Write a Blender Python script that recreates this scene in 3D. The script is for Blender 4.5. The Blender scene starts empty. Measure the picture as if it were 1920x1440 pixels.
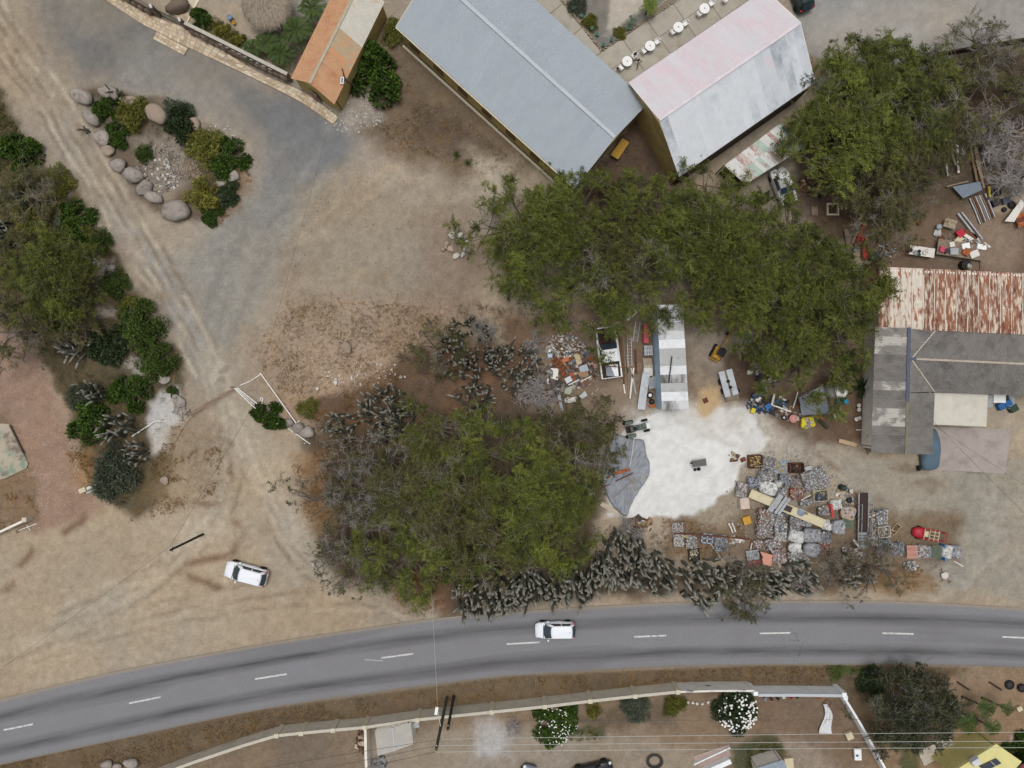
import bpy, bmesh, math, random
import numpy as np
from mathutils import Vector, Matrix, Euler

# ------------------------------------------------------------------ camera, sky, sun, exposure
H = 74.0            # drone height in metres
PPM = 18.0          # photograph pixels (1920 wide) per metre on the ground
scene = bpy.context.scene
COL = scene.collection
cam_d = bpy.data.cameras.new('camera'); cam_d.sensor_width = 36.0
cam_d.lens = 18.0 * H / (960.0 / PPM); cam_d.clip_end = 3000.0; cam_d.clip_start = 0.5
cam = bpy.data.objects.new('camera', cam_d); COL.objects.link(cam)
cam.location = (0, 0, H); cam.rotation_euler = (0, 0, 0)
scene.camera = cam

SUN_EL, SUN_AZ = math.radians(84), math.radians(340)
world = bpy.data.worlds.new('World'); scene.world = world; world.use_nodes = True
nt = world.node_tree; nt.nodes.clear()
sky = nt.nodes.new('ShaderNodeTexSky'); sky.sky_type = 'NISHITA'; sky.sun_disc = False
sky.sun_elevation = SUN_EL; sky.sun_rotation = SUN_AZ; sky.dust_density = 6.0; sky.air_density = 1.0; sky.ozone_density = 1.0
hs = nt.nodes.new('ShaderNodeHueSaturation'); hs.inputs['Saturation'].default_value = 0.22
bg = nt.nodes.new('ShaderNodeBackground'); bg.inputs['Strength'].default_value = 0.15
wo = nt.nodes.new('ShaderNodeOutputWorld')
nt.links.new(sky.outputs[0], hs.inputs['Color']); nt.links.new(hs.outputs[0], bg.inputs['Color']); nt.links.new(bg.outputs[0], wo.inputs['Surface'])
sun_d = bpy.data.lights.new('sun', 'SUN'); sun_d.energy = 1.15; sun_d.angle = math.radians(20); sun_d.color = (1.0, 0.97, 0.93)
sun = bpy.data.objects.new('sun', sun_d); COL.objects.link(sun)
# the lamp shines along -Z; tilt it so that light comes from azimuth SUN_AZ (clockwise from +Y)
sun.rotation_euler = (math.radians(90) - SUN_EL, 0, math.pi - SUN_AZ)
vs = scene.view_settings
vs.view_transform = 'Standard'; vs.look = 'None'; vs.exposure = -0.40; vs.gamma = 1.0; vs.use_curve_mapping = False

scene.cycles.max_bounces = 3; scene.cycles.diffuse_bounces = 3; scene.cycles.glossy_bounces = 2; scene.cycles.transmission_bounces = 2; scene.cycles.transparent_max_bounces = 4

# ------------------------------------------------------------------ helpers
R = math.radians
def W(px, py, z=0.0):
    k = (1.0 - z / H) / PPM
    return Vector(((px - 960.0) * k, (720.0 - py) * k, z))
def lin(c):
    c = c / 255.0
    return c / 12.92 if c <= 0.04045 else ((c + 0.055) / 1.055) ** 2.4
def S(r, g, b): return (lin(r), lin(g), lin(b))
def ang(dx, dy): return math.atan2(-dy, dx)        # photo direction -> heading about z

class MB:
    """collects shapes; build() links them as one mesh object"""
    def __init__(s): s.v = []; s.f = []; s.c = []
    def add(s, vs, fs, col=None):
        o = len(s.v); s.v.extend([tuple(p) for p in vs]); s.f.extend([tuple(i + o for i in f) for f in fs]); s.c.extend([col] * len(fs)); return s
    def box(s, c, d, rz=0, rx=0, ry=0, col=None, top=1.0):
        m = Euler((rx, ry, rz)).to_matrix(); c = Vector(c); vs = []
        for z in (-.5, .5):
            t = top if z > 0 else 1.0
            for x, y in ((-.5, -.5), (.5, -.5), (.5, .5), (-.5, .5)):
                vs.append(c + m @ Vector((x * d[0] * t, y * d[1] * t, z * d[2])))
        return s.add(vs, [(3, 2, 1, 0), (4, 5, 6, 7), (0, 1, 5, 4), (1, 2, 6, 5), (2, 3, 7, 6), (3, 0, 4, 7)], col)
    def bar(s, a, b, w, h, col=None):
        a, b = Vector(a), Vector(b); d = b - a; L = d.length
        q = d.to_track_quat('X', 'Z').to_matrix(); vs = []
        for x in (0, L):
            for y, z in ((-w / 2, -h / 2), (w / 2, -h / 2), (w / 2, h / 2), (-w / 2, h / 2)):
                vs.append(a + q @ Vector((x, y, z)))
        return s.add(vs, [(0, 1, 2, 3), (7, 6, 5, 4), (0, 4, 5, 1), (1, 5, 6, 2), (2, 6, 7, 3), (3, 7, 4, 0)], col)
    def tube(s, pts, rad, n=6, cap=True, col=None):
        pts = [Vector(p) for p in pts]
        if not hasattr(rad, '__len__'): rad = [rad] * len(pts)
        vs = []; fs = []
        for i, p in enumerate(pts):
            d = (pts[min(i + 1, len(pts) - 1)] - pts[max(i - 1, 0)])
            if d.length < 1e-6: d = Vector((0, 0, 1))
            q = d.to_track_quat('Z', 'Y').to_matrix()
            for k in range(n):
                a = 2 * math.pi * k / n
                vs.append(p + q @ Vector((math.cos(a) * rad[i], math.sin(a) * rad[i], 0)))
        for i in range(len(pts) - 1):
            for k in range(n):
                k2 = (k + 1) % n
                fs.append((i * n + k, i * n + k2, (i + 1) * n + k2, (i + 1) * n + k))
        if cap:
            fs.append(tuple(range(n - 1, -1, -1))); fs.append(tuple(range((len(pts) - 1) * n, len(pts) * n)))
        return s.add(vs, fs, col)
    def lathe(s, prof, n=16, c=(0, 0, 0), axis='z', col=None):
        c = Vector(c); vs = []; fs = []
        for r, z in prof:
            for k in range(n):
                a = 2 * math.pi * k / n
                p = Vector((math.cos(a) * r, math.sin(a) * r, z))
                if axis == 'x': p = Vector((p.z, p.x, p.y))
                if axis == 'y': p = Vector((p.y, p.z, p.x))
                vs.append(c + p)
        for i in range(len(prof) - 1):
            for k in range(n):
                k2 = (k + 1) % n
                fs.append((i * n + k, i * n + k2, (i + 1) * n + k2, (i + 1) * n + k))
        fs.append(tuple(range(n - 1, -1, -1))); fs.append(tuple(range((len(prof) - 1) * n, len(prof) * n)))
        return s.add(vs, fs, col)
    def prism(s, poly, z0, z1, col=None):
        n = len(poly); vs = [(p[0], p[1], z0) for p in poly] + [(p[0], p[1], z1) for p in poly]
        area = sum(poly[i][0] * poly[(i + 1) % n][1] - poly[(i + 1) % n][0] * poly[i][1] for i in range(n))
        if area < 0:
            vs = [(p[0], p[1], z0) for p in poly[::-1]] + [(p[0], p[1], z1) for p in poly[::-1]]
        fs = [tuple(range(n - 1, -1, -1)), tuple(range(n, 2 * n))] + [(i, (i + 1) % n, n + (i + 1) % n, n + i) for i in range(n)]
        return s.add(vs, fs, col)
    def slab(s, quad, t, col=None):
        """closed slab below a quad of four points"""
        q = [Vector(p) for p in quad]; nrm = (q[1] - q[0]).cross(q[3] - q[0]).normalized()
        if nrm.z < 0: q = q[::-1]; nrm = -nrm
        b = [p - nrm * t for p in q]
        return s.add(q + b, [(0, 1, 2, 3), (7, 6, 5, 4), (0, 4, 5, 1), (1, 5, 6, 2), (2, 6, 7, 3), (3, 7, 4, 0)], col)
    def build(s, name, mat, parent=None, smooth=False, bevel=0.0, loc=None, rz=0.0):
        me = bpy.data.meshes.new(name); me.from_pydata(s.v, [], s.f)
        if any(c is not None for c in s.c):
            at = me.color_attributes.new('Col', 'FLOAT_COLOR', 'CORNER'); buf = []
            for f, c in zip(s.f, s.c):
                c = c or (1, 1, 1); buf += [c[0], c[1], c[2], 1.0] * len(f)
            at.data.foreach_set('color', buf)
        if mat is not None: me.materials.append(mat)
        if smooth: me.polygons.foreach_set('use_smooth', [True] * len(me.polygons))
        me.update()
        o = bpy.data.objects.new(name, me); COL.objects.link(o)
        if parent is not None: o.parent = parent
        if loc is not None: o.location = loc
        o.rotation_euler.z = rz
        if bevel > 0:
            b = o.modifiers.new('bevel', 'BEVEL'); b.width = bevel; b.segments = 2; b.limit_method = 'ANGLE'
        return o

def tag(o, label=None, cat=None, group=None, kind=None):
    if label: o['label'] = label
    if cat: o['category'] = cat
    if group: o['group'] = group
    if kind: o['kind'] = kind
    return o
def thing(name, label, cat, loc=(0, 0, 0), rz=0.0, group=None):
    o = bpy.data.objects.new(name, None); COL.objects.link(o); o.empty_display_size = 0.3
    o.location = loc; o.rotation_euler = (0, 0, rz); return tag(o, label, cat, group)
def copy_tree(o, parent=None):
    c = o.copy(); COL.objects.link(c); c.parent = parent
    for ch in list(o.children): copy_tree(ch, c)
    return c

# ------------------------------------------------------------------ materials
def _nodes(name):
    m = bpy.data.materials.new(name); m.use_nodes = True; t = m.node_tree
    return m, t, t.nodes['Principled BSDF']
def _noise(t, scale, detail=5, rough=0.6, vec=None, dim='3D'):
    n = t.nodes.new('ShaderNodeTexNoise'); n.noise_dimensions = dim
    n.inputs['Scale'].default_value = scale; n.inputs['Detail'].default_value = detail; n.inputs['Roughness'].default_value = rough
    if vec is not None: t.links.new(vec, n.inputs['Vector'])
    return n
def _ramp(t, fac, a, b):
    r = t.nodes.new('ShaderNodeMapRange'); r.inputs['From Min'].default_value = a; r.inputs['From Max'].default_value = b
    r.clamp = True; t.links.new(fac, r.inputs['Value']); return r.outputs[0]
def _mix(t, fac, a, b, mode='MIX'):
    n = t.nodes.new('ShaderNodeMix'); n.data_type = 'RGBA'; n.blend_type = mode
    for s, v in ((0, fac), (6, a), (7, b)):
        if hasattr(v, 'links') or hasattr(v, 'is_linked'): t.links.new(v, n.inputs[s])
        elif isinstance(v, (int, float)): n.inputs[s].default_value = v
        else: n.inputs[s].default_value = (v[0], v[1], v[2], 1)
    return n.outputs[2]
def M(name, col, rough=0.85, var=0.18, scale=3.0, metal=0.0, bump=0.15, col2=None, c2=(0.5, 0.62), s2=1.5, col3=None, c3=(0.55, 0.65), s3=4.0,
      stretch=None, rnd=0.0, vcol=False, spec=0.3, coord='Object', attr='Col'):
    """procedural surface: base colour with mottling, up to two irregular blotch colours, fine relief, per-object tone"""
    m, t, p = _nodes(name); L = t.links
    tc = t.nodes.new('ShaderNodeTexCoord')
    if coord == 'World':
        g = t.nodes.new('ShaderNodeNewGeometry'); vec = g.outputs['Position']
    else: vec = tc.outputs[coord]
    oi = t.nodes.new('ShaderNodeObjectInfo')
    add = t.nodes.new('ShaderNodeVectorMath'); add.operation = 'ADD'
    sc = t.nodes.new('ShaderNodeVectorMath'); sc.operation = 'SCALE'; sc.inputs[0].default_value = (17.0, 31.0, 23.0)
    L.new(oi.outputs['Random'], sc.inputs['Scale']); L.new(vec, add.inputs[0]); L.new(sc.outputs[0], add.inputs[1]); vec = add.outputs[0]
    svec = vec
    if stretch:
        mp = t.nodes.new('ShaderNodeMapping'); mp.inputs['Scale'].default_value = stretch; L.new(vec, mp.inputs['Vector']); svec = mp.outputs[0]
    n1 = _noise(t, scale, 6, 0.65, vec)
    if vcol:
        a = t.nodes.new('ShaderNodeAttribute'); a.attribute_name = attr; base = a.outputs['Color']
    else: base = col
    f = _ramp(t, n1.outputs['Fac'], 0.28, 0.72)
    cm = t.nodes.new('ShaderNodeMapRange'); cm.inputs['To Min'].default_value = 1 - var; cm.inputs['To Max'].default_value = 1 + var
    L.new(f, cm.inputs['Value'])
    bc = _mix(t, 1.0, base, cm.outputs[0], 'MULTIPLY')
    if col2 is not None:
        n2 = _noise(t, s2, 6, 0.68, svec); bc = _mix(t, _ramp(t, n2.outputs['Fac'], *c2), bc, col2)
    if col3 is not None:
        n3 = _noise(t, s3, 6, 0.7, svec); bc = _mix(t, _ramp(t, n3.outputs['Fac'], *c3), bc, col3)
    if rnd > 0:
        rr = t.nodes.new('ShaderNodeMapRange'); rr.inputs['To Min'].default_value = 1 - rnd; rr.inputs['To Max'].default_value = 1 + rnd
        L.new(oi.outputs['Random'], rr.inputs['Value']); bc = _mix(t, 1.0, bc, rr.outputs[0], 'MULTIPLY')
    L.new(bc, p.inputs['Base Color'])
    p.inputs['Roughness'].default_value = rough; p.inputs['Metallic'].default_value = metal; p.inputs['Specular IOR Level'].default_value = spec
    if bump > 0:
        b = t.nodes.new('ShaderNodeBump'); b.inputs['Strength'].default_value = bump; b.inputs['Distance'].default_value = 0.03
        n4 = _noise(t, scale * 4, 4, 0.7, vec); L.new(n4.outputs['Fac'], b.inputs['Height']); L.new(b.outputs[0], p.inputs['Normal'])
    return m

def leaf_mat(name, tint=(1, 1, 1), rnd=0.12):
    m, t, p = _nodes(name); L = t.links
    a = t.nodes.new('ShaderNodeAttribute'); a.attribute_name = 'Col'
    oi = t.nodes.new('ShaderNodeObjectInfo')
    rr = t.nodes.new('ShaderNodeMapRange'); rr.inputs['To Min'].default_value = 1 - rnd; rr.inputs['To Max'].default_value = 1 + rnd
    L.new(oi.outputs['Random'], rr.inputs['Value'])
    c = _mix(t, 1.0, a.outputs['Color'], rr.outputs[0], 'MULTIPLY'); c = _mix(t, 1.0, c, tint, 'MULTIPLY')
    L.new(c, p.inputs['Base Color']); p.inputs['Roughness'].default_value = 0.7; p.inputs['Specular IOR Level'].default_value = 0.2
    return m
# ------------------------------------------------------------------ ground
def _hash_noise(X, Y, seed):
    rs = np.random.RandomState(seed); T = rs.rand(256, 256)
    xi = np.floor(X).astype(int); yi = np.floor(Y).astype(int); fx = X - xi; fy = Y - yi
    fx = fx * fx * (3 - 2 * fx); fy = fy * fy * (3 - 2 * fy)
    g = lambda a, b: T[a & 255, b & 255]
    return (g(xi, yi) * (1 - fx) + g(xi + 1, yi) * fx) * (1 - fy) + (g(xi, yi + 1) * (1 - fx) + g(xi + 1, yi + 1) * fx) * fy
def fbm(X, Y, scale, seed, octv=4):
    v = 0; a = 0.5; t = 0
    for i in range(octv):
        v = v + a * _hash_noise(X / scale * 2 ** i + 13.7 * i + 500, Y / scale * 2 ** i + 7.1 * i + 500, seed + i); t += a; a *= 0.55
    return v / t
def sdf_poly(X, Y, poly):
    d = np.full(X.shape, 1e18); s = np.ones(X.shape); n = len(poly)
    for i in range(n):
        ax, ay = poly[i]; bx, by = poly[i - 1]
        ex, ey = bx - ax, by - ay; wx, wy = X - ax, Y - ay
        q = np.clip((wx * ex + wy * ey) / (ex * ex + ey * ey + 1e-9), 0, 1)
        d = np.minimum(d, (wx - ex * q) ** 2 + (wy - ey * q) ** 2)
        c1 = Y >= ay; c2 = Y < by; c3 = ex * wy > ey * wx
        flip = (c1 & c2 & c3) | (~c1 & ~c2 & ~c3); s = np.where(flip, -s, s)
    return s * np.sqrt(d)
def sdf_line(X, Y, pts):
    d = np.full(X.shape, 1e18)
    for (ax, ay), (bx, by) in zip(pts[:-1], pts[1:]):
        ex, ey = bx - ax, by - ay; wx, wy = X - ax, Y - ay
        q = np.clip((wx * ex + wy * ey) / (ex * ex + ey * ey + 1e-9), 0, 1)
        d = np.minimum(d, (wx - ex * q) ** 2 + (wy - ey * q) ** 2)
    return np.sqrt(d)
def sstep(x): x = np.clip(x, 0, 1); return x * x * (3 - 2 * x)

def catmull(pts, per=10):
    out = []
    for i in range(len(pts) - 1):
        p0, p1, p2, p3 = (Vector(pts[max(i - 1, 0)]), Vector(pts[i]), Vector(pts[i + 1]), Vector(pts[min(i + 2, len(pts) - 1)]))
        for k in range(per):
            t = k / per
            out.append(0.5 * ((2 * p1) + (p2 - p0) * t + (2 * p0 - 5 * p1 + 4 * p2 - p3) * t * t + (3 * p1 - p0 - 3 * p2 + p3) * t ** 3))
    out.append(Vector(pts[-1])); return out
STEP = 0.24
gx = np.concatenate([[-700, -400, -220, -130, -90, -70], np.arange(-60, 60.01, STEP), [70, 90, 130, 220, 400, 700]])
gy = np.concatenate([[-700, -400, -220, -130, -90, -60], np.arange(-46, 46.01, STEP), [60, 90, 130, 220, 400, 700]])
GX, GY = np.meshgrid(gx, gy)
PX = 960 + GX * PPM; PY = 720 - GY * PPM
wq = (fbm(PX, PY, 70, 1) - .5) * 46 + (fbm(PX, PY, 22, 5, 3) - .5) * 22
wr = (fbm(PX, PY, 70, 21) - .5) * 46 + (fbm(PX, PY, 22, 25, 3) - .5) * 22
QX = PX + wq; QY = PY + wr
C = np.zeros(GX.shape + (4,)); C[..., :3] = S(160, 145, 125); C[..., 3] = 0.12
def zone(poly, rgb, soft=14, amt=1.0, mot=None, warp=True, brk=0.0, seed=3, bs=30):
    d = sdf_poly(QX if warp else PX, QY if warp else PY, poly)
    m = sstep(0.5 - d / (2 * soft)) * amt
    if brk > 0: m = m * sstep((fbm(PX, PY, bs, seed) - .5) * 4 / brk * .5 + .5)
    for k in range(3): C[..., k] = C[..., k] * (1 - m) + lin(rgb[k]) * m
    if mot is not None: C[..., 3] = C[..., 3] * (1 - m) + mot * m
def streak(pts, w, rgb, soft=8, amt=0.6, brk=0.0, seed=9):
    wx = PX + wq * .3; wy = PY + wr * .3
    d = sdf_line(wx, wy, pts) - w / 2; m = sstep(0.5 - d / (2 * soft)) * amt
    if brk > 0: m = m * sstep((fbm(PX, PY, 40, seed) - .5) * 4 / brk * .5 + .5)
    for k in range(3): C[..., k] = C[..., k] * (1 - m) + lin(rgb[k]) * m
# broad tone of the bare earth
n0 = fbm(PX, PY, 240, 40, 4)[..., None]; C[..., :3] *= 0.84 + 0.32 * n0
zone([(0, 900), (560, 860), (720, 1110), (600, 1180), (0, 1300)], (168, 151, 127), 30, .8)
zone([(-200, -200), (60, -40), (200, 240), (420, 700), (300, 760), (150, 420), (-200, -50)], (152, 138, 119), 22, .8)
# old tarmac of the driveway under dust
tar = [(60, -60), (215, -40), (300, 40), (470, 130), (655, 245), (630, 300), (560, 300), (470, 240), (380, 190), (250, 160), (150, 150), (100, 80)]
zone(tar, (110, 109, 106), 42, .92, .05)
zone(tar, (140, 132, 120), 60, .75, None, True, .5, 33, 120)
zone([(230, 100), (330, 110), (470, 200), (430, 250), (300, 190), (220, 160)], (140, 132, 120), 30, .6)
zone([(420, 150), (560, 190), (650, 245), (600, 300), (500, 240)], (107, 108, 108), 24, .7)
zone([(520, 190), (660, 245), (610, 330), (500, 420), (480, 330)], (118, 119, 119), 30, .75)
zone([(380, 380), (560, 330), (560, 470), (470, 620), (410, 640), (380, 540)], (138, 135, 127), 36, .75)
zone([(270, 500), (400, 470), (420, 600), (400, 730), (360, 700)], (145, 141, 132), 24, .7)
zone([(120, 210), (180, 330), (300, 480), (380, 640), (365, 660), (230, 470), (110, 290)], (146, 145, 142), 12, .55)
zone([(0, 40), (60, 130), (150, 260), (320, 560), (290, 560), (110, 300), (0, 180)], (158, 142, 121), 10, .5)
zone([(230, 120), (420, 190), (470, 250), (350, 190), (240, 170)], (135, 130, 122), 20, .6)
zone([(560, 360), (800, 300), (880, 420), (840, 560), (700, 600), (540, 540)], (146, 133, 114), 50, .8)
zone([(650, 230), (760, 250), (840, 320), (760, 400), (660, 330)], (160, 148, 134), 30, .6)
def lanes(P, offs, w=4, soft=6, amt=.45, sd=0, light=(182, 168, 147), dark=(128, 112, 92)):
    for k, o in enumerate(offs):
        q = []
        for i, p in enumerate(P):
            a = Vector(P[max(i - 1, 0)]); b_ = Vector(P[min(i + 1, len(P) - 1)]); d = (b_ - a).normalized(); q.append((p[0] - d.y * o, p[1] + d.x * o))
        q = [tuple(v) for v in catmull(q, 5)]
        streak(q, w * 1.5, light if (k + sd) % 2 else dark, soft, min(.9, amt * 1.25), .45, 120 + k + sd * 9)
lanes([(-20, 20), (60, 130), (150, 270), (240, 420), (320, 560), (390, 690)], (-34, -26, -16, -8, 3, 10, 19, 28, 36), 4, 4, .75)
lanes([(400, 690), (440, 790), (500, 930), (580, 1060), (760, 1140)], (-26, -14, -6, 4, 12, 22), 4, 4.5, .6, 1)
lanes([(400, 690), (425, 800), (400, 960), (260, 1090), (20, 1210)], (-30, -18, -8, 2, 12, 24), 4, 4.5, .6, 2)
lanes([(0, 1260), (200, 1195), (420, 1150), (640, 1130), (800, 1145)], (-60, -46, -34, -20, -8, 4, 14), 3, 4.5, .55, 3)
lanes([(470, 660), (520, 540), (600, 430), (740, 330), (900, 330)], (-26, -14, 0, 12, 26), 7, 12, .35, 4, (172, 152, 126), (140, 122, 102))
lanes([(640, 240), (600, 330), (500, 440), (430, 580), (400, 690)], (-40, -22, -6, 8, 24, 40), 8, 12, .4, 5, (146, 141, 130), (118, 114, 106))
for p in ((310, 560), (520, 460), (700, 520), (560, 500), (640, 560), (780, 440), (470, 1010), (380, 1040), (330, 1120), (240, 1060), (150, 1150), (520, 1120), (600, 1110), (420, 880), (360, 900), (90, 1180)):
    r_ = 14 + (p[0] * 7 + p[1]) % 22
    zone([(p[0] - r_ * 1.7, p[1] + r_ * .3), (p[0], p[1] - r_ * .7), (p[0] + r_ * 1.8, p[1] - r_ * .2), (p[0] + r_ * .2, p[1] + r_ * .7)], ((138, 112, 84), (146, 118, 84), (128, 112, 94))[int(p[0]) % 3], 18, .5, None, True, .8, 44, 24)
# dry grass by the warehouse
zone([(720, 60), (790, 90), (1010, 300), (950, 330), (860, 330), (720, 290), (650, 230), (650, 180)], (112, 92, 68), 26, .9, .75)
zone([(620, 170), (700, 160), (720, 230), (640, 250)], (158, 148, 136), 14, .8, .4)
zone([(780, 200), (960, 290), (880, 310), (780, 260)], (86, 70, 54), 22, .7, .8)
zone([(880, 280), (960, 290), (950, 400), (870, 430), (900, 340)], (178, 163, 142), 22, .8)
zone([(780, 410), (900, 380), (900, 600), (760, 620), (800, 500)], (140, 118, 98), 32, .7, .3)
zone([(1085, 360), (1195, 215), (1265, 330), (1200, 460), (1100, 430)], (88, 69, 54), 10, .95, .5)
# weedy ground beyond the gate
zone([(470, 640), (560, 560), (760, 560), (860, 590), (880, 680), (560, 790), (500, 740)], (150, 128, 106), 26, .85, 1.0)
zone([(560, 650), (700, 620), (720, 700), (600, 740)], (172, 150, 130), 28, .5, .5)
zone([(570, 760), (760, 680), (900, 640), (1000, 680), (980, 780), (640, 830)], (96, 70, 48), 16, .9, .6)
zone([(840, 680), (930, 700), (920, 800), (850, 800)], (128, 92, 62), 18, .8, .3)
zone([(930, 580), (1010, 600), (1010, 700), (950, 680)], (108, 76, 52), 18, .85, .4)
# thicket ground
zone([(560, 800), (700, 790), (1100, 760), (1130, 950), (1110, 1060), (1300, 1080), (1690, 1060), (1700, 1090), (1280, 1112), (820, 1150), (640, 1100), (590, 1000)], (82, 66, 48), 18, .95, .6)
zone([(545, 850), (610, 840), (640, 980), (600, 1010), (560, 930)], (140, 106, 68), 22, .75, .7)
zone([(720, 1110), (800, 1060), (830, 1090), (830, 1150), (760, 1140)], (124, 84, 50), 12, .85, .8)
zone([(1560, 1070), (1790, 1040), (1800, 1080), (1700, 1110), (1560, 1105)], (134, 104, 66), 10, .8, .9)
# left verge with shrubs and the reddish track
zone([(-60, 120), (0, 150), (50, 270), (190, 420), (250, 560), (330, 670), (345, 745), (330, 830), (320, 930), (250, 980), (170, 930), (130, 790), (90, 690), (-60, 560)], (86, 74, 46), 12, .95, .8)
zone([(0, 300), (60, 300), (170, 420), (160, 500), (0, 480)], (70, 72, 34), 18, .75, .9)
zone([(-60, 560), (70, 640), (110, 760), (150, 880), (190, 970), (60, 1000), (10, 900), (-60, 700)], (148, 119, 101), 16, .9, .2)
zone([(-60, 760), (20, 790), (45, 860), (60, 920), (75, 960), (40, 990), (-60, 1010)], (126, 103, 78), 8, .85, .9)
zone([(275, 740), (330, 720), (350, 770), (320, 850), (280, 850)], (196, 190, 182), 9, .9, .2)
zone([(170, 500), (200, 485), (215, 520), (180, 530)], (180, 172, 162), 8, .8)
zone([(180, 570), (225, 565), (225, 595), (180, 590)], (182, 170, 158), 8, .8)
zone([(240, 670), (268, 668), (270, 705), (245, 700)], (180, 172, 160), 7, .8)
zone([(320, 800), (400, 790), (440, 830), (430, 930), (330, 960), (280, 930)], (140, 118, 88), 30, .55, .7)
zone([(120, 840), (170, 830), (180, 900), (150, 920)], (150, 115, 70), 12, .7, .9)
# the shoulder where the drive meets the road
for pts, w, a in (([(395, 660), (450, 800), (520, 960), (620, 1090), (800, 1140)], 40, .5), ([(410, 700), (430, 820), (400, 980), (240, 1120), (0, 1230)], 46, .4), ([(440, 760), (540, 880), (560, 1010)], 24, .4)):
    streak(pts, w, (174, 163, 145), 18, a)
for pts in ([(405, 800), (430, 830), (430, 900), (400, 950)], [(300, 1070), (380, 1090), (430, 1110)], [(330, 940), (370, 945), (430, 940)], [(10, 1110), (40, 1060), (60, 1030)], [(120, 1000), (160, 970)], [(430, 950), (450, 1000), (440, 1040), (350, 1060)]):
    streak(pts, 13, (116, 86, 58), 8, .85, .45)
for k in range(7): streak([(20, 1240 - k * 24), (160, 1190 - k * 30), (330, 1150 - k * 34)], 4, (140, 122, 100), 8, .35, .7, 50 + k)
# hairpin of tyre marks by the gate
for k in range(4): streak([(430, 686 + k * 3), (416 + k * 4, 695 + k), (408 + k * 5, 715), (407 + k * 5, 735), (412 + k * 4, 745)], 1.5, (110, 98, 84), 2.5, .7)
# scrap yard
zone([(980, 600), (1140, 560), (1420, 560), (1640, 560), (1640, 850), (1520, 850), (1400, 830), (1200, 780), (1060, 780)], (126, 104, 82), 18, .92, .3)
zone([(1040, 760), (1180, 700), (1210, 790), (1120, 830)], (150, 130, 108), 16, .7)
zone([(1288, 600), (1400, 620), (1400, 760), (1300, 790)], (150, 138, 122), 18, .85, .2)
zone([(1360, 660), (1420, 640), (1440, 760), (1410, 790), (1360, 720)], (92, 66, 46), 12, .9, .3)
zone([(1430, 720), (1630, 700), (1630, 840), (1560, 830), (1450, 800)], (104, 78, 56), 14, .85, .4)
zone([(1310, 680), (1350, 690), (1340, 760), (1310, 780)], (120, 105, 92), 10, .6)
zone([(1420, 790), (1580, 830), (1680, 880), (1560, 900), (1380, 850)], (158, 147, 130), 14, .85)
zone([(1590, 860), (1960, 850), (1960, 1140), (1800, 1110), (1720, 1060), (1600, 1000)], (150, 143, 129), 20, .95, .2)
zone([(1830, 900), (1960, 960), (1960, 1100), (1860, 1060)], (158, 150, 136), 20, .6)
for p in ((1740, 910, 20), (1870, 860, 14), (1700, 1010, 10), (1790, 980, 10), (1885, 985, 12), (1660, 945, 9), (1700, 880, 22), (1835, 880, 12), (1750, 1040, 9)):
    zone([(p[0] - p[2] * 1.6, p[1]), (p[0], p[1] - p[2] * .6), (p[0] + p[2] * 1.6, p[1]), (p[0], p[1] + p[2] * .6)], (118, 100, 80), 7, .65)
zone([(1380, 950), (1800, 960), (1800, 1050), (1560, 1060), (1240, 1050), (1250, 970)], (122, 100, 74), 14, .85, .6)
zone([(1290, 960), (1380, 900), (1400, 970), (1330, 1000)], (160, 146, 126), 10, .9)
for k in range(5): streak([(1500 + k * 5, 800 + k * 4), (1530 + k * 6, 850 + k * 3), (1560 + k * 5, 880 + k)], 5, (120, 92, 68), 6, .5, .7, 70 + k)
for k in range(4): streak([(1740, 1125 - 10 * k), (1820, 1100 - 12 * k), (1860 + 10 * k, 1040), (1850 + 14 * k, 930)], 5, (186, 176, 160), 7, .4, .4, 80 + k)
# top right: gravel court, brush and yard soil
zone([(1470, -60), (1980, -60), (1980, 70), (1740, 120), (1640, 160), (1540, 180), (1500, 110)], (147, 145, 140), 10, .95, .05)
zone([(1540, 30), (1800, 20), (1760, 80), (1580, 110)], (168, 160, 150), 40, .8, .05)
zone([(1470, 40), (1492, 40), (1540, 140), (1520, 150)], (128, 100, 70), 6, .8, .7)
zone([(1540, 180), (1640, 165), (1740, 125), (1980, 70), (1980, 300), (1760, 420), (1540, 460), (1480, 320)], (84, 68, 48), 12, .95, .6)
zone([(1600, 430), (1700, 410), (1830, 380), (1900, 400), (1980, 380), (1980, 520), (1640, 520)], (112, 90, 70), 14, .95, .3)
zone([(1820, 410), (1880, 400), (1910, 440), (1890, 510), (1830, 500)], (140, 118, 98), 14, .8)
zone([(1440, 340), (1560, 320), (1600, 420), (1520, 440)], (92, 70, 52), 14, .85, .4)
# south of the road: verge and yards
zone([(-80, 1420), (200, 1385), (480, 1330), (960, 1266), (1440, 1246), (1980, 1252), (1980, 1600), (-80, 1600)], (106, 87, 62), 5, .97, .8, warp=False)
zone([(300, 1445), (520, 1375), (690, 1352), (960, 1320), (1260, 1290), (1570, 1300), (1660, 1460), (1660, 1600), (300, 1600)], (132, 112, 90), 6, .95, .35)
zone([(690, 1370), (960, 1360), (1240, 1390), (1380, 1410), (1300, 1470), (680, 1470)], (150, 138, 122), 16, .85, .15)
zone([(900, 1340), (970, 1350), (960, 1420), (900, 1420)], (178, 176, 174), 16, .7, .1)
zone([(500, 1380), (620, 1370), (640, 1440), (520, 1460)], (120, 108, 92), 14, .6, .3)
zone([(1060, 1350), (1180, 1310), (1260, 1310), (1250, 1350), (1120, 1370)], (92, 80, 62), 14, .7, .4)
zone([(1060, 1375), (1125, 1360), (1120, 1385), (1068, 1390)], (62, 74, 36), 6, .8, .8)
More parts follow.
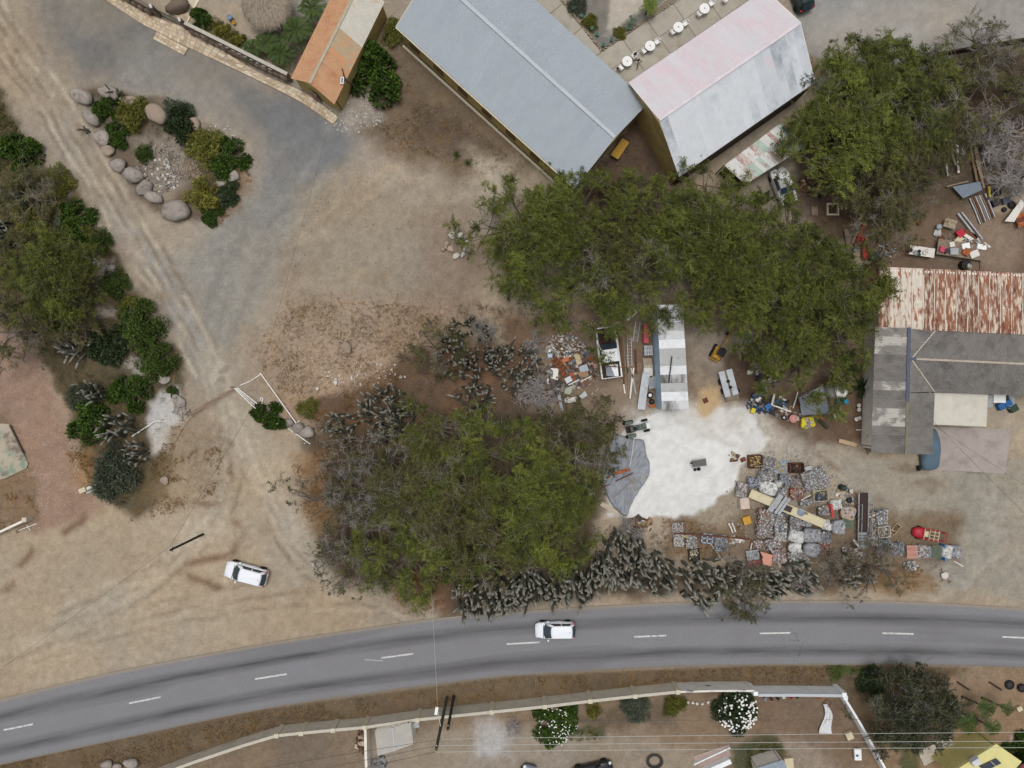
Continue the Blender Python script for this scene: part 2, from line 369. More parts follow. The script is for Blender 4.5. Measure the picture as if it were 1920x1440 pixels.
zone([(1400, 1310), (1560, 1310), (1620, 1440), (1400, 1440)], (122, 98, 76), 18, .85, .4)
zone([(1450, 1380), (1540, 1400), (1560, 1450), (1440, 1450)], (160, 148, 134), 22, .6)
zone([(1370, 1400), (1450, 1380), (1470, 1420), (1430, 1450), (1380, 1450)], (66, 74, 40), 8, .9, .8)
zone([(1545, 1248), (1640, 1246), (1600, 1262), (1560, 1278), (1545, 1275)], (64, 84, 26), 5, .95, .5)
zone([(1580, 1270), (1700, 1262), (1780, 1262), (1780, 1290), (1600, 1300)], (80, 64, 46), 10, .9, .6)
zone([(1780, 1275), (1980, 1275), (1980, 1480), (1660, 1480), (1640, 1420), (1790, 1400)], (146, 120, 92), 12, .95, .15)
zone([(1690, 1400), (1730, 1390), (1730, 1450), (1690, 1450)], (64, 82, 34), 6, .8, .8)
zone([(1800, 1250), (1980, 1255), (1980, 1280), (1800, 1278)], (150, 128, 102), 8, .7, .5)
zone([(1900, 1380), (1980, 1350), (1980, 1420), (1910, 1410)], (176, 152, 146), 5, .9)
zone([(1040, -30), (1128, 96), (1190, 52), (1280, -30)], (118, 115, 108), 3, .95, .1, warp=False)
zone([(1136, -30), (1230, -30), (1210, 20), (1180, 45), (1150, 62), (1142, 40)], (178, 170, 160), 5, .9, .05)
# garden court with the thatched shade
zone([(380, -40), (460, 20), (520, 80), (620, 60), (700, -40)], (152, 146, 134), 8, .95, .1)
zone([(370, 50), (430, 60), (560, 150), (620, 60), (560, 30), (480, 90)], (112, 100, 82), 8, .9, .4)
# planted traffic island
zone([(150, 165), (290, 185), (370, 235), (455, 285), (450, 340), (410, 410), (330, 420), (250, 350), (180, 250)], (108, 92, 72), 9, .95, .6)
zone([(250, 260), (330, 250), (360, 330), (310, 380), (270, 330)], (146, 132, 114), 12, .85, .35)
zone([(440, 300), (475, 330), (440, 400), (400, 420)], (138, 106, 70), 12, .6, .8)
# white chalk spread
CHALK = [(1165, 800), (1190, 782), (1250, 776), (1330, 762), (1400, 772), (1416, 795), (1440, 828), (1412, 846), (1398, 862), (1390, 890), (1368, 920), (1330, 952), (1255, 976), (1185, 974), (1140, 950), (1120, 900), (1150, 830)]
zone([(1160, 760), (1300, 745), (1420, 765), (1500, 835), (1430, 870), (1180, 880)], (190, 180, 166), 22, .7)
zone(CHALK, (216, 215, 211), 5, .97, .0)
zone([(1370, 765), (1450, 800), (1450, 850), (1390, 862), (1360, 820)], (188, 178, 163), 16, .7, .1, True, .5, 66, 30)
for k in range(5): streak([(1240 + k * 30, 770), (1300 + k * 26, 812 + 6 * k), (1400, 838 + 5 * k)], 4, (186, 178, 166), 5, .5, .4, 200 + k)
zone([(1260, 765), (1400, 765), (1430, 800), (1330, 820), (1240, 800)], (190, 184, 174), 20, .45, .05)
for k, (x, y) in enumerate(((1300, 900), (1250, 930), (1350, 880), (1230, 860), (1280, 840), (1330, 925), (1380, 845), (1310, 815))): streak([(x, y), (x + 26 - 9 * k % 31, y + 8 - 5 * (k % 4))], 3, (176, 168, 158), 5, .5, .6, 90 + k)
zone([(1300, 725), (1345, 715), (1350, 760), (1320, 785), (1302, 770)], (190, 160, 116), 9, .85, .05)
# fine speckle of the earth
C[..., :3] *= np.array([.95, .96, .97]); lu = C[..., :3].mean(-1, keepdims=True); C[..., :3] += (lu - C[..., :3]) * np.clip(.32 - lu, .06, .28) * 1.1
mk = 1 - .85 * sstep(.5 - sdf_poly(QX, QY, CHALK) / 10); bn = (fbm(PX, PY, 95, 140, 5) * mk + .5 * (1 - mk))[..., None] - .5; C[..., :3] *= 1 + .3 * bn
wn = (fbm(PX, PY, 130, 150, 4) - .5) * mk; C[..., 0] *= 1 + .14 * wn; C[..., 2] *= 1 - .2 * wn
sp = fbm(PX, PY, 9, 60, 2)[..., None]; C[..., :3] *= 0.86 + 0.28 * sp
C[..., :3] = np.clip(C[..., :3], 0.005, 0.9)

ny_, nx_ = GX.shape
GZ = (fbm(PX, PY, 60, 90, 3) - .5) * .10
GZ = np.where(sdf_line(PX, PY, [(-400, 1450), (0, 1372), (300, 1310), (600, 1255), (960, 1207), (1440, 1187), (1920, 1197), (2400, 1260)]) < 95, -.03, GZ)
GZ += .3 * sstep(-sdf_poly(QX, QY, CHALK) / 40)
GZ += .25 * sstep(-sdf_poly(QX, QY, [(1300, 725), (1345, 715), (1350, 760), (1320, 785), (1302, 770)]) / 16)
GZ -= .06
def ground_z(px, py):
    return 0.0
me = bpy.data.meshes.new('ground')
co = np.stack([GX, GY, GZ], -1).reshape(-1, 3)
idx = np.arange(ny_ * nx_).reshape(ny_, nx_)
q = np.stack([idx[:-1, :-1], idx[:-1, 1:], idx[1:, 1:], idx[1:, :-1]], -1).reshape(-1, 4)
def fill_mesh(me, co, quads):
    me.vertices.add(len(co)); me.vertices.foreach_set('co', co.astype(np.float32).ravel())
    k = quads.shape[1]
    me.loops.add(quads.size); me.loops.foreach_set('vertex_index', quads.astype(np.int32).ravel())
    me.polygons.add(len(quads)); me.polygons.foreach_set('loop_start', np.arange(0, quads.size, k, dtype=np.int32))
    me.update(calc_edges=True)
fill_mesh(me, co, q)
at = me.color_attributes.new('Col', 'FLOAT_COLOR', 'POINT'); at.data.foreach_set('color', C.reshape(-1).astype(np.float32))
me.polygons.foreach_set('use_smooth', np.ones(len(me.polygons), dtype=bool))
ground = bpy.data.objects.new('ground', me); COL.objects.link(ground); tag(ground, 'bare tan and brown earth of the yards and tracks', None, kind='structure')

def ground_mat():
    m, t, p = _nodes('earth'); L = t.links
    g = t.nodes.new('ShaderNodeNewGeometry'); vec = g.outputs['Position']
    a = t.nodes.new('ShaderNodeAttribute'); a.attribute_name = 'Col'
    n1 = _noise(t, 0.9, 8, 0.72, vec); n2 = _noise(t, 6.0, 6, 0.75, vec); n3 = _noise(t, 2.2, 7, 0.7, vec)
    f1 = t.nodes.new('ShaderNodeMapRange'); f1.inputs['From Min'].default_value = .3; f1.inputs['From Max'].default_value = .7; f1.inputs['To Min'].default_value = .86; f1.inputs['To Max'].default_value = 1.14
    L.new(n1.outputs['Fac'], f1.inputs['Value'])
    f2 = t.nodes.new('ShaderNodeMapRange'); f2.inputs['From Min'].default_value = .3; f2.inputs['From Max'].default_value = .7; f2.inputs['To Min'].default_value = .8; f2.inputs['To Max'].default_value = 1.2
    L.new(n2.outputs['Fac'], f2.inputs['Value'])
    nf = t.nodes.new('ShaderNodeMath'); nf.operation = 'MULTIPLY_ADD'; nf.use_clamp = True; nf.inputs[1].default_value = 6.0; nf.inputs[2].default_value = .22; L.new(a.outputs['Alpha'], nf.inputs[0]); c = _mix(t, nf.outputs[0], a.outputs['Color'], f1.outputs[0], 'MULTIPLY'); c = _mix(t, nf.outputs[0], c, f2.outputs[0], 'MULTIPLY')
    # weeds and litter, as strong as the fourth channel says
    wd = t.nodes.new('ShaderNodeMath'); wd.operation = 'MULTIPLY'; L.new(_ramp(t, n3.outputs['Fac'], .50, .60), wd.inputs[0]); L.new(a.outputs['Alpha'], wd.inputs[1])
    wd2 = t.nodes.new('ShaderNodeMath'); wd2.operation = 'MULTIPLY'; wd2.inputs[1].default_value = 0.8; L.new(wd.outputs[0], wd2.inputs[0])
    n5 = _noise(t, 0.5, 3, .5, vec); wc = _mix(t, _ramp(t, n5.outputs['Fac'], .42, .58), S(92, 76, 62), S(118, 92, 54))
    c = _mix(t, wd2.outputs[0], c, wc)
    # pebbles
    v = t.nodes.new('ShaderNodeTexVoronoi'); v.inputs['Scale'].default_value = 2.6; L.new(vec, v.inputs['Vector'])
    c = _mix(t, _ramp(t, v.outputs['Distance'], .075, .05), c, S(196, 188, 176))
    v2 = t.nodes.new('ShaderNodeTexVoronoi'); v2.inputs['Scale'].default_value = 1.7; L.new(vec, v2.inputs['Vector'])
    c = _mix(t, _ramp(t, v2.outputs['Distance'], .07, .045), c, S(88, 76, 62))
    L.new(c, p.inputs['Base Color']); p.inputs['Roughness'].default_value = .95; p.inputs['Specular IOR Level'].default_value = .15
    b = t.nodes.new('ShaderNodeBump'); b.inputs['Strength'].default_value = .5; b.inputs['Distance'].default_value = .08
    L.new(n2.outputs['Fac'], b.inputs['Height']); L.new(b.outputs[0], p.inputs['Normal'])
    return m
me.materials.append(ground_mat())

# ------------------------------------------------------------------ asphalt road
north = [(-500, 1420), (-160, 1346), (0, 1311), (200, 1263), (480, 1210), (720, 1173), (830, 1158), (960, 1147), (1210, 1132), (1337, 1128), (1473, 1126), (1693, 1128), (1920, 1141), (2100, 1156), (2500, 1200)]
south = [(-460, 1540), (-130, 1466), (0, 1435), (200, 1392), (480, 1333), (720, 1297), (830, 1283), (960, 1268), (1210, 1253), (1337, 1249), (1473, 1247), (1723, 1247), (1920, 1253), (2100, 1268), (2500, 1312)]
nn, ss = catmull(north), catmull(south)
rv = []; ruv = []; rl = 0.0; NA = 13
for i in range(len(nn)):
    a, b = W(*nn[i], .02), W(*ss[i], .02)
    if i: rl += ((W(*nn[i]) + W(*ss[i])) / 2 - (W(*nn[i - 1]) + W(*ss[i - 1])) / 2).length
    for k in range(NA):
        t = k / (NA - 1); p = a.lerp(b, t); p.z = .02 + .07 * (1 - (2 * t - 1) ** 2); rv.append(p); ruv.append((rl, t))
rf = [(i * NA + k, (i + 1) * NA + k, (i + 1) * NA + k + 1, i * NA + k + 1)[::-1] for i in range(len(nn) - 1) for k in range(NA - 1)]
rm = MB(); rm.add(rv, rf)
def road_mat():
    m, t, p = _nodes('asphalt'); L = t.links
    uv = t.nodes.new('ShaderNodeUVMap'); uv.uv_map = 'UVMap'
    sx = t.nodes.new('ShaderNodeSeparateXYZ'); L.new(uv.outputs[0], sx.inputs[0])
    g = t.nodes.new('ShaderNodeNewGeometry'); vec = g.outputs['Position']
    n1 = _noise(t, 9, 5, .7, vec); n2 = _noise(t, .35, 5, .6, vec); n6 = _noise(t, 40, 2, .6, vec)
    mp = t.nodes.new('ShaderNodeMapping'); mp.inputs['Scale'].default_value = (.12, 9, 1); L.new(uv.outputs[0], mp.inputs['Vector'])
    n3 = _noise(t, 1.0, 5, .6, mp.outputs[0])
    base = _mix(t, _ramp(t, n1.outputs['Fac'], .3, .7), S(110, 110, 114), S(132, 132, 136))
    base = _mix(t, _ramp(t, n2.outputs['Fac'], .35, .7), base, S(118, 117, 118))
    base = _mix(t, _ramp(t, n6.outputs['Fac'], .56, .7), base, S(150, 150, 152))
    # oil and rubber darkening along the middle of each lane, lighter wheel paths between
    def band(c, w):
        d = t.nodes.new('ShaderNodeMath'); d.operation = 'SUBTRACT'; d.inputs[1].default_value = c; L.new(sx.outputs['Y'], d.inputs[0])
        e = t.nodes.new('ShaderNodeMath'); e.operation = 'ABSOLUTE'; L.new(d.outputs[0], e.inputs[0])
        return _ramp(t, e.outputs[0], w, w * .0)
    for c, w in ((.265, .12), (.775, .12)):
        f = t.nodes.new('ShaderNodeMath'); f.operation = 'MULTIPLY'; L.new(band(c, w), f.inputs[0]); L.new(_ramp(t, n3.outputs['Fac'], .1, .65), f.inputs[1])
        base = _mix(t, f.outputs[0], base, S(72, 71, 73))
    vc = t.nodes.new('ShaderNodeTexVoronoi'); vc.feature = 'DISTANCE_TO_EDGE'; vc.inputs['Scale'].default_value = .42
    wv = _noise(t, 1.2, 4, .7, vec); wm = t.nodes.new('ShaderNodeVectorMath'); wm.operation = 'MULTIPLY_ADD'; wm.inputs[1].default_value = (1.6, 1.6, 0); L.new(wv.outputs['Color'], wm.inputs[0]); L.new(vec, wm.inputs[2]); L.new(wm.outputs[0], vc.inputs['Vector'])
    ck = t.nodes.new('ShaderNodeMath'); ck.operation = 'MULTIPLY'; L.new(_ramp(t, vc.outputs['Distance'], .012, .002), ck.inputs[0]); n7 = _noise(t, .13, 3, .5, vec); L.new(_ramp(t, n7.outputs['Fac'], .62, .72), ck.inputs[1])
    base = _mix(t, ck.outputs[0], base, S(66, 64, 64))
    n8 = _noise(t, .22, 2, .4, mp.outputs[0]); base = _mix(t, _ramp(t, n8.outputs['Fac'], .56, .6), base, _mix(t, .35, base, S(96, 95, 97)))
    # dust creeping in from both edges
    e1 = t.nodes.new('ShaderNodeMath'); e1.operation = 'MULTIPLY_ADD'; L.new(n2.outputs['Fac'], e1.inputs[0]); e1.inputs[1].default_value = -.12; L.new(sx.outputs['Y'], e1.inputs[2])
    n4 = _noise(t, 1.6, 6, .7, vec)
    e2 = t.nodes.new('ShaderNodeMath'); e2.operation = 'MULTIPLY_ADD'; L.new(n4.outputs['Fac'], e2.inputs[0]); e2.inputs[1].default_value = -.06; L.new(sx.outputs['Y'], e2.inputs[2])
    base = _mix(t, _ramp(t, e2.outputs[0], .03, -.04), base, S(150, 138, 120))
    e3 = t.nodes.new('ShaderNodeMath'); e3.operation = 'MULTIPLY_ADD'; L.new(n4.outputs['Fac'], e3.inputs[0]); e3.inputs[1].default_value = .05; L.new(sx.outputs['Y'], e3.inputs[2])
    base = _mix(t, _ramp(t, e3.outputs[0], .99, 1.03), base, S(120, 106, 86))
    L.new(base, p.inputs['Base Color']); p.inputs['Roughness'].default_value = .85; p.inputs['Specular IOR Level'].default_value = .25
    b = t.nodes.new('ShaderNodeBump'); b.inputs['Strength'].default_value = .35; b.inputs['Distance'].default_value = .02; L.new(n6.outputs['Fac'], b.inputs['Height']); L.new(b.outputs[0], p.inputs['Normal'])
    return m
road = rm.build('road', road_mat(), smooth=True); tag(road, 'curving two-lane grey asphalt road with dark tyre bands', None, kind='structure')
uvl = road.data.uv_layers.new(name='UVMap')
for lp in road.data.loops: uvl.data[lp.index].uv = ruv[lp.vertex_index]

M_paint = M('road_paint', S(206, 206, 204), .7, .14, 6, col2=S(128, 128, 130), c2=(.5, .62), s2=6)
for a, b in (((8, 1368), (63, 1357)), ((243, 1318), (302, 1306)), ((479, 1272.5), (539, 1263)), ((715, 1233), (775, 1225)), ((950, 1207), (1012, 1203.5)), ((1189, 1193.5), (1249, 1191)), ((1424, 1187), (1481, 1186)), ((1653, 1186.5), (1712, 1188)), ((1878, 1193.5), (1936, 1196))):
    q = MB(); A, B = W(*a), W(*b); n = (B - A).normalized(); n = Vector((-n.y, n.x, 0)) * .085
    q.add([A - n, B - n, B + n, A + n], [(0, 1, 2, 3)]); o = q.build('lane_dash', M_paint, road); o.location.z = .102
# ------------------------------------------------------------------ vegetation
M_leaf = leaf_mat('leaves', (1.08, 1.05, 1.05)); M_leaft = leaf_mat('tree_leaves', (.69, .70, .66)); M_bark = M('bark', S(92, 82, 72), .9, .3, 4, rnd=.15); M_twig = M('grey_twig', S(134, 127, 122), .9, .25, 5, rnd=.12)
M_cactus = M('cactus_skin', S(94, 95, 84), .75, .25, 3, col2=S(72, 70, 61), c2=(.5, .7), s2=1.2, rnd=.18)
M_ctip = M('cactus_tip', S(132, 130, 119), .8, .2, 6)
def leaf_object(name, P, D, U, Ls, Ws, cols, parent, mat=None):
    """P base points, D leaf direction, U side direction (n,3) -> one mesh of rhombic leaves"""
    n = len(P); D = D / np.linalg.norm(D, axis=1, keepdims=True)
    U = U - D * (U * D).sum(1, keepdims=True); U = U / (np.linalg.norm(U, axis=1, keepdims=True) + 1e-9)
    L_ = Ls[:, None]; W_ = Ws[:, None]
    co = np.stack([P, P + D * L_ * .45 + U * W_ * .5, P + D * L_, P + D * L_ * .45 - U * W_ * .5], 1).reshape(-1, 3)
    me = bpy.data.meshes.new(name); fill_mesh(me, co, np.arange(n * 4).reshape(n, 4))
    at = me.color_attributes.new('Col', 'FLOAT_COLOR', 'POINT')
    cc = np.concatenate([np.repeat(cols, 4, 0), np.ones((n * 4, 1))], 1); at.data.foreach_set('color', cc.astype(np.float32).ravel())
    me.materials.append(mat or M_leaf)
    o = bpy.data.objects.new(name, me); COL.objects.link(o); o.parent = parent; return o
def crown_proto(seed, Rc=6.0, h=5.5, pal=None, dens=1.0, twig=0.25, bare=0.0, llen=(.09, .2), lw=(.035, .062)):
    """a spreading thorn tree: trunk, forked limbs, feathery sprays in pads. Returns (trunk, branches, crown) meshes' objects under a root"""
    rs = np.random.RandomState(seed); rnd = random.Random(seed)
    root = thing('thorn_tree', 'x', 'tree')
    pal = pal or [S(58, 66, 26), S(84, 98, 36), S(108, 122, 48)]
    fork = Vector((0, 0, h * .28))
    mb = MB(); mb.tube([(0, 0, -.3), (.08, .05, h * .12), fork], [.34, .26, .22], 8); mb.build('trunk', M_bark, root, True)
    br = MB(); limbs = []
    nl = rnd.randint(6, 8)
    for i in range(nl):
        a = 2 * math.pi * (i + rnd.uniform(-.3, .3)) / nl; rr = Rc * rnd.uniform(.45, .7)
        e = Vector((math.cos(a) * rr, math.sin(a) * rr, h * rnd.uniform(.62, .85)))
        m1 = fork.lerp(e, .5) + Vector((rnd.uniform(-.4, .4), rnd.uniform(-.4, .4), rnd.uniform(-.1, .5)))
        br.tube([fork, m1, e], [.15, .1, .06], 5); limbs.append((fork, m1, e))
    npd = int(Rc * Rc * 2.3 * (.8 + .2 * dens)) + 10
    # irregular outline: radius as a function of the angle
    ph = rs.rand(6) * 6.28; am = rs.uniform(.03, .11, 6)
    def rad(a): return Rc * (.92 + sum(am[k] * math.sin((k + 2) * a + ph[k]) for k in range(6)))
    P = []; D = []; U = []; LS = []; WS = []; CC = []; tw = MB()
    for i in range(npd):
        a = rs.rand() * 6.283; q = math.sqrt(rs.rand()) * .93; rr = rad(a) * q
        zz = h * (.50 + .50 * math.sqrt(max(0, 1 - q * q)) * rs.uniform(.62, 1.0) + rs.uniform(-.05, .05))
        c = Vector((math.cos(a) * rr, math.sin(a) * rr, zz)); pr = rs.uniform(.6, 1.25) * (1.08 - .3 * q) * Rc / 6
        lb = min(limbs, key=lambda l: (l[2] - c).length); sp = lb[1].lerp(lb[2], rs.uniform(.2, 1.0))
        br.tube([sp, sp.lerp(c, .5) + Vector((0, 0, -.15)), c], [.055, .04, .02], 4, False)
        if i > npd * .8: c = Vector((math.cos(a) * rad(a) * rs.uniform(.93, 1.1), math.sin(a) * rad(a) * rs.uniform(.93, 1.1), h * rs.uniform(.5, .72))); pr *= .9
        ns = int(rs.uniform(24, 38) * pr * pr * dens * (.3 if i > npd * .8 else .95)) + 3
        isb = rs.rand() < bare
        tone = rs.uniform(.66, 1.25); hue = rs.rand()
        az = rs.rand(ns) * 6.283; el = np.radians(rs.uniform(-22, 55, ns)); SL = pr * rs.uniform(.6, 1.25, ns)
        out = np.array([math.cos(a), math.sin(a), 0]) * .4 * q
        d = np.stack([np.cos(az) * np.cos(el), np.sin(az) * np.cos(el), np.sin(el)], 1) + out; d /= np.linalg.norm(d, axis=1, keepdims=True)
        o3 = np.array(c) + rs.normal(0, .22, (ns, 3)) * pr
        for j in range(ns):
            if rs.rand() < (0.85 if isb else twig):
                e = o3[j] + d[j] * SL[j] * .95; mid = (np.array(c) + e) / 2 + np.array([rs.normal(0, .08), rs.normal(0, .08), .06])
                tw.tube([c, mid, e + np.array([0, 0, -.12])], [.016, .013, .008], 3, False)
                if isb:
                    for q2 in range(2):
                        s = mid + (e - mid) * rs.rand(); tw.tube([s, s + rs.normal(0, .28, 3)], [.01, .006], 3, False)
        if isb:
            keep = rs.rand(ns) < .25; d = d[keep]; o3 = o3[keep]; SL = SL[keep]; ns = len(d)
            if ns == 0: continue
        nlf = 32; t = np.tile(np.linspace(.12, 1.0, nlf), ns); ii = np.repeat(np.arange(ns), nlf); N = len(t)
        p = o3[ii] + d[ii] * (SL[ii] * t)[:, None]; p[:, 2] -= .22 * SL[ii] * t * t; p += rs.normal(0, .05, (N, 3))
        side = np.cross(d, [0, 0, 1.0]); side /= np.linalg.norm(side, axis=1, keepdims=True) + 1e-6
        sg = np.where(rs.rand(N) < .5, -1, 1)[:, None]
        ld = side[ii] * sg * rs.uniform(.3, 1.0, (N, 1)) + d[ii] * rs.uniform(.3, 1.0, (N, 1)) + rs.normal(0, .25, (N, 3))
        up = np.cross(ld, rs.normal(0, .45, (N, 3)) + np.array([0, 0, 1.0]))
        P.append(p); D.append(ld); U.append(up); LS.append(rs.uniform(*llen, N)); WS.append(rs.uniform(*lw, N))
        cv = np.clip(rs.normal(.5, .28, ns) * 1.0 + (hue - .5) * .5, 0, 1)[ii] + rs.normal(0, .1, N); cv = np.clip(cv, 0, 1)[:, None]
        p0, p1, p2 = (np.array(x) for x in pal)
        col = np.where(cv < .5, p0 + (p1 - p0) * cv * 2, p1 + (p2 - p1) * (cv * 2 - 1)) * tone
        CC.append(col)
    br.build('branches', M_bark, root)['kind'] = 'stuff'; tw.build('twigs', M_twig, root)['kind'] = 'stuff'
    leaf_object('crown', np.concatenate(P), np.concatenate(D), np.concatenate(U), np.concatenate(LS), np.concatenate(WS), np.concatenate(CC), root, M_leaft)
    return root
G_BRIGHT = [S(64, 68, 29), S(96, 104, 43), S(130, 136, 60)]
G_OLIVE = [S(64, 63, 36), S(94, 92, 52), S(124, 118, 72)]
G_DARK = [S(42, 47, 30), S(64, 71, 42), S(92, 98, 58)]
protos = {
    'g1': crown_proto(11, 6, 5.6, G_BRIGHT, 1.0, .16), 'g2': crown_proto(12, 6, 5.4, G_BRIGHT, .9, .22, .08),
    'g3': crown_proto(13, 5, 5.0, G_BRIGHT, .95, .2, .04), 'o1': crown_proto(14, 6, 4.8, G_OLIVE, .7, .4, .16),
    'o2': crown_proto(15, 5, 4.6, G_OLIVE, .55, .5, .25), 'd1': crown_proto(16, 6, 5.0, G_DARK, 1.25, .95, .16, (.1, .2), (.04, .08)),
    'b1': crown_proto(17, 5, 4.4, G_OLIVE, .7, .9, .82)}
used = set(); PROTO_R = {'g1': 6, 'g2': 6, 'g3': 5, 'o1': 6, 'o2': 5, 'd1': 6, 'b1': 5}; PROTO_H = {'g1': 5.6, 'g2': 5.4, 'g3': 5, 'o1': 4.8, 'o2': 4.6, 'd1': 5.0, 'b1': 4.4}
def tree(kind, px, py, rpx, h, label, rz, name='thorn_tree', group=None, sy=1.0):
    src = protos[kind]; t = src if kind not in used else copy_tree(src); used.add(kind); t.name = name
    zc = h * .72; c = W(px, py, zc); s = 1.16 * rpx / PPM * (1 - zc / H) / PROTO_R[kind]
    t.location = (c.x, c.y, 0); t.rotation_euler.z = rz; t.scale = (s, s * sy, h / PROTO_H[kind]); tag(t, label, 'tree', group); return t
TREES = [
 ('g1', 992, 428, 108, 6.0, 'big feathery green thorn tree beside the ring of white stones', .3),
 ('g2', 1072, 530, 112, 5.6, 'feathery green thorn tree just above the white pickup wreck', 1.9),
 ('g3', 1092, 390, 84, 5.2, 'green thorn tree brushing the lower corner of the grey warehouse roof', 2.6),
 ('g2', 1250, 500, 104, 5.4, 'green thorn tree with dead grey limbs above the blue shed', 4.1),
 ('g1', 1335, 425, 112, 6.2, 'dense green thorn tree below the lower corner of the pink and white roof', 5.2),
 ('g3', 1436, 462, 98, 5.8, 'green thorn tree just below the half hidden white wreck', .8),
 ('g1', 1545, 560, 122, 6.4, 'big green thorn tree leaning over the rusty roof', 2.2),
 ('g2', 1470, 600, 92, 5.6, 'bright green thorn tree right of the yellow excavator', 3.3),
 ('g3', 1515, 684, 88, 5.0, 'green thorn tree overhanging the small grey tent', 1.2),
 ('g1', 1600, 235, 128, 5.8, 'broad green thorn tree at the right end of the pink and white roof', 3.9),
 ('g2', 1700, 190, 104, 5.2, 'green thorn tree on the edge of the gravel court', .6),
 ('o1', 1660, 340, 108, 4.6, 'olive thorn tree above the tables of bric-a-brac', 2.0),
 ('o2', 1790, 200, 96, 4.0, 'thin olive brown tree near the timber stacks', 5.0),
 ('b1', 1850, 130, 100, 3.8, 'straggly brown tree by the gravel court near the right edge', 3.0),
 ('o2', 1920, 150, 70, 3.8, 'olive scrub tree cut by the right edge below the gravel court', 1.0),
 ('b1', 700, 890, 90, 4.8, 'bare twiggy grey tree at the top left of the thicket', .8),
 ('o1', 775, 905, 112, 5.0, 'wide olive green tree at the upper left of the thicket', 4.4),
 ('g2', 880, 860, 112, 5.0, 'green thorn tree in the middle top of the thicket', 5.5),
 ('g1', 1000, 955, 124, 5.6, 'bright green thorn tree beside the grey tarpaulin', .9),
 ('o1', 890, 985, 112, 5.2, 'olive green tree in the centre of the thicket above the road', 2.8),
 ('g2', 770, 1010, 104, 4.8, 'green tree at the lower left of the thicket facing the white parked car', 3.6),
 ('o2', 1070, 850, 92, 4.6, 'twiggy olive tree left of the tractor', 2.2),
 ('o2', 1110, 790, 56, 4.0, 'small pale olive tree below the scrap heap', .2),
 ('g3', 860, 1040, 62, 4.2, 'green tree behind the cacti at the road edge', 4.7),
 ('o1', 1168, 480, 84, 5.0, 'green thorn tree filling the gap between the two big crowns', 2.9),
 ('g3', 1205, 400, 78, 5.4, 'green thorn tree above the dead grey snag', 1.6),
 ('g1', 1410, 520, 96, 5.8, 'green thorn tree in the middle of the right hand grove', 4.0),
 ('g1', 1640, 150, 84, 4.8, 'green thorn tree overhanging the gravel court wall', 2.5),
 ('o1', 1722, 292, 78, 4.4, 'olive thorn tree left of the timber stack', 1.3),
 ('o2', 150, 610, 46, 2.6, 'sparse olive bush between tree and cacti in the left verge', 4.0),
 ('o1', 40, 480, 70, 3.0, 'wide olive scrub tree at the left edge', 3.0),
 ('b1', 645, 940, 96, 4.4, 'leafless grey brown tree on the left flank of the thicket', 1.4),
 ('b1', 660, 1040, 74, 3.8, 'half bare grey tree low on the left of the thicket', 4.4),
 ('g1', 92, 520, 92, 5.0, 'big green thorn tree in the left verge', 1.0),
 ('o2', 30, 620, 72, 4.2, 'thin olive tree hanging over the reddish track', 2.0),
 ('o2', 60, 370, 62, 2.2, 'low olive thorn bush left of the dirt drive', 3.1),
 ('d1', 1706, 1343, 84, 4.0, 'dark round tree of grey twigs beside the white wall', .4),
 ('b1', 1640, 1068, 58, 2.6, 'grey brown bare bush below the dark steel ramp', 2.6),
 ('o2', 1400, 1122, 46, 2.4, 'yellowish green bush hanging over the road edge', 5.1),
 ('b1', 1390, 1085, 46, 2.4, 'brown leafless bush among the roadside cacti', .5),
 ('o2', 820, 655, 58, 2.6, 'low olive bush at the end of the white rail', 1.1),
 ('b1', 1570, 1065, 40, 2.0, 'small dry brown bush below the scrap bales', 3.5),
]
for k, px, py, r, h, lab, rz in TREES: tree(k, px, py, r, h, lab, rz, group='thorn trees and bushes')

M_dead = M('dead_wood', S(150, 144, 141), .9, .2, 5, rnd=.1)
# leafless tangles: recursive grey branches
def dead_tree(px, py, rpx, h, label, seed, n1=9, name='dead_tree', thick=1.0):
    rnd = random.Random(seed); zc = h * .6; c = W(px, py, zc); Rw = rpx / PPM * (1 - zc / H)
    root = thing(name, label, 'tree', (c.x, c.y, 0)); tr = MB(); br = MB(); tw = MB()
    tr.tube([(0, 0, -.2), (.05, .05, h * .25)], [.16 * thick, .12 * thick], 7); tr.build('trunk', M_twig, root, True)
    def grow(p, d, L, r, lev):
        n = 3; pts = [p]; q = Vector(p); dd = Vector(d)
        for i in range(n):
            dd = (dd + Vector((rnd.gauss(0, .28), rnd.gauss(0, .28), rnd.gauss(0, .18)))).normalized(); q = q + dd * L / n
            if q.z < .1: q.z = .1
            pts.append(q.copy())
        (br if lev < 2 else tw).tube(pts, [r * (1 - .2 * i) for i in range(n + 1)], 5 if lev < 2 else 3, False)
        if lev < 4:
            for k in range(4 if lev < 3 else 3):
                i = rnd.randint(1, n); e = (dd + Vector((rnd.gauss(0, .75), rnd.gauss(0, .75), rnd.gauss(0, .4)))).normalized()
                grow(pts[i], e, L * rnd.uniform(.45, .75), r * .55, lev + 1)
    for i in range(n1):
        a = 6.283 * (i + rnd.uniform(-.3, .3)) / n1; el = R(rnd.uniform(10, 50))
        grow(Vector((0, 0, h * .22)), Vector((math.cos(a) * math.cos(el), math.sin(a) * math.cos(el), math.sin(el))), Rw * rnd.uniform(.4, .62), .055 * thick, 0)
    br.build('branches', M_dead, root)['kind'] = 'stuff'; tw.build('twigs', M_dead, root)['kind'] = 'stuff'; return root
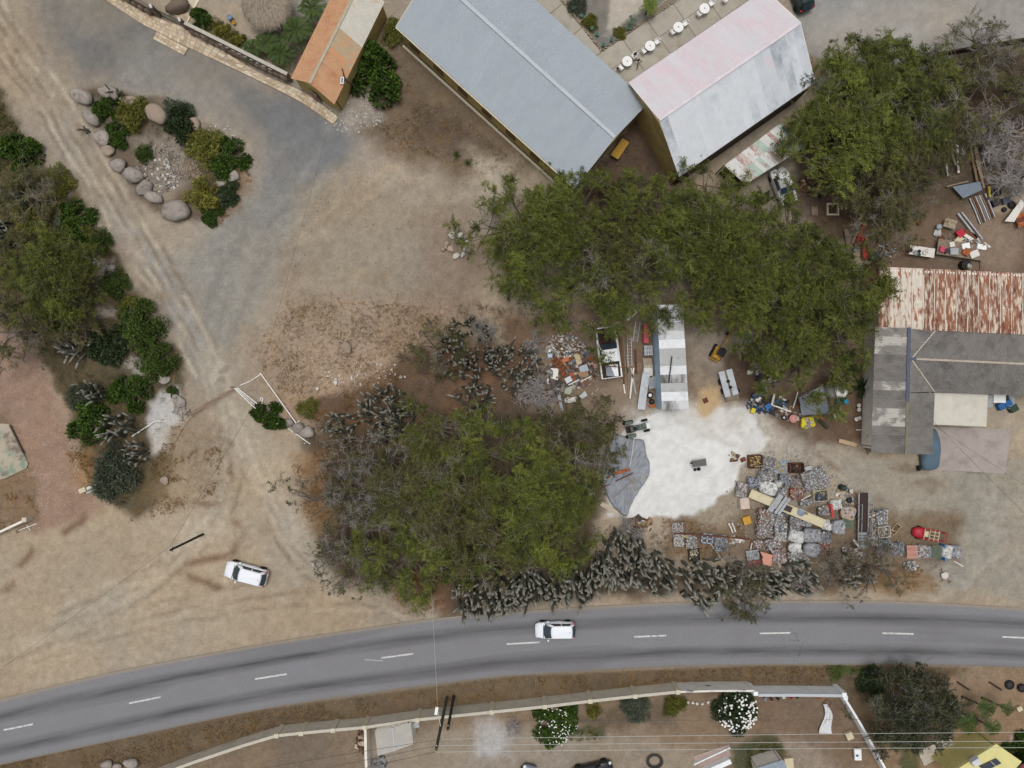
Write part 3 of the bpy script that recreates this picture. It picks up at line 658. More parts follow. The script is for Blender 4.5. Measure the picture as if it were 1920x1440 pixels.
for px, py, r, h, lab, sd in ((1262, 455, 50, 7.6, 'dead grey branching snag standing out of the green crowns', 1), (1868, 262, 84, 3.4, 'large tangled leafless grey tree above the scrap at right', 2), (1905, 330, 60, 2.4, 'tangled grey brushwood at the right edge beside the tyres', 3),
        (905, 620, 40, 2.6, 'grey leafless bush behind the tall upright cacti', 4), (1010, 740, 46, 1.8, 'fallen grey brushwood left of the scrap heap', 5), (655, 885, 40, 3.0, 'bare grey bush under the fallen cacti', 6), (1000, 640, 34, 1.6, 'small dry brushwood by the upper edge of the scrap heap', 7), (960, 1000, 26, 4.9, 'thin dead limb rising from the thicket', 8), (770, 1045, 30, 4.6, 'pale dead branch on the lower thicket', 9), (1740, 230, 40, 3.4, 'bare branches beside the timber stacks', 10), (1180, 990, 34, 1.2, 'pile of dry branches above the roadside cacti', 11), (1500, 1090, 40, 1.6, 'brown thorn brush beside the roadside cactus', 12)):
    dead_tree(px, py, r, h, lab, sd, 14 if r > 45 else 9, thick=1.7 if r > 45 else 1.1)

# shrubs
def shrub_proto(seed, pal, n=5200, lumps=26, ll=(.10, .2), lw=(.07, .12), flat=.8):
    rs = np.random.RandomState(seed); root = thing('shrub', 'x', 'shrub')
    st = MB()
    for i in range(7):
        a = i * .9; st.tube([(0, 0, -.1), (math.cos(a) * .3, math.sin(a) * .3, .4), (math.cos(a) * .62, math.sin(a) * .62, .75 * flat)], [.04, .03, .015], 4, False)
    st.build('stem', M_bark, root)
    lc = rs.normal(0, 1, (lumps, 3)); lc[:, 2] = np.abs(lc[:, 2]); lc /= np.linalg.norm(lc, axis=1, keepdims=True); lc *= rs.uniform(.35, .95, (lumps, 1)); lr = rs.uniform(.13, .36, lumps); tone = rs.uniform(.65, 1.25, lumps)
    li = rs.randint(0, lumps, n); d = rs.normal(0, 1, (n, 3)); d[:, 2] += .35; d /= np.linalg.norm(d, axis=1, keepdims=True)
    p = lc[li] + d * lr[li][:, None] * rs.uniform(.6, 1.05, (n, 1)); p[:, 2] = p[:, 2] * flat + .12
    k = p[:, 2] > .02; p = p[k]; d = d[k]; li = li[k]; n = len(p)
    ld = d + rs.normal(0, .6, (n, 3)); up = rs.normal(0, 1, (n, 3)); cv = np.clip(rs.normal(.5, .25, n), 0, 1)[:, None]
    p0, p1, p2 = (np.array(x) for x in pal); col = np.where(cv < .5, p0 + (p1 - p0) * cv * 2, p1 + (p2 - p1) * (cv * 2 - 1)) * tone[li][:, None]
    leaf_object('crown', p, ld, up, rs.uniform(*ll, n), rs.uniform(*lw, n), col, root); return root
SH = {'green': shrub_proto(31, [S(30, 44, 16), S(50, 72, 22), S(78, 100, 34)]), 'dark': shrub_proto(32, [S(28, 38, 24), S(44, 58, 34), S(66, 82, 48)], 5200, 34),
      'olive': shrub_proto(33, [S(60, 62, 26), S(92, 94, 38), S(122, 122, 56)], 4200, 30, (.12, .24), (.035, .06)), 'yellow': shrub_proto(34, [S(72, 72, 26), S(104, 102, 42), S(128, 126, 58)], 4600, 26, (.1, .2), (.04, .07)),
      'grey': shrub_proto(35, [S(48, 54, 44), S(70, 78, 62), S(98, 104, 86)], 4200, 30, (.16, .3), (.03, .05)), 'fine': shrub_proto(36, [S(38, 50, 20), S(60, 78, 30), S(86, 104, 44)], 6000, 40, (.07, .14), (.04, .07))}
SHRUB_NAME = {'green': 'shrub', 'dark': 'shrub', 'olive': 'bush', 'yellow': 'flowering_bush', 'grey': 'bush', 'fine': 'shrub'}
sh_used = set()
def shrub(kind, px, py, rpx, label, hs=1.0, rz=None, sy=1.0, group='leafy shrubs'):
    t = SH[kind] if kind not in sh_used else copy_tree(SH[kind]); sh_used.add(kind); t.name = SHRUB_NAME[kind]
    s = rpx / PPM; zc = s * .5 * hs; c = W(px, py, zc); t.location = (c.x, c.y, -.05); t.scale = (s * (1.08 + .14 * math.sin(px)), s * sy * (1.08 + .14 * math.cos(py * 1.3)), s * hs * .95); t.rotation_euler.z = (px * .37 + py * .11) if rz is None else rz
    return tag(t, label, 'shrub', group)
for a in [('green', 702, 130, 52, 'large dense round green shrub beside the orange roofed shed', 1.0),
 ('green', 195, 198, 23, 'dark green bush between the two upper boulders of the island', .9), ('olive', 247, 210, 31, 'feathery olive bush in the upper middle of the stone island', .8), ('green', 216, 252, 21, 'round green bush beside the island\'s left boulders', .9),
 ('dark', 338, 233, 30, 'dark green bush at the upper right rim of the island', .9), ('grey', 333, 208, 24, 'blue green leafy bush at the upper right tip of the island', .7), ('fine', 268, 288, 19, 'small green bush in the middle of the island', .8), ('olive', 385, 280, 34, 'olive bush on the right part of the island', .7),
 ('green', 422, 295, 31, 'bright green bush at the right end of the island', .9), ('yellow', 384, 368, 33, 'yellow green feathery bush at the bottom of the island', .8), ('green', 392, 400, 20, 'small green bush at the bottom tip of the island', .8), ('dark', 425, 362, 22, 'spiky dark bush right of the yellow green one on the island', .6),
 ('green', 32, 280, 33, 'round green shrub at the left edge beside the dirt drive', .9), ('green', 133, 415, 32, 'green shrub beside the blue agave in the left verge', .8), ('fine', 186, 453, 24, 'fine leaved dark green shrub beside the drive in the left verge', .8), ('fine', 213, 533, 29, 'dark green shrub beneath the grey boulder in the left verge', .8), ('grey', 40, 375, 20, 'grey leaved succulent bush in the left verge', .5),
 ('fine', 262, 608, 46, 'big dark green shrub against the drive in the left verge', .8), ('fine', 292, 678, 36, 'dark green shrub above the white sandy patch', .8), ('dark', 192, 645, 40, 'dull green shrub right of the leaning cacti', .7), ('green', 238, 733, 38, 'mid green shrub left of the white sandy patch', .7), ('green', 166, 790, 38, 'green shrub at the edge of the reddish track', .8), ('grey', 150, 745, 24, 'grey green shrub at the edge of the reddish track', .7), ('olive', 250, 575, 24, 'olive bush between two dark shrubs on the drive side', .6),
 ('grey', 214, 888, 42, 'round grey green bush at the foot of the verge', .8), ('olive', 60, 430, 40, 'low olive scrub beside the left edge cactus', .5), ('olive', 110, 340, 30, 'low yellowish scrub left of the drive', .35), ('fine', 112, 590, 34, 'green shrub beneath the big verge tree', .6),
 ('green', 501, 783, 27, 'small green shrub growing through the gate rail', 1.0), ('green', 322, 733, 10, 'tiny green bush beside the flat grey stone', .8), ('olive', 575, 765, 20, 'sparse olive bush at the end of the white pole', .5),
 ('olive', 1267, 1325, 21, 'small yellow flecked bush behind the boundary wall', .8), ('yellow', 1112, 1337, 17, 'bright yellow green croton bush by the flowering hedge', .7), ('grey', 1190, 1325, 24, 'dry greyish bush behind the boundary wall', .5),
 ('dark', 1640, 1282, 26, 'small dark green bush at the road side of the dark tree', .5), ('yellow', 1786, 1316, 12, 'bright yellow green sprig on the right flank of the dark tree', 1.6), ('green', 1918, 1405, 26, 'bright green bush beside the yellow house', .7),
 ('green', 376, 32, 22, 'green bush in the corner of the garden terrace', .9), ('yellow', 412, 52, 20, 'cream flowering bush behind the stone wall', .8), ('yellow', 440, 72, 20, 'yellow flowering bush behind the stone wall', .8), ('olive', 742, 60, 26, 'yellow green bush in the gap beside the warehouse corner', .7),
 ('olive', 1108, 40, 15, 'thin yellow green plant in the gravel garden bed', .8), ('grey', 1085, 8, 20, 'greyish shrub in the gravel garden bed at the top edge', .6), ('olive', 1163, 62, 12, 'orange green potted plant in the corner of the bed', .7), ('dark', 1820, 1330, 1, 'x', .1)][:-1]:
    shrub(*a)
for sd_, (px, py, r, lab, hs_) in enumerate(((1046, 1362, 38, 'dark green hedge bush dotted with white flowers', .7), (1385, 1338, 36, 'dark bush covered with white round blossoms', .8))):
    t = shrub('green' if sd_ == 0 else 'dark', px, py, r, lab, hs_)
    rs = np.random.RandomState(60 + sd_); nfl = 90 if sd_ == 0 else 150
    P_ = []; fm = MB(); fr = .075 if sd_ == 0 else .12
    sc_ = t.scale
    for i in range(nfl):
        d = rs.normal(0, 1, 3); d[2] = abs(d[2]) + .3; d /= np.linalg.norm(d); q = d * rs.uniform(.78, .98); z_ = q[2] * .8 + .16
        fm.lathe([(fr * .4 / sc_[0], z_ - .02), (fr / sc_[0], z_ + .02), (fr * .8 / sc_[0], z_ + .05), (.01, z_ + .07)], 7, (q[0], q[1], 0))
    fo = fm.build('blossom', M('blossom_white_%d' % sd_, S(232, 232, 226), .8, .1), t); fo['kind'] = 'stuff'
dead_tree(962, 1368, 20, 1.0, 'silvery dry bush on the pale gravel behind the wall', 77)

# columnar cacti
def stem_proto(seed, L=3.0, bend=.3):
    rnd = random.Random(seed); n = 12; rows = 9; mb = MB(); vs = []; fs = []
    for i in range(rows):
        t = i / (rows - 1); z = L * t
        rr = .085 * (1 if t < .93 else .62) * (.82 if i == 0 else 1); rr *= 1 + .06 * math.sin(t * 9 + seed)
        if i == rows - 1: rr = .03; 
        ox = bend * t * t; oy = .08 * math.sin(t * 3 + seed)
        for k in range(n):
            r2 = rr * (1.0 if k % 2 == 0 else .74); a = 2 * math.pi * k / n
            vs.append((ox + math.cos(a) * r2, oy + math.sin(a) * r2, z))
    for i in range(rows - 1):
        for k in range(n):
            k2 = (k + 1) % n; fs.append((i * n + k, i * n + k2, (i + 1) * n + k2, (i + 1) * n + k))
    fs.append(tuple(range((rows - 1) * n, rows * n))); mb.add(vs, fs)
    me = bpy.data.meshes.new('stem'); me.from_pydata(mb.v, [], mb.f); me.materials.append(M_cactus); me.materials.append(M_ctip)
    for i, p in enumerate(me.polygons):
        p.use_smooth = True
        if i >= (rows - 3) * n: p.material_index = 1
    return me
STEMS = [stem_proto(i, 3.0, b) for i, b in enumerate((.05, .15, .3, .5))]
def cactus(px, py, rpx, h, n, label, seed, lean=(0, 0), base_sp=.35, thick=1.0, sy=1.0, flop=0.0, road=False):
    """clump of ribbed columns on a short trunk; px,py is the foot of the clump on the ground"""
    rnd = random.Random(seed); c = W(px, py); root = thing('columnar_cactus', label, 'cactus', (c.x, c.y, 0), 0, 'columnar cacti')
    tr = MB(); tr.tube([(0, 0, -.2), (0, 0, .5)], [.2, .16], 8); tr.build('trunk', M_bark, root, True)
    Rw = rpx / PPM
    for i in range(int(n * 1.25)):
        a = rnd.uniform(0, 6.283); q = math.sqrt(rnd.random()); bx, by = math.cos(a) * q * Rw, math.sin(a) * q * Rw * sy
        hh = h * rnd.uniform(.55, 1.05) * (1.05 - .3 * q)
        tilt = rnd.uniform(.0, .12) + .06 * q + flop * rnd.uniform(.1, .9); az = (math.atan2(lean[1], lean[0]) + rnd.gauss(0, 1.1)) if (flop > 0 or rnd.random() < .35) else rnd.uniform(0, 6.283)
        if road: az = math.atan2(lean[1], lean[0]) + rnd.gauss(0, .75); tilt = rnd.uniform(.05, .5) * (.4 + .6 * q)
        o = bpy.data.objects.new('stem', rnd.choice(STEMS)); COL.objects.link(o); o.parent = root
        o.location = (bx, by, rnd.uniform(-.1, .15)); s = thick * rnd.uniform(1.1, 1.7)
        o.rotation_euler = Matrix.Rotation(az, 4, 'Z').to_euler()
        m = Matrix.Rotation(az, 3, 'Z') @ Matrix.Rotation(tilt, 3, 'Y') @ Matrix.Rotation(rnd.uniform(0, 6.28), 3, 'Z'); o.rotation_euler = m.to_euler(); o.scale = (s, s, hh / 3.0)
    return root
for i, a in enumerate([(20, 445, 26, 3.4, 24, 'columnar cactus clump at the left edge', (-1, 0)), (150, 655, 20, 3.2, 18, 'cactus clump leaning left below the big verge tree', (-1.5, .2)), (190, 735, 20, 3.2, 18, 'cactus clump between shrubs above the reddish track', (-1.5, .1)),
  (232, 800, 26, 3.4, 26, 'largest verge cactus clump beside the broken white frame', (-1, -.2)), (262, 850, 20, 3.2, 18, 'cactus clump just above the round grey green bush', (-.3, -.8)),
  (882, 655, 56, 4.4, 90, 'tall upright cactus thicket seen as pale tips', (0, 0)), (735, 775, 50, 3.6, 74, 'sprawling cactus clump below the fallen white rail', (-.6, .2)), (650, 800, 32, 2.2, 24, 'low cactus clump beside the round boulders of the gate', (-1, 0)), (965, 690, 46, 2.6, 60, 'fallen cactus stems left of the scrap heap', (1, 0)), (890, 735, 30, 3.2, 34, 'cactus clump below the tall upright thicket', (0, -.4)),
  (900, 1085, 44, 3.8, 66, 'leftmost cactus clump on the road edge', (-.2, -1)), (985, 1078, 34, 3.6, 50, 'roadside cactus clump above the passing car', (0, -1)), (1085, 1072, 32, 3.4, 46, 'roadside cactus clump right of the passing car', (0, -1)), (1165, 1018, 42, 3.8, 74, 'biggest roadside cactus clump below the white chalk', (0, -1)), (1130, 1050, 26, 3.4, 40, 'cactus clump squeezed between the two biggest roadside clumps', (0, -1)), (945, 1092, 28, 3.6, 40, 'second cactus clump from the left on the road edge', (0, -1)), (1375, 1075, 34, 2.6, 40, 'low cactus clump beside the brown leafless bush', (.6, -.5)), (1440, 1072, 26, 2.6, 28, 'cactus clump left of the green one below the bales', (.6, -.5)), (1036, 1080, 26, 3.2, 36, 'cactus clump directly above the passing car', (0, -1)), (1225, 1055, 36, 3.2, 50, 'roadside cactus clump below the trays of rubble', (.3, -.7)),
  (1310, 1068, 42, 2.8, 52, 'low leaning cactus clump along the roadside brush', (.7, -.5)), (1482, 1062, 34, 2.8, 34, 'green cactus clump below the scrap bales', (.9, -.5)), (1590, 1062, 18, 2.2, 14, 'small cactus clump left of the bare brown bush', (.8, -.2))]):
    rd = a[1] > 1000
    cactus(a[0], a[1] + (15 if rd else 0), a[2] * (1.12 if rd else 1), a[3] * (1.1 if rd else 1), a[4], a[5], 200 + i, a[6], thick=1.25 if rd else 1.0, road=rd, flop=0 if rd else .6 if 'fallen' in a[5] or 'sprawling' in a[5] or 'low' in a[5] else .0)
# two tall loose arms in the island
cactus(222, 178, 10, 2.2, 6, 'thin green cactus stems behind the pale island boulder', 301, (1, -.5), thick=.7, flop=.8)
cactus(164, 245, 7, 1.5, 5, 'small sprawling cactus at the left rim of the island', 302, (-1, 0), thick=.6, flop=.9)

# agaves and palms
M_agave = M('agave_leaf', S(92, 108, 92), .7, .15, 3); M_palm = M('palm_leaf', S(60, 78, 28), .6, .25, 3, rnd=.15); M_palm2 = M('palm_leaf_yellow', S(96, 112, 42), .6, .25, 3, rnd=.15)
def rosette(px, py, rpx, label, seed, mat, n=22, name='agave', cat='agave', w=.09, z0=0.0):
    rnd = random.Random(seed); c = W(px, py, .3); root = thing(name, label, cat, (c.x, c.y, z0)); Rw = rpx / PPM
    for i in range(n):
        a = i * 2.4; el = R(rnd.uniform(8, 70)); L = Rw * rnd.uniform(.8, 1.1); mb = MB(); d = Vector((math.cos(a), math.sin(a), 0)); s = Vector((-d.y, d.x, 0))
        pts = []
        for t, ww in ((0, .6), (.3, 1), (.7, .7), (1, .05)):
            p = d * L * t * math.cos(el) + Vector((0, 0, .05 + L * t * math.sin(el) - .25 * L * t * t)); pts += [p - s * w * ww * Rw, p + Vector((0, 0, -.03 * Rw)), p + s * w * ww * Rw]
        mb.add(pts, [(k * 3 + j, k * 3 + j + 1, k * 3 + j + 4, k * 3 + j + 3) for k in range(3) for j in range(2)]); mb.build('leaf', mat, root)
    return root
rosette(110, 413, 18, 'blue grey agave in the left verge', 1, M_agave); rosette(192, 372 + 165, 15, 'dark agave beneath the tall verge shrub', 2, M_agave, 18); rosette(420, 375, 22, 'dark spiky agave at the lower right of the island', 3, M('agave_dark', S(58, 66, 54), .7, .2), 26)
rosette(856, 290, 14, 'spiky grass tuft on the left of the bare ground below the warehouse', 4, M_palm, 20, 'grass_tuft', 'grass tuft', .04); rosette(877, 305, 13, 'spiky grass tuft on the right of the bare ground below the warehouse', 5, M_palm, 20, 'grass_tuft', 'grass tuft', .04)
rosette(1618, 725, 36, 'dark green spear leaved plant beside the house wall', 6, M('spear_leaf', S(44, 60, 34), .6, .25), 30, 'yucca', 'yucca', .045); rosette(1600, 690, 26, 'dark spear leaved plant between tree and house', 7, M('spear_leaf2', S(48, 62, 36), .6, .25), 24, 'yucca', 'yucca', .05)
def palm(px, py, rpx, h, label, seed, mat, nf=13, tilt=0.0):
    rnd = random.Random(seed); c = W(px, py, h); root = thing('palm', label, 'palm', (c.x, c.y, 0), 0, 'small palms'); Rw = rpx / PPM * (1 - h / H)
    t = MB(); t.tube([(tilt, 0, -.1), (tilt * .4, .03, h * .5), (0, 0, h)], [.12, .09, .08], 8); t.build('trunk', M_bark, root, True)
    for i in range(nf):
        a = i * 2.399 + rnd.uniform(-.2, .2); el = R(rnd.uniform(5, 55)); L = Rw * rnd.uniform(.85, 1.15); fm = MB(); d = Vector((math.cos(a), math.sin(a), 0)); s = Vector((-d.y, d.x, 0)); N = 12; mid = []
        for k in range(N + 1):
            tt = k / N; mid.append(d * L * tt * math.cos(el) + Vector((0, 0, h + L * tt * math.sin(el) - .55 * L * tt * tt)))
        fm.tube([mid[0], mid[N // 2], mid[N]], [.02, .014, .006], 3, False)
        for k in range(1, N + 1):
            for sg in (-1, 1):
                ll = L * .34 * math.sin(math.pi * (.12 + .8 * k / (N + 1))); b = mid[k]; tip = b + s * sg * ll + d * ll * .55 + Vector((0, 0, -ll * .35)); ax = d * .03 * Rw
                fm.add([b - ax, b.lerp(tip, .5) - ax * 1.3 + Vector((0, 0, .02)), tip, b.lerp(tip, .5) + ax * 1.3], [(0, 1, 2, 3)])
        fm.build('frond', mat, root)
    return root
for i, a in enumerate([(500, 20 + 62, 28, 1.4, 'dark palm nearest the garden stone wall on the left'), (555, 58, 31, 2.0, 'palm between the thatched shade and the orange roof'), (525, 100, 26, 1.4, 'palm beside the stone wall near the orange roof'), (585, 15, 28, 2.0, 'palm beside the orange roof at the top edge'), (472, 92, 22, 1.2, 'small palm behind the stone wall below the thatched shade')]):
    palm(*a, 400 + i, M_palm)
palm(1217, 10, 20, 1.6, 'bright palm in the round stone bed by the patio', 410, M_palm2, 12); palm(1185, 36, 11, .9, 'small grey green palm in a pot at the patio edge', 411, M_agave, 8)
for i, a in enumerate([(1850, 1328, 21, 2.6, 'bushy palm right of the dark tree'), (1888, 1330, 15, 2.6, 'small palm near the right edge beside the dark tree'), (1814, 1354, 24, 1.2, 'short wide palm beside the dark tree'), (1860, 1364, 19, 2.4, 'leaning palm above the yellow house')]):
    palm(*a, 420 + i, M_palm, 11, -.8)

def scrub(zones, n, label, pal, seed, h=(.15, .8), thr=.44, name='low_scrub', ll=(.08, .2), twig=.25):
    rs = np.random.RandomState(seed); Q = []
    area = [float((np.array(z).max(0) - np.array(z).min(0)).prod()) for z in zones]
    for z, a_ in zip(zones, area):
        pa = np.array(z, float); q = rs.uniform(pa.min(0), pa.max(0), (int(n * a_ / sum(area)), 2)); m = (sdf_poly(q[:, 0] + rs.normal(0, 4, len(q)), q[:, 1], z) < 0) & (fbm(q[:, 0], q[:, 1], 40, seed + 70, 3) > thr); Q.append(q[m])
    Q = np.concatenate(Q); hh = np.clip((fbm(Q[:, 0], Q[:, 1], 26, seed + 90, 3) - .3) * 2, .1, 1); nb = 26; ii = np.repeat(np.arange(len(Q)), nb); N = len(ii)
    z = (h[0] + (h[1] - h[0]) * hh)[ii] * rs.rand(N) ** .6; p = np.stack([(Q[ii, 0] - 960) / PPM, (720 - Q[ii, 1]) / PPM, z - .05], 1) + rs.normal(0, .17, (N, 3)) * [1, 1, .3]
    d = rs.normal(0, 1, (N, 3)); d[:, 2] = np.abs(d[:, 2]) * .8; cv = np.clip(rs.rand(len(Q))[ii] * .8 + rs.normal(0, .12, N), 0, 1)[:, None]
    col = np.array(pal[0]) * (1 - cv) + np.array(pal[1]) * cv; tw = rs.rand(N) < twig; col[tw] = np.array(S(112, 104, 94)); L_l = rs.uniform(*ll, N); W_l = rs.uniform(.03, .07, N); L_l[tw] *= 2.2; W_l[tw] = .018
    return tag(leaf_object(name, p, d, rs.normal(0, 1, (N, 3)), L_l, W_l, col, None), label, None, kind='stuff')
scrub([[(-10, 150), (40, 240), (60, 310), (190, 430), (250, 560), (330, 670), (340, 740), (300, 800), (290, 900), (180, 930), (130, 800), (100, 700), (-10, 570)]], 2600, 'ragged low green scrub filling the left verge', [S(50, 53, 25), S(96, 94, 46)], 5, (.2, .9), .42)
scrub([[(830, 1040), (1120, 1040), (1130, 985), (1240, 990), (1250, 1060), (1420, 1068), (1700, 1062), (1690, 1100), (1420, 1105), (1150, 1112), (850, 1140)], [(560, 770), (760, 690), (1010, 640), (1030, 760), (640, 830)], [(600, 860), (660, 860), (700, 1090), (640, 1080)]], 2400, 'dry grey brown brush along the roadside hedge and thicket', [S(70, 62, 46), S(112, 98, 70)], 6, (.15, .7), .42, 'dry_brush', (.1, .26), .6)
scrub([[(1550, 185), (1640, 165), (1760, 118), (1960, 80), (1960, 300), (1780, 270), (1700, 420), (1560, 420)], [(880, 560), (1010, 590), (960, 640), (800, 640), (770, 690), (740, 680)]], 1500, 'olive undergrowth below the upper right trees', [S(62, 58, 34), S(102, 94, 56)], 7, (.2, .9), .45, 'undergrowth', (.1, .22), .45)
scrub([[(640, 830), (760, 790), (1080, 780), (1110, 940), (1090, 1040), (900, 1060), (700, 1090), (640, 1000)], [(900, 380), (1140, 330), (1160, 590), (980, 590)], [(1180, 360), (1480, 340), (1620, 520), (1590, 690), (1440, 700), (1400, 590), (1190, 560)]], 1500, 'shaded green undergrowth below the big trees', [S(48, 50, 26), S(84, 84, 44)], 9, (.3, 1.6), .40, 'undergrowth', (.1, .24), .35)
scrub([[(155, 170), (300, 190), (380, 240), (455, 290), (445, 345), (400, 405), (340, 340), (280, 300), (250, 250), (190, 270)]], 330, 'low weeds between the island bushes', [S(58, 58, 30), S(104, 96, 54)], 8, (.1, .45), .46)
# dry grass: uncountable tufts
def grass(zones, n, name, label, pal, seed, hgt=(.12, .3)):
    rs = np.random.RandomState(seed); P = []
    tot = []
    for z in zones:
        pa = np.array(z, float); lo, hi = pa.min(0), pa.max(0); tot.append((hi - lo).prod())
    tot = np.array(tot) / sum(tot)
    for z, f in zip(zones, tot):
        pa = np.array(z, float); lo, hi = pa.min(0), pa.max(0); k = int(n * f) + 1; q = rs.uniform(lo, hi, (k, 2))
        m = (sdf_poly(q[:, 0], q[:, 1], z) < 0) & (fbm(q[:, 0], q[:, 1], 34, 88, 3) > .46); P.append(q[m])
    P = np.concatenate(P); nb = 7; n = len(P) * nb; ii = np.repeat(np.arange(len(P)), nb)
    p = np.stack([(P[ii, 0] - 960) / PPM, (720 - P[ii, 1]) / PPM, np.full(n, -.06)], 1) + rs.normal(0, .06, (n, 3)) * [1, 1, 0]
    d = rs.normal(0, .8, (n, 3)); d[:, 2] = np.abs(d[:, 2]) + .35; up = rs.normal(0, 1, (n, 3)); cv = np.clip(rs.rand(len(P))[ii] * .7 + rs.rand(n) * .3, 0, 1)[:, None]
    col = np.array(pal[0]) * (1 - cv) + np.array(pal[1]) * cv
    o = leaf_object(name, p, d, up, rs.uniform(*hgt, n), rs.uniform(.02, .05, n), col, None); tag(o, label, None, kind='stuff'); return o
grass([[(545, 850), (620, 830), (650, 990), (600, 1020), (560, 940)], [(720, 1110), (800, 1060), (830, 1090), (830, 1145), (760, 1140)], [(1690, 1055), (1800, 1060), (1790, 1090), (1700, 1108)], [(320, 800), (380, 800), (420, 850), (400, 940), (330, 960), (240, 980), (260, 940)], [(120, 840), (170, 830), (185, 900), (150, 925)], [(-10, 920), (60, 930), (75, 960), (30, 1000), (-10, 1000)], [(560, 760), (740, 690), (780, 700), (700, 790), (600, 820)], [(1240, 970), (1400, 990), (1400, 1060), (1250, 1050)], [(440, 300), (475, 330), (440, 400), (405, 425)]], 9000, 'dry_grass', 'dry orange brown grass on the yard and verge edges', [S(112, 80, 42), S(166, 130, 76)], 1)
grass([[(-20, 1425), (200, 1396), (480, 1337), (960, 1272), (1440, 1250), (1560, 1252), (1540, 1284), (1260, 1278), (960, 1308), (690, 1344), (480, 1372), (250, 1440), (-20, 1445)]], 30000, 'verge_grass', 'dry brown grass strip between road and boundary wall', [S(96, 76, 48), S(140, 116, 76)], 2, (.06, .16))
grass([[(740, 110), (960, 300), (900, 330), (760, 280), (680, 220)], [(480, 640), (560, 570), (760, 570), (850, 600), (820, 660), (580, 750), (500, 720)]], 9000, 'weeds', 'sparse brown weeds on the bare ground by the warehouse and gate', [S(88, 74, 50), S(134, 112, 70)], 3, (.06, .16))
grass([[(-10, 170), (40, 250), (60, 310), (190, 430), (160, 500), (-10, 480)], [(1545, 1248), (1640, 1247), (1600, 1262), (1560, 1277)], [(1690, 1400), (1730, 1395), (1730, 1440), (1690, 1440)], [(1060, 1375), (1125, 1362), (1120, 1385), (1068, 1390)], [(1400, 1405), (1465, 1390), (1470, 1425), (1400, 1440)]], 9000, 'green_grass', 'low green weeds and grass in the verge and yards', [S(56, 66, 24), S(104, 106, 46)], 4, (.1, .28))
# ------------------------------------------------------------------ buildings
def corr_sheet(a, b, c, d, ribs, amp, mat, parent, name='roof_sheet', thick=.012):
    """corrugated sheet: ribs run from edge a-b to edge d-c"""
    a, b, c, d = Vector(a), Vector(b), Vector(c), Vector(d); nrm = (b - a).cross(d - a).normalized()
    if nrm.z < 0: nrm = -nrm
    vs = []; fs = []; n = ribs * 2
    for i in range(n + 1):
        t = i / n; h = amp if i % 2 else 0
        vs += [a.lerp(b, t) + nrm * h, d.lerp(c, t) + nrm * h]
    for i in range(n): fs.append((2 * i, 2 * i + 2, 2 * i + 3, 2 * i + 1))
    o = MB().add(vs, fs).build(name, mat, parent); return o
def slope(e0, e1, r0, r1, n, ribs, amp, matf, roof, gap=.012, jit=0.0, seed=0, rows=1):
    rnd = random.Random(seed)
    for i in range(n):
        for k in range(rows):
            t0, t1 = i / n, (i + 1) / n; u0, u1 = k / rows, min(1, (k + 1.06) / rows)
            def pt(t, u): return e0.lerp(e1, t).lerp(r0.lerp(r1, t), u)
            lift = Vector((0, 0, .008 * (i % 2) + .012 * (rows - k) + rnd.uniform(0, jit)))
            corr_sheet(pt(t0, u0) + lift, pt(t1 + gap / 10, u0) + lift, pt(t1 + gap / 10, u1) + lift, pt(t0, u1) + lift, ribs, amp, matf(i, k), roof)
def walls(foot, z1, mat, parent, t=.2, name='wall'):
    n = len(foot)
    for i in range(n):
        a, b = Vector(foot[i]), Vector(foot[(i + 1) % n]); a.z = b.z = 0; d = (b - a).normalized(); s = Vector((-d.y, d.x, 0)) * t / 2
        MB().prism([a + s, b + s - d * t, b - s - d * t, a - s], -.2, z1).build(name, mat, parent)
def inset(poly, k):
    c = sum((Vector(p) for p in poly), Vector()) / len(poly); return [c + (Vector(p) - c) * k for p in poly]
def gable_end(a, b, r, t, mat, parent):
    a, b, r = Vector(a), Vector(b), Vector(r); d = (b - a).normalized(); s = Vector((-d.y, d.x, 0)) * t / 2
    MB().add([a - s, b - s, r - s, a + s, b + s, r + s], [(0, 1, 2), (5, 4, 3), (0, 3, 4, 1), (1, 4, 5, 2), (2, 5, 3, 0)]).build('gable', mat, parent)

M_ochre = M('ochre_wall', S(160, 140, 88), .9, .18, 1.2, col2=S(128, 112, 74), c2=(.55, .75), s2=.8)
M_grey_roof = M('grey_roof_sheet', S(158, 166, 173), .55, .05, .6, metal=.0, bump=.03, rnd=.015, col2=S(150, 157, 165), c2=(.5, .8), s2=.25)
M_ridge_w = M('ridge_cap', S(176, 182, 187), .6, .06, 2)
M_trim = M('cream_trim', S(196, 188, 166), .8, .1)
# grey warehouse
ze, zr = 3.4, 5.6
Wn, Sn, En, Nn = W(743, 50, ze), W(1078, 352, ze), W(1216, 192, ze), W(881, -110, ze)
b = thing('warehouse', 'long warehouse with a plain blue grey metal roof and ochre walls', 'building', tuple(inset([Wn, Sn, En, Nn], 0)[0].xy) + (0,))
org = Vector(b.location)
def L_(v): return Vector(v) - org
rf_ = bpy.data.objects.new('roof', None); COL.objects.link(rf_); rf_.parent = b
mid0 = (Wn + Nn) / 2; mid1 = (Sn + En) / 2; mid0.z = mid1.z = zr
slope(L_(Wn), L_(Sn), L_(mid0), L_(mid1), 24, 5, .014, lambda i, k: M_grey_roof, rf_)
slope(L_(Nn), L_(En), L_(mid0), L_(mid1), 24, 5, .014, lambda i, k: M_grey_roof, rf_)
MB().bar(L_(mid0) + Vector((0, 0, .05)), L_(mid1) + Vector((0, 0, .05)), .34, .08).build('ridge_cap', M_ridge_w, rf_)
ft = inset([Wn, Sn, En, Nn], .965); walls([L_(p) for p in ft], ze - .05, M_ochre, b)
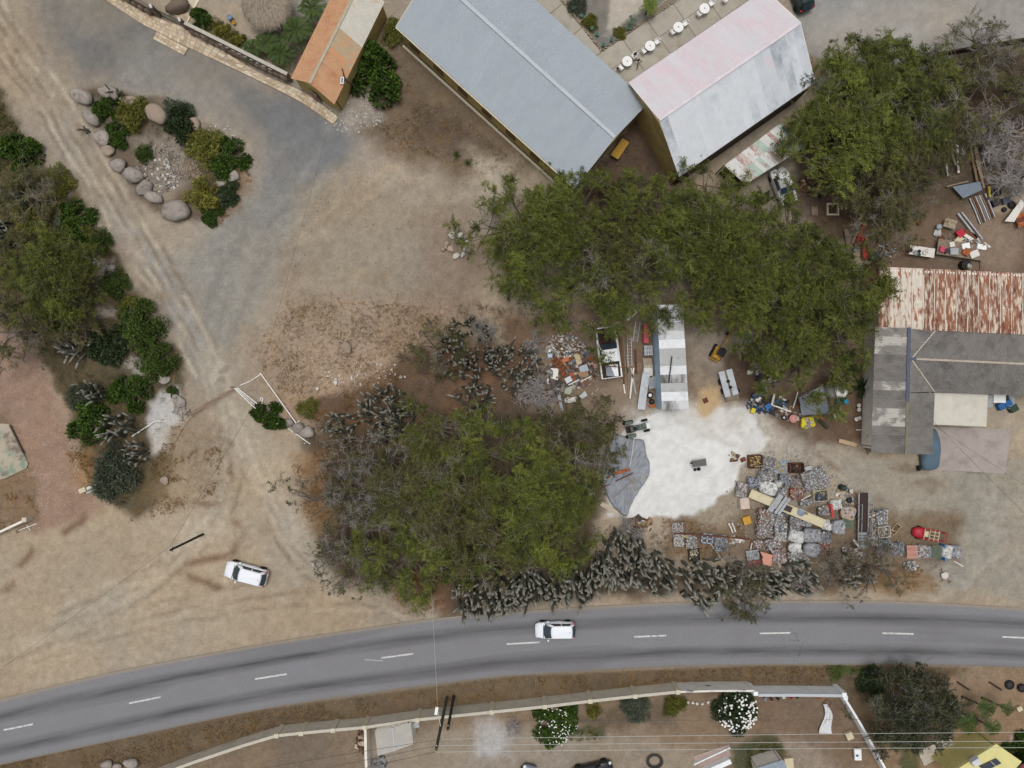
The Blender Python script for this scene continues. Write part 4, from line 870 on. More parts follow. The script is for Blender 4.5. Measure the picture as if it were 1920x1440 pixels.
for p, q, r_ in ((ft[1], ft[2], mid1), (ft[0], ft[3], mid0)):
    gable_end(L_(Vector((p.x, p.y, ze - .04))), L_(Vector((q.x, q.y, ze - .04))), L_(Vector((r_.x, r_.y, zr - .1))), .2, M_ochre, b)
dd = (Sn - Wn).normalized()
MB().bar(L_(ft[0]) + Vector((-.25, -.25, -ze + .12)), L_(ft[1]) + Vector((-.25, -.25, -ze + .12)), .22, .3).build('plinth', M_trim, b)
for i in range(7):
    p = L_(ft[0]).lerp(L_(ft[1]), (i + .5) / 7); p.z = 1.6; MB().box(p + Vector((-.12, -.13, 0)), (1.2, .06, 1.0), math.atan2(dd.y, dd.x)).build('window', M('shutter_brown', S(92, 72, 48), .7, .2) if i == 0 else bpy.data.materials['shutter_brown'], b)
MB().bar(L_(Wn) + Vector((-.06, -.06, -.06)), L_(Sn) + Vector((-.06, -.06, -.06)), .12, .1).build('gutter', M_trim, b)
MB().bar(L_(Wn) + Vector((0, 0, -.05)), L_(mid0) + Vector((0, 0, -.05)), .14, .12).build('verge_board', M_trim, b)

# pink and white roofed hall
M_pinkA = M('pink_roof_sheet', S(210, 194, 200), .6, .05, 1.0, bump=.04, col2=S(204, 202, 206), c2=(.36, .60), s2=.35, stretch=(1, 1, 1), rnd=.02, col3=S(206, 180, 188), c3=(.56, .8), s3=.5)
M_whiteR = M('white_roof_sheet', S(204, 208, 212), .55, .08, .8, bump=.04, col2=S(168, 175, 183), c2=(.54, .72), s2=.22, col3=S(206, 192, 192), c3=(.6, .74), s3=.4, rnd=.02, coord='World')
M_whiteS = M('stained_white_sheet', S(196, 201, 206), .6, .1, .8, bump=.04, col2=S(140, 148, 158), c2=(.48, .7), s2=.25, coord='World', col3=S(206, 188, 188), c3=(.58, .72), s3=.4)
ze, zr = 4.0, 6.6
NW, NE, SE, SW = W(1178, 155, ze), W(1432, -18, ze), W(1527, 155, ze), W(1273, 332, ze)
r0 = (NW + SW) / 2; r1 = (NE + SE) / 2; r0.z = r1.z = zr
b = thing('hall', 'hall with a faded pink and white corrugated roof', 'building', tuple(((NW + SE) / 2).xy) + (0,)); org = Vector(b.location)
rf_ = bpy.data.objects.new('roof', None); COL.objects.link(rf_); rf_.parent = b
slope(L_(NW), L_(NE), L_(r0), L_(r1), 18, 4, .018, lambda i, k: M_pinkA, rf_)
slope(L_(SW), L_(SE), L_(r0), L_(r1), 18, 4, .018, lambda i, k: M_whiteS if i in (12, 13, 14, 15, 17) or i == 0 else M_whiteR, rf_)
MB().bar(L_(r0) + Vector((0, 0, .05)), L_(r1) + Vector((0, 0, .05)), .3, .07).build('ridge_cap', M('pink_ridge', S(206, 198, 202), .7, .12, 1.5), rf_)
ft = inset([NW, NE, SE, SW], .96); walls([L_(p) for p in ft], ze - .05, M_ochre, b)
gable_end(L_(Vector((*ft[0].xy, ze - .04))), L_(Vector((*ft[3].xy, ze - .04))), L_(Vector((*r0.xy, zr - .1))), .2, M_ochre, b)
gable_end(L_(Vector((*ft[1].xy, ze - .04))), L_(Vector((*ft[2].xy, ze - .04))), L_(Vector((*r1.xy, zr - .1))), .2, M_ochre, b)
M_brownw = M('dark_brown_wall', S(70, 56, 42), .9, .25, 1.5)
a_, c_ = L_(ft[3]), L_(ft[2]); a_.z = c_.z = 1.7; off = Vector((.16, -.22, 0))
MB().bar(a_ + off, c_ + off, .05, 3.4).build('dark_cladding', M_brownw, b)
MB().bar(L_(NE) + Vector((.05, 0, -.06)), L_(r1) + Vector((.05, 0, -.06)), .3, .06).build('verge_board', M('worn_white', S(214, 208, 200), .8, .2, 3), b)
MB().bar(L_(r1) + Vector((.05, 0, -.06)), L_(SE) + Vector((.05, 0, -.06)), .16, .06).build('verge_board', bpy.data.materials['worn_white'], b)

# patchwork lean-to
pm = [M('patch_red', S(166, 128, 120), .8, .2, 2, col2=S(196, 186, 178), c2=(.4, .58), s2=2.2, stretch=(1, 1, 1)), M('patch_green', S(170, 188, 176), .8, .12, 2, col2=S(170, 136, 126), c2=(.52, .66), s2=1.3), M('patch_white', S(205, 205, 200), .8, .12, 2, col2=S(164, 124, 114), c2=(.56, .7), s2=1.5)]
q = [W(1358, 310, 2.9), W(1462, 232, 2.9), W(1510, 275, 2.5), W(1397, 346, 2.5)]
b = thing('lean_to', 'lean-to with a patchy red green and white tin roof', 'shed', (q[0].x, q[0].y, 0)); org = Vector(b.location)
rf_ = bpy.data.objects.new('roof', None); COL.objects.link(rf_); rf_.parent = b
rnd0 = random.Random(5); slope(L_(q[3]), L_(q[2]), L_(q[0]), L_(q[1]), 16, 3, .03, lambda i, k: rnd0.choice(pm + pm[2:] * 2), rf_, jit=.02, rows=2)
for p in q: MB().tube([L_(p) * 1.0 + Vector((0, 0, -.1)), Vector((L_(p).x, L_(p).y, -.1))], .07, 6).build('post', M_bark, b)
wq_ = [L_(p) for p in inset(q, .93)]; MB().slab([wq_[0], wq_[3], Vector((wq_[3].x, wq_[3].y, 0)), Vector((wq_[0].x, wq_[0].y, 0))], .06).build('wall', M_brownw, b)

# orange roofed shed
M_or = M('orange_roof', S(184, 142, 108), .8, .10, 1.2, col2=S(172, 122, 90), c2=(.5, .66), s2=.7, col3=S(160, 140, 120), c3=(.6, .72), s3=.8)
M_or2 = M('weathered_orange_roof', S(170, 150, 122), .8, .12, 1.2, col2=S(196, 140, 98), c2=(.5, .6), s2=.8, col3=S(150, 146, 134), c3=(.58, .7), s3=1.0)
M_pale = M('pale_roof_board', S(192, 188, 176), .8, .1, 1.2, col2=S(190, 152, 116), c2=(.6, .72), s2=.8)
ze, zr = 2.7, 3.5
P0, P1 = W(545, 147, ze), W(640, -44, ze); Q0, Q1 = W(627, 196, ze), W(721, 4, ze); r0, r1 = W(581, 156, zr), W(676, -34, zr)
b = thing('orange_roofed_shed', 'narrow ochre shed with a weathered orange roof', 'shed', (Q0.x, Q0.y, 0)); org = Vector(b.location)
rf_ = bpy.data.objects.new('roof', None); COL.objects.link(rf_); rf_.parent = b
slope(L_(P0), L_(P1), L_(r0), L_(r1), 9, 6, .02, lambda i, k: M_or, rf_)
slope(L_(Q0), L_(Q1), L_(r0), L_(r1), 9, 6, .02, lambda i, k: M_or if i < 3 else (M_or2 if i < 5 else M_pale), rf_)
MB().bar(L_(r0) + Vector((0, 0, .03)), L_(r1) + Vector((0, 0, .03)), .3, .05).build('ridge_cap', M('ridge_grey', S(168, 160, 140), .8, .15), rf_)
ft = [p for p in inset([P0, P1, Q1, Q0], .94)]; walls([L_(p) for p in ft], ze - .04, M_ochre, b)
gable_end(L_(Vector((*ft[0].xy, ze - .04))), L_(Vector((*ft[3].xy, ze - .04))), L_(Vector((*r0.xy, zr - .08))), .18, M_ochre, b)
pd = L_((ft[0] + ft[3]) / 2); MB().box((pd.x - .35, pd.y - .16, 1.0), (.9, .08, 2.0), math.atan2((ft[3] - ft[0]).y, (ft[3] - ft[0]).x)).build('door', M('purple_mural', S(112, 84, 96), .8, .3, 3, col2=S(180, 160, 110), c2=(.5, .6), s2=4), b)

# blue walled shed with stained white sheets
M_bluew = M('blue_steel_wall', S(180, 208, 228), .6, .1, 1.2, col2=S(160, 190, 212), c2=(.5, .8), s2=.7)
def stain(name, base, st): return M(name, base, .5, .08, 1.5, bump=.04, col2=st, c2=(.55, .70), s2=.45, rnd=.05)
M_wA = stain('white_sheet', S(212, 214, 216), S(170, 168, 164)); M_wB = stain('grey_sheet', S(166, 167, 166), S(138, 136, 132)); M_wC = M('sooty_sheet', S(196, 198, 198), .6, .08, 1.5, bump=.04, col2=S(84, 80, 74), c2=(.46, .66), s2=.5, stretch=(1, .25, 1))
ze = 3.2
a0, a1, b1, b0 = W(1232, 572, ze), W(1281, 570, ze), W(1292, 767, ze), W(1241, 768, ze)
b = thing('blue_shed', 'narrow steel shed with a blue side wall and a stained white sheet roof', 'shed', (b0.x, b0.y, 0)); org = Vector(b.location)
rf_ = bpy.data.objects.new('roof', None); COL.objects.link(rf_); rf_.parent = b
seq = [M_wA, M_wA, M_wB, M_wC, M_wA, M_wB, M_wB, M_wA, M_wC, M_wB, M_wA, M_wC]
hi = Vector((0, 0, .35)); lw = Vector((0, 0, 0))
slope(L_(a0) + lw, L_(b0) + lw, L_(a1) + hi * 0 + Vector((0, 0, -.15)), L_(b1) + Vector((0, 0, -.15)), 12, 4, .02, lambda i, k: seq[i], rf_, jit=.03)
ft = [a0 + Vector((.1, -.1, 0)), a1 + Vector((-.1, -.1, 0)), b1 + Vector((-.1, .1, 0)), b0 + Vector((.1, .1, 0))]
wl = [L_(p) for p in ft]
for i in range(4):
    p, q2 = wl[i].copy(), wl[(i + 1) % 4].copy(); p.z = q2.z = 0; d = (q2 - p); n = int(d.length / .5) + 1; m = MB()
    for k in range(n):
        c1 = p + d * (k / n); c2 = p + d * ((k + 1) / n); m.bar(Vector((c1.x, c1.y, 1.5)), Vector((c2.x, c2.y, 1.5)), .08 if k % 2 else .14, 3.05)
    m.build('corrugated_wall', M_bluew, b)
MB().bar(L_(W(1260, 668, 3.4)), L_(W(1254, 718, 3.4)), .1, .08).build('roof_bar', M('black_bar', S(30, 30, 32), .6, .1), b)

# main house: rusty annex, grey cement wings, carport
M_rust = M('rusty_tin', S(198, 188, 172), .75, .1, 1.5, bump=.08, col2=S(130, 88, 68), c2=(.41, .53), s2=1.6, stretch=(2.2, .45, 1), rnd=.08, col3=S(98, 60, 48), c3=(.54, .64), s3=1.6)
M_rust2 = M('half_rusty_tin', S(204, 196, 182), .75, .1, 1.5, bump=.08, col2=S(150, 92, 64), c2=(.5, .6), s2=1.5, stretch=(2, .45, 1), rnd=.06)
M_rust3 = M('deep_rust_tin', S(140, 94, 72), .8, .15, 1.5, bump=.08, col2=S(210, 198, 180), c2=(.48, .6), s2=1.6, stretch=(2.2, .45, 1), rnd=.06, col3=S(96, 52, 40), c3=(.54, .66), s3=1.3)
M_cem = M('cement_sheet', S(128, 124, 120), .9, .16, 1.2, bump=.1, col2=S(96, 92, 88), c2=(.48, .7), s2=.5, rnd=.05, col3=S(160, 156, 148), c3=(.64, .76), s3=.5)
M_cemL = M('cement_sheet_pale', S(140, 136, 131), .9, .14, 1.2, bump=.1, col2=S(192, 188, 180), c2=(.5, .58), s2=.4, rnd=.04, col3=S(104, 100, 96), c3=(.58, .7), s3=.6)
house = thing('house', 'low house with grey corrugated wings and a rusty tin annex', 'house', tuple(W(1700, 720).xy) + (0,)); org = Vector(house.location)
def sub(name, parent):
    o = bpy.data.objects.new(name, None); COL.objects.link(o); o.parent = parent; return o
ra = sub('annex_roof', house); rr_ = random.Random(3)
z1_, z2_ = 3.3, 3.0
slope(L_(W(1648, 500, z2_)), L_(W(2020, 517, z2_)), L_(W(1647, 615, z1_)), L_(W(2020, 632, z1_)), 18, 4, .05, lambda i, k: rr_.choice([M_rust, M_rust, M_rust3]) if i > 3 else (M_rust2 if i > 0 else M_rust), ra)
slope(L_(W(1618, 494, 2.8)), L_(W(1647, 497, 2.8)), L_(W(1618, 560, 2.9)), L_(W(1647, 562, 2.9)), 2, 4, .045, lambda i, k: M('dark_rust_tin', S(86, 56, 46), .85, .2, 2, col2=S(150, 120, 104), c2=(.58, .68), s2=2) if i == 0 else bpy.data.materials['dark_rust_tin'], ra)
for i in range(1, 18):
    t_ = i / 18; MB().bar(L_(W(1648, 500, z2_)).lerp(L_(W(2020, 517, z2_)), t_) + Vector((0, 0, .075)), L_(W(1647, 615, z1_)).lerp(L_(W(2020, 632, z1_)), t_) + Vector((0, 0, .075)), .09, .03).build('seam', M_rust2, ra)
rw = sub('wing_roof', house); ze, zr = 3.2, 4.4
# north-south wing: west slope
slope(L_(W(1641, 613, ze)), L_(W(1633, 848, ze)), L_(W(1704, 615, zr)), L_(W(1698, 851, zr)), 14, 5, .075, lambda i, k: M_cemL if i in (0, 1, 2, 6, 9, 10) else M_cem, rw)
# east slope, upper triangle and lower part
VN, VS, VM = W(1753, 620, ze), W(1752, 735, ze), W(1708, 673, zr)
def tri_strips(p0, p1, q0, q1, n, mat, ribs=4):
    slope(p0, p1, q0, q1, n, ribs, .075, lambda i, k: mat, rw)
tri_strips(L_(W(1752, 737, ze)), L_(W(1747, 852, ze)), L_(W(1703, 737, zr)), L_(W(1698, 851, zr)), 7, M_cem)
tri_strips(L_(VM), L_(VS), L_(W(1703.5, 673, zr)), L_(W(1703, 736, zr)), 4, M_cem)
tri_strips(L_(VN), L_(VM), L_(W(1704, 616, zr)), L_(W(1703.5, 673, zr)), 3, M_cem)
# cross wing
RE = W(2020, 687, zr); NEe = W(2020, 631, ze); SEe = W(2020, 746, ze)
RM = L_(VM) + Vector((0, 0, .02))
slope(L_(VN), L_(NEe), RM, L_(RE), 13, 5, .075, lambda i, k: M_cem, rw)
slope(L_(VS), L_(SEe), RM, L_(RE), 13, 5, .075, lambda i, k: M_cem, rw)
up = Vector((0, 0, .06))
M_cap = M('blue_grey_cap', S(82, 88, 104), .7, .12, 2)
MB().bar(L_(W(1704, 614, zr)) + up, L_(W(1701, 752, zr)) + up, .34, .07).build('ridge_cap', M_cap, rw)
MB().bar(L_(W(1701, 752, zr)) + up, L_(W(1698, 851, zr)) + up, .24, .06).build('ridge_cap', M('moss_cap', S(120, 112, 94), .9, .2, 2), rw)
MB().bar(L_(VM) + Vector((-.3, 0, .07)), L_(VM) + Vector((.5, 0, .07)), .3, .06).build('ridge_cap', M_cap, rw)
MB().bar(RM + Vector((.4, 0, .05)), L_(RE) + up, .2, .06).build('ridge_cap', M('pale_cap', S(170, 158, 144), .9, .2, 2), rw)
MB().bar(L_(VM) + up, L_(VN) + up, .1, .04).build('valley', M_trim, rw); MB().bar(L_(VM) + up, L_(VS) + up, .1, .04).build('valley', M_trim, rw)
M_hw = M('house_wall', S(222, 216, 204), .9, .14, 1.2, col2=S(160, 146, 120), c2=(.58, .72), s2=.8)
foot = [W(1653, 618, ze), W(1647, 842, ze), W(1741, 846, ze), W(1746, 728, ze), W(2015, 740, ze), W(2015, 520, ze), W(1654, 506, ze)]
walls([L_(p) for p in foot], ze - .15, M_hw, house)
gable_end(L_(Vector((*foot[1].xy, ze - .14))), L_(Vector((*foot[2].xy, ze - .14))), L_(W(1698, 846, zr - .1)), .2, M_hw, house)
M_glass = M('window_glass', S(40, 50, 60), .15, .1, 2, bump=0, spec=.6)
for yy, hh in ((790, 24), (745, 14), (665, 18)):
    p = L_(W(1650.5 - (yy - 618) * .026, yy, 2.0)); fr = MB(); l = hh / PPM; wx = p.x - .13
    for dy in (-l / 2, 0, l / 2): fr.box((wx, p.y + dy, 1.7), (.07, .07, 1.2))
    for dz in (-.6, .6): fr.box((wx, p.y, 1.7 + dz), (.08, l + .07, .07))
    f_ = fr.build('window', M('white_frame_%d' % yy, S(206, 206, 202), .7, .1), house); MB().box((wx + .0, p.y, 1.7), (.03, l, 1.15)).build('pane', M_glass, f_)
ct = [W(1752, 736, 2.6), W(1852, 739, 2.6), W(1849, 800, 2.55), W(1749, 796, 2.55)]
cp = sub('carport_roof', house); M_cp = M('carport_sheet', S(196, 192, 180), .8, .07, .8, bump=.03, col2=S(178, 172, 158), c2=(.5, .75), s2=.5)
slope(L_(ct[3]), L_(ct[2]), L_(ct[0]), L_(ct[1]), 6, 5, .012, lambda i, k: M_cp, cp)
MB().bar(L_(ct[1]) + Vector((.0, 0, -.05)), L_(ct[2]) + Vector((.0, 0, -.05)), .1, .14).build('fascia', M('tan_fascia', S(178, 150, 112), .8, .1), house)
for p in (ct[1], ct[2], ct[3]): MB().tube([(L_(p).x * 1.0, L_(p).y, -.1), (L_(p).x, L_(p).y, 2.5)], .06, 8).build('post', M_trim, house)
# concrete apron beside the house
ap = MB().prism([W(1748, 800).xy, W(1895, 805).xy, W(1885, 888).xy, W(1735, 880).xy], -.12, .02).build('concrete_apron', M('pinkish_concrete', S(160, 150, 144), .9, .1, 1.0, col2=S(140, 130, 124), c2=(.5, .7), s2=.7)); tag(ap, 'worn pinkish concrete apron beside the carport', None, kind='structure')

# yellow house, bottom right
M_yel = M('yellow_roof', S(208, 200, 138), .8, .08, 1.0); zy = 3.4
yp = [W(1868, 1395, zy), W(1916, 1428, zy), W(1860, 1490, zy), W(1780, 1452, zy)]
b = thing('yellow_house', 'flat roofed pale yellow house with solar panel and cooler', 'house', tuple(inset(yp, 0)[0].xy) + (0,)); org = Vector(b.location)
MB().slab([L_(p) for p in yp], .2).build('roof', M_yel, b); walls([L_(p) for p in inset(yp, .95)], zy - .22, M('yellow_wall', S(196, 184, 120), .9, .12), b)
sp_ = [W(1838, 1431, zy + .12), W(1868, 1424, zy + .2), W(1877, 1430, zy + .2), W(1846, 1440, zy + .12)]
sp0, sp1, sp2, sp3 = (L_(W(*c, zy + .1)) for c in ((1836, 1437), (1868, 1422), (1878, 1431), (1846, 1447)))
o = MB().slab([sp0, sp1, sp2, sp3], .06).build('solar_panel', M('solar_glass', S(52, 58, 68), .2, .1, 3, spec=.6), b); MB().bar(sp0.lerp(sp1, .66) + Vector((0, 0, .02)), sp3.lerp(sp2, .66) + Vector((0, 0, .02)), .05, .03).build('panel_frame', M_trim, o)
ac = L_(W(1828, 1427, zy + .3)); MB().box((ac.x, ac.y, zy + .32), (.85, .6, .6), R(32)).build('roof_cooler', M('cooler_grey', S(196, 198, 198), .7, .1), b, bevel=.04)
rp = [L_(W(1919, 1432, 3.0)), L_(W(1990, 1400, 3.0)), L_(W(1990, 1470, 2.6)), L_(W(1890, 1480, 2.6))]
slope(rp[3], rp[2], rp[0], rp[1], 4, 5, .04, lambda i, k: M('red_tin', S(140, 58, 62), .7, .12) if i == 0 else bpy.data.materials['red_tin'], b)

# small flat roofed hut behind the wall
zh = 2.4; hp = [W(703, 1370, zh), W(770, 1355, zh), W(775, 1395, zh), W(708, 1417, zh)]
b = thing('garden_hut', 'small square hut with a pale grey roof behind the boundary wall', 'shed', (hp[3].x, hp[3].y, 0)); org = Vector(b.location)
M_hut = M('hut_roof', S(170, 166, 158), .8, .1, 1.0); hq = [L_(p) for p in hp]
m_ = hq[0].lerp(hq[1], .5); n_ = hq[3].lerp(hq[2], .5); m_.z += .18; n_.z += .18
slope(hq[0], hq[3], m_, n_, 3, 4, .015, lambda i, k: M_hut, b); slope(hq[1], hq[2], m_, n_, 3, 4, .015, lambda i, k: M_hut, b)
MB().bar(m_ + up, n_ + up, .12, .05).build('ridge_cap', M_ridge_w, b); walls([L_(p) for p in inset(hp, .93)], zh - .05, M_hw, b)
# hut wall stub and pale boundary walls
M_wall = M('boundary_wall', S(196, 188, 172), .9, .12, 1.0, col2=S(168, 160, 144), c2=(.54, .72), s2=.9); M_wallw = M('white_wall', S(226, 228, 228), .85, .08, 1.0, col2=S(180, 186, 192), c2=(.58, .74), s2=.8); M_wallblk = M('mould_wall', S(214, 210, 202), .9, .1, 1.2, col2=S(70, 72, 76), c2=(.56, .68), s2=.9, stretch=(.6, 1, 1))
def wall_run(name, label, pts, h, t, mat, pillars=(), pm=None, cap=None, cat='wall'):
    c0 = W(*pts[0]); w = thing(name, label, cat, (c0.x, c0.y, 0))
    for i in range(len(pts) - 1):
        a, bb = W(*pts[i]) - c0, W(*pts[i + 1]) - c0; d = (bb - a).normalized()
        hh = h[i] if hasattr(h, '__len__') else h
        a = a + d * .002; bb = bb - d * .002
        MB().bar(Vector((a.x, a.y, hh / 2 - .1)), Vector((bb.x, bb.y, hh / 2 - .1)), t, hh + .2).build('panel', mat[i % len(mat)] if isinstance(mat, list) else mat, w)
        if cap: MB().bar(Vector((a.x, a.y, hh + .04)), Vector((bb.x, bb.y, hh + .04)), t + .1, .08).build('coping', cap, w)
    for p in pillars:
        q = W(*p) - c0; hh = (h[0] if hasattr(h, '__len__') else h)
        MB().box((q.x, q.y, hh / 2), (.46, t + .24, hh + .35)).build('pillar', pm or mat, w, bevel=.02)
    return w
wall_run('boundary_wall', 'long tan garden wall with pillars along the road verge', [(285, 1446), (375, 1412), (470, 1380), (530, 1362), (610, 1354), (690, 1347)], 1.9, .2, M_wall, [(530, 1362), (575, 1358), (633, 1352)], M_trim, M('coping_grey', S(186, 180, 166), .9, .1))
wall_run('boundary_wall', 'tan garden wall section in front of the small hut', [(691, 1347), (787, 1333), (923, 1319), (1020, 1309), (1103, 1299), (1185, 1290), (1263, 1282)], 1.9, .2, M_wall, [(691, 1347), (787, 1333), (923, 1319), (1020, 1309), (1103, 1299), (1185, 1290), (1263, 1282)], M_trim, bpy.data.materials['coping_grey'])
wall_run('boundary_wall', 'white garden wall section stained black with mould', [(1266, 1282), (1330, 1280), (1402, 1280)], 2.0, .2, M_wallblk, [(1404, 1284)], M_wallw)
wall_run('boundary_wall', 'clean white garden wall reaching the corner pillar', [(1410, 1288), (1490, 1288), (1565, 1289)], 1.9, .2, M_wallw, [(1566, 1287)], M_wallw, M_ridge_w)
wall_run('boundary_wall', 'white garden wall running down beside the dark tree', [(1570, 1296), (1600, 1345), (1628, 1395), (1660, 1455)], 1.7, .22, M_wallw, [(1570, 1294)], M_wallw)
wall_run('boundary_wall', 'short white wall running back beside the small hut', [(691, 1352), (692, 1400), (694, 1450)], 1.7, .26, M_hw)
wall_run('boundary_wall', 'low ruined white wall at the left edge', [(-20, 1008), (30, 985), (58, 972)], .9, .22, M_hw, [(58, 971)], M_trim)
wall_run('edging_wall', 'low pale wall beside the bottom lawn', [(1300, 1450), (1366, 1420)], .8, .5, M_wallw); 
wall_run('boundary_wall', 'dark wall line along the gravel court under the trees', [(1530, 176), (1640, 150), (1760, 105), (1920, 78), (2000, 66)], .9, .18, M_brownw)
# low green and cream slab at the left edge
sl = thing('floor_slab', 'ruined concrete floor slab with worn green paint at the left edge', 'slab', tuple(W(0, 860).xy) + (0,)); org = Vector(sl.location)
MB().prism([L_(W(*p)).xy for p in ((-60, 790), (18, 795), (44, 848), (54, 870), (50, 878), (12, 896), (-60, 915))], -.1, .1).build('slab', M('painted_slab', S(168, 158, 140), .9, .12, 1.0, col2=S(118, 138, 122), c2=(.52, .62), s2=.35, col3=S(120, 108, 98), c3=(.54, .62), s3=.5), sl)
MB().bar(L_(W(20, 797)) + Vector((0, 0, .16)), L_(W(46, 850)) + Vector((0, 0, .16)), .12, .14).build('kerb', M_bark, sl)
# ------------------------------------------------------------------ patio, garden, stones, fences, poles
M_conc = M('patio_concrete', S(164, 158, 146), .9, .1, .8, col2=S(146, 138, 124), c2=(.5, .7), s2=.6, rnd=.05)
patio = MB().prism([W(*p).xy for p in ((985, -40), (1180, 165), (1460, -40), (1300, -40), (1128, 100), (1020, -40))], -.2, .0).build('patio', M('patio_bed', S(120, 110, 96), .9, .1)); tag(patio, 'concrete patio slabs between warehouse and hall', None, kind='structure')
o0 = Vector((1128, 97)); u = Vector((.824, -.565)); v = Vector((.565, .824))
def slab_px(q, zt=.05):
    MB().prism([W(*p).xy for p in q], -.15, zt).build('slab', M_conc, patio)
for i in range(-2, 6):
    a, bq = i * 58 - 13 + 1, (i + 1) * 58 - 13
    for c0, c1 in ((2, 38), (39, 76)):
        if i < 0 and False: continue
        slab_px([o0 + u * a + v * c0, o0 + u * bq + v * c0, o0 + u * bq + v * c1, o0 + u * a + v * c1], .05 + .004 * (i % 2))
w = Vector((-.62, -.787)); x_ = Vector((-.787, .62))
for i in range(0, 3):
    slab_px([o0 + w * (i * 58) + x_ * 2, o0 + w * (i * 58 + 57) + x_ * 2, o0 + w * (i * 58 + 57) + x_ * 70, o0 + w * (i * 58) + x_ * 70], .046)
# stones
def rock_mesh(seed, sub=2, amp=.22):
    bm = bmesh.new(); bmesh.ops.create_icosphere(bm, subdivisions=sub, radius=1.0); rs = random.Random(seed)
    dirs = [(Vector((rs.gauss(0, 1), rs.gauss(0, 1), rs.gauss(0, 1))).normalized(), rs.uniform(.62, .92)) for _ in range(16)]
    for vv in bm.verts:
        p = vv.co.copy(); n = p.normalized(); k = 1.0
        for d, h in dirs:
            t = n.dot(d)
            if t > h * .9: k = min(k, h * .98 / t + .02)
        vv.co = n * (k + rs.uniform(-amp, amp) * .25)
    me = bpy.data.meshes.new('stone'); bm.to_mesh(me); bm.free()
    for p in me.polygons: p.use_smooth = True
    return me
ROCKS = [rock_mesh(i) for i in range(6)]; PEB = [rock_mesh(20 + i, 1) for i in range(5)]
M_boul = M('boulder', S(150, 142, 134), .9, .18, 1.2, col2=S(120, 110, 104), c2=(.5, .64), s2=1.5, rnd=.12, bump=.4, col3=S(178, 168, 152), c3=(.58, .7), s3=1.0); M_boult = M('tan_boulder', S(152, 136, 120), .9, .18, 1.2, col2=S(118, 108, 100), c2=(.52, .66), s2=1.4, rnd=.1, bump=.4)
M_wst = M('white_stone', S(196, 192, 184), .9, .14, 2, col2=S(140, 132, 122), c2=(.56, .7), s2=2, rnd=.1, bump=.4); M_edge = M('edging_stone', S(156, 140, 124), .9, .16, 3, col2=S(124, 106, 94), c2=(.5, .66), s2=2, rnd=.25)
def rock(px, py, rx, ry, h, mat, label=None, rz=0.0, parent=None, name='boulder', pool=ROCKS, cat='boulder', group=None, off=None):
    me = pool[int(px * 7 + py * 3) % len(pool)]; o = bpy.data.objects.new(name, me if len(me.materials) == 0 else me); COL.objects.link(o)
    if len(me.materials) == 0: me.materials.append(None)
    o.material_slots[0].link = 'OBJECT'; o.material_slots[0].material = mat
    c = W(px, py, h * .4); k_ = 1.2 if rx > 6 else 1.0; o.scale = (rx / PPM * k_, ry / PPM * k_, h * .62); o.rotation_euler.z = rz; o.location = (c.x, c.y, h * .32)
    if parent is not None:
        o.parent = parent; o.location = Vector(o.location) - Vector(parent.location)
    elif label: tag(o, label, cat, group)
    return o
for px, py, rx, ry, h, m_, lab, rz in [(154, 181, 20, 16, 1.1, M_boul, 'big blue grey boulder at the upper left tip of the island', -.4), (172, 221, 18, 14, 1.0, M_boul, 'oval grey boulder second down the island\'s left rim', -.7), (191, 257, 15, 16, .9, M_boul, 'pale boulder third down the island\'s left rim', .3), (203, 282, 12, 10, .7, M_boult, 'small tan boulder half under a grass tuft on the left rim', 0), (221, 309, 15, 13, 1.0, M_boul, 'round pale grey boulder halfway down the left rim', .2),
        (249, 327, 19, 15, 1.1, M_boul, 'large grey boulder on the lower left rim of the island', -.3), (270, 352, 16, 13, .8, M_boul, 'flat topped grey boulder on the lower left rim', .5), (289, 370, 17, 12, .8, M_boul, 'light grey oval boulder near the bottom of the left rim', -.3), (331, 394, 24, 23, 1.5, M_boul, 'biggest boulder, pinkish grey, at the bottom of the island', .2), (295, 214, 22, 19, 1.2, M_boult, 'large tan boulder in the upper middle of the island', -.6), (204, 175, 20, 14, .9, M_boul, 'grey boulder behind the dark green bush on the upper rim', -.4), (245, 189, 17, 11, .8, M_boult, 'tan boulder behind the olive bush on the upper rim', 0), (363, 231, 11, 14, .7, M_boult, 'pale tan boulder on the right side of the dark bush', .4), (436, 330, 12, 11, .6, M_boul, 'grey block boulder at the right end of the island', 0), (415, 342, 12, 9, .5, M_boul, 'dark grey flat boulder at the right end of the island', .4),
        (650, 651, 9, 12, .5, M_boult, 'lone tan boulder on the weedy ground', .5), (629, 717, 5, 6, .3, M_wst, 'small white rock on the weedy ground', 0), (595, 729, 4, 4, .25, M_wst, 'smaller white rock beside the weedy verge', 0), (541, 793, 9, 8, .6, M_boul, 'left boulder of the three at the gate', 0), (559, 803, 11, 10, .9, M_boul, 'round pale middle boulder at the gate', 0), (576, 811, 14, 12, .9, M_boul, 'right boulder of the three at the gate, under the cactus', 0), (335, 751, 15, 10, .4, M_boul, 'flat pale grey stone at the edge of the drive', -.7), (209, 503, 9, 8, .5, M_boul, 'grey boulder in the left verge above a dark shrub', 0), (308, 711, 12, 9, .5, M_boul, 'grey stone between dark shrub and white sand', 0), (308, 900, 8, 9, .3, M_boult, 'single tan stone on the orange grass', .4),
        (200, 1434, 11, 9, .6, M_boul, 'left pale boulder at the foot of the road verge', .2), (245, 1431, 14, 9, .7, M_boul, 'right pale boulder at the foot of the road verge', -.1), (219, 1439, 9, 8, .5, M_boul, 'middle pale boulder at the foot of the road verge', 0), (1772, 1079, 8, 7, .4, M_wst, 'pale rock below the row of bales', .3)]:
    rock(px, py, rx, ry, h, m_, lab, rz)
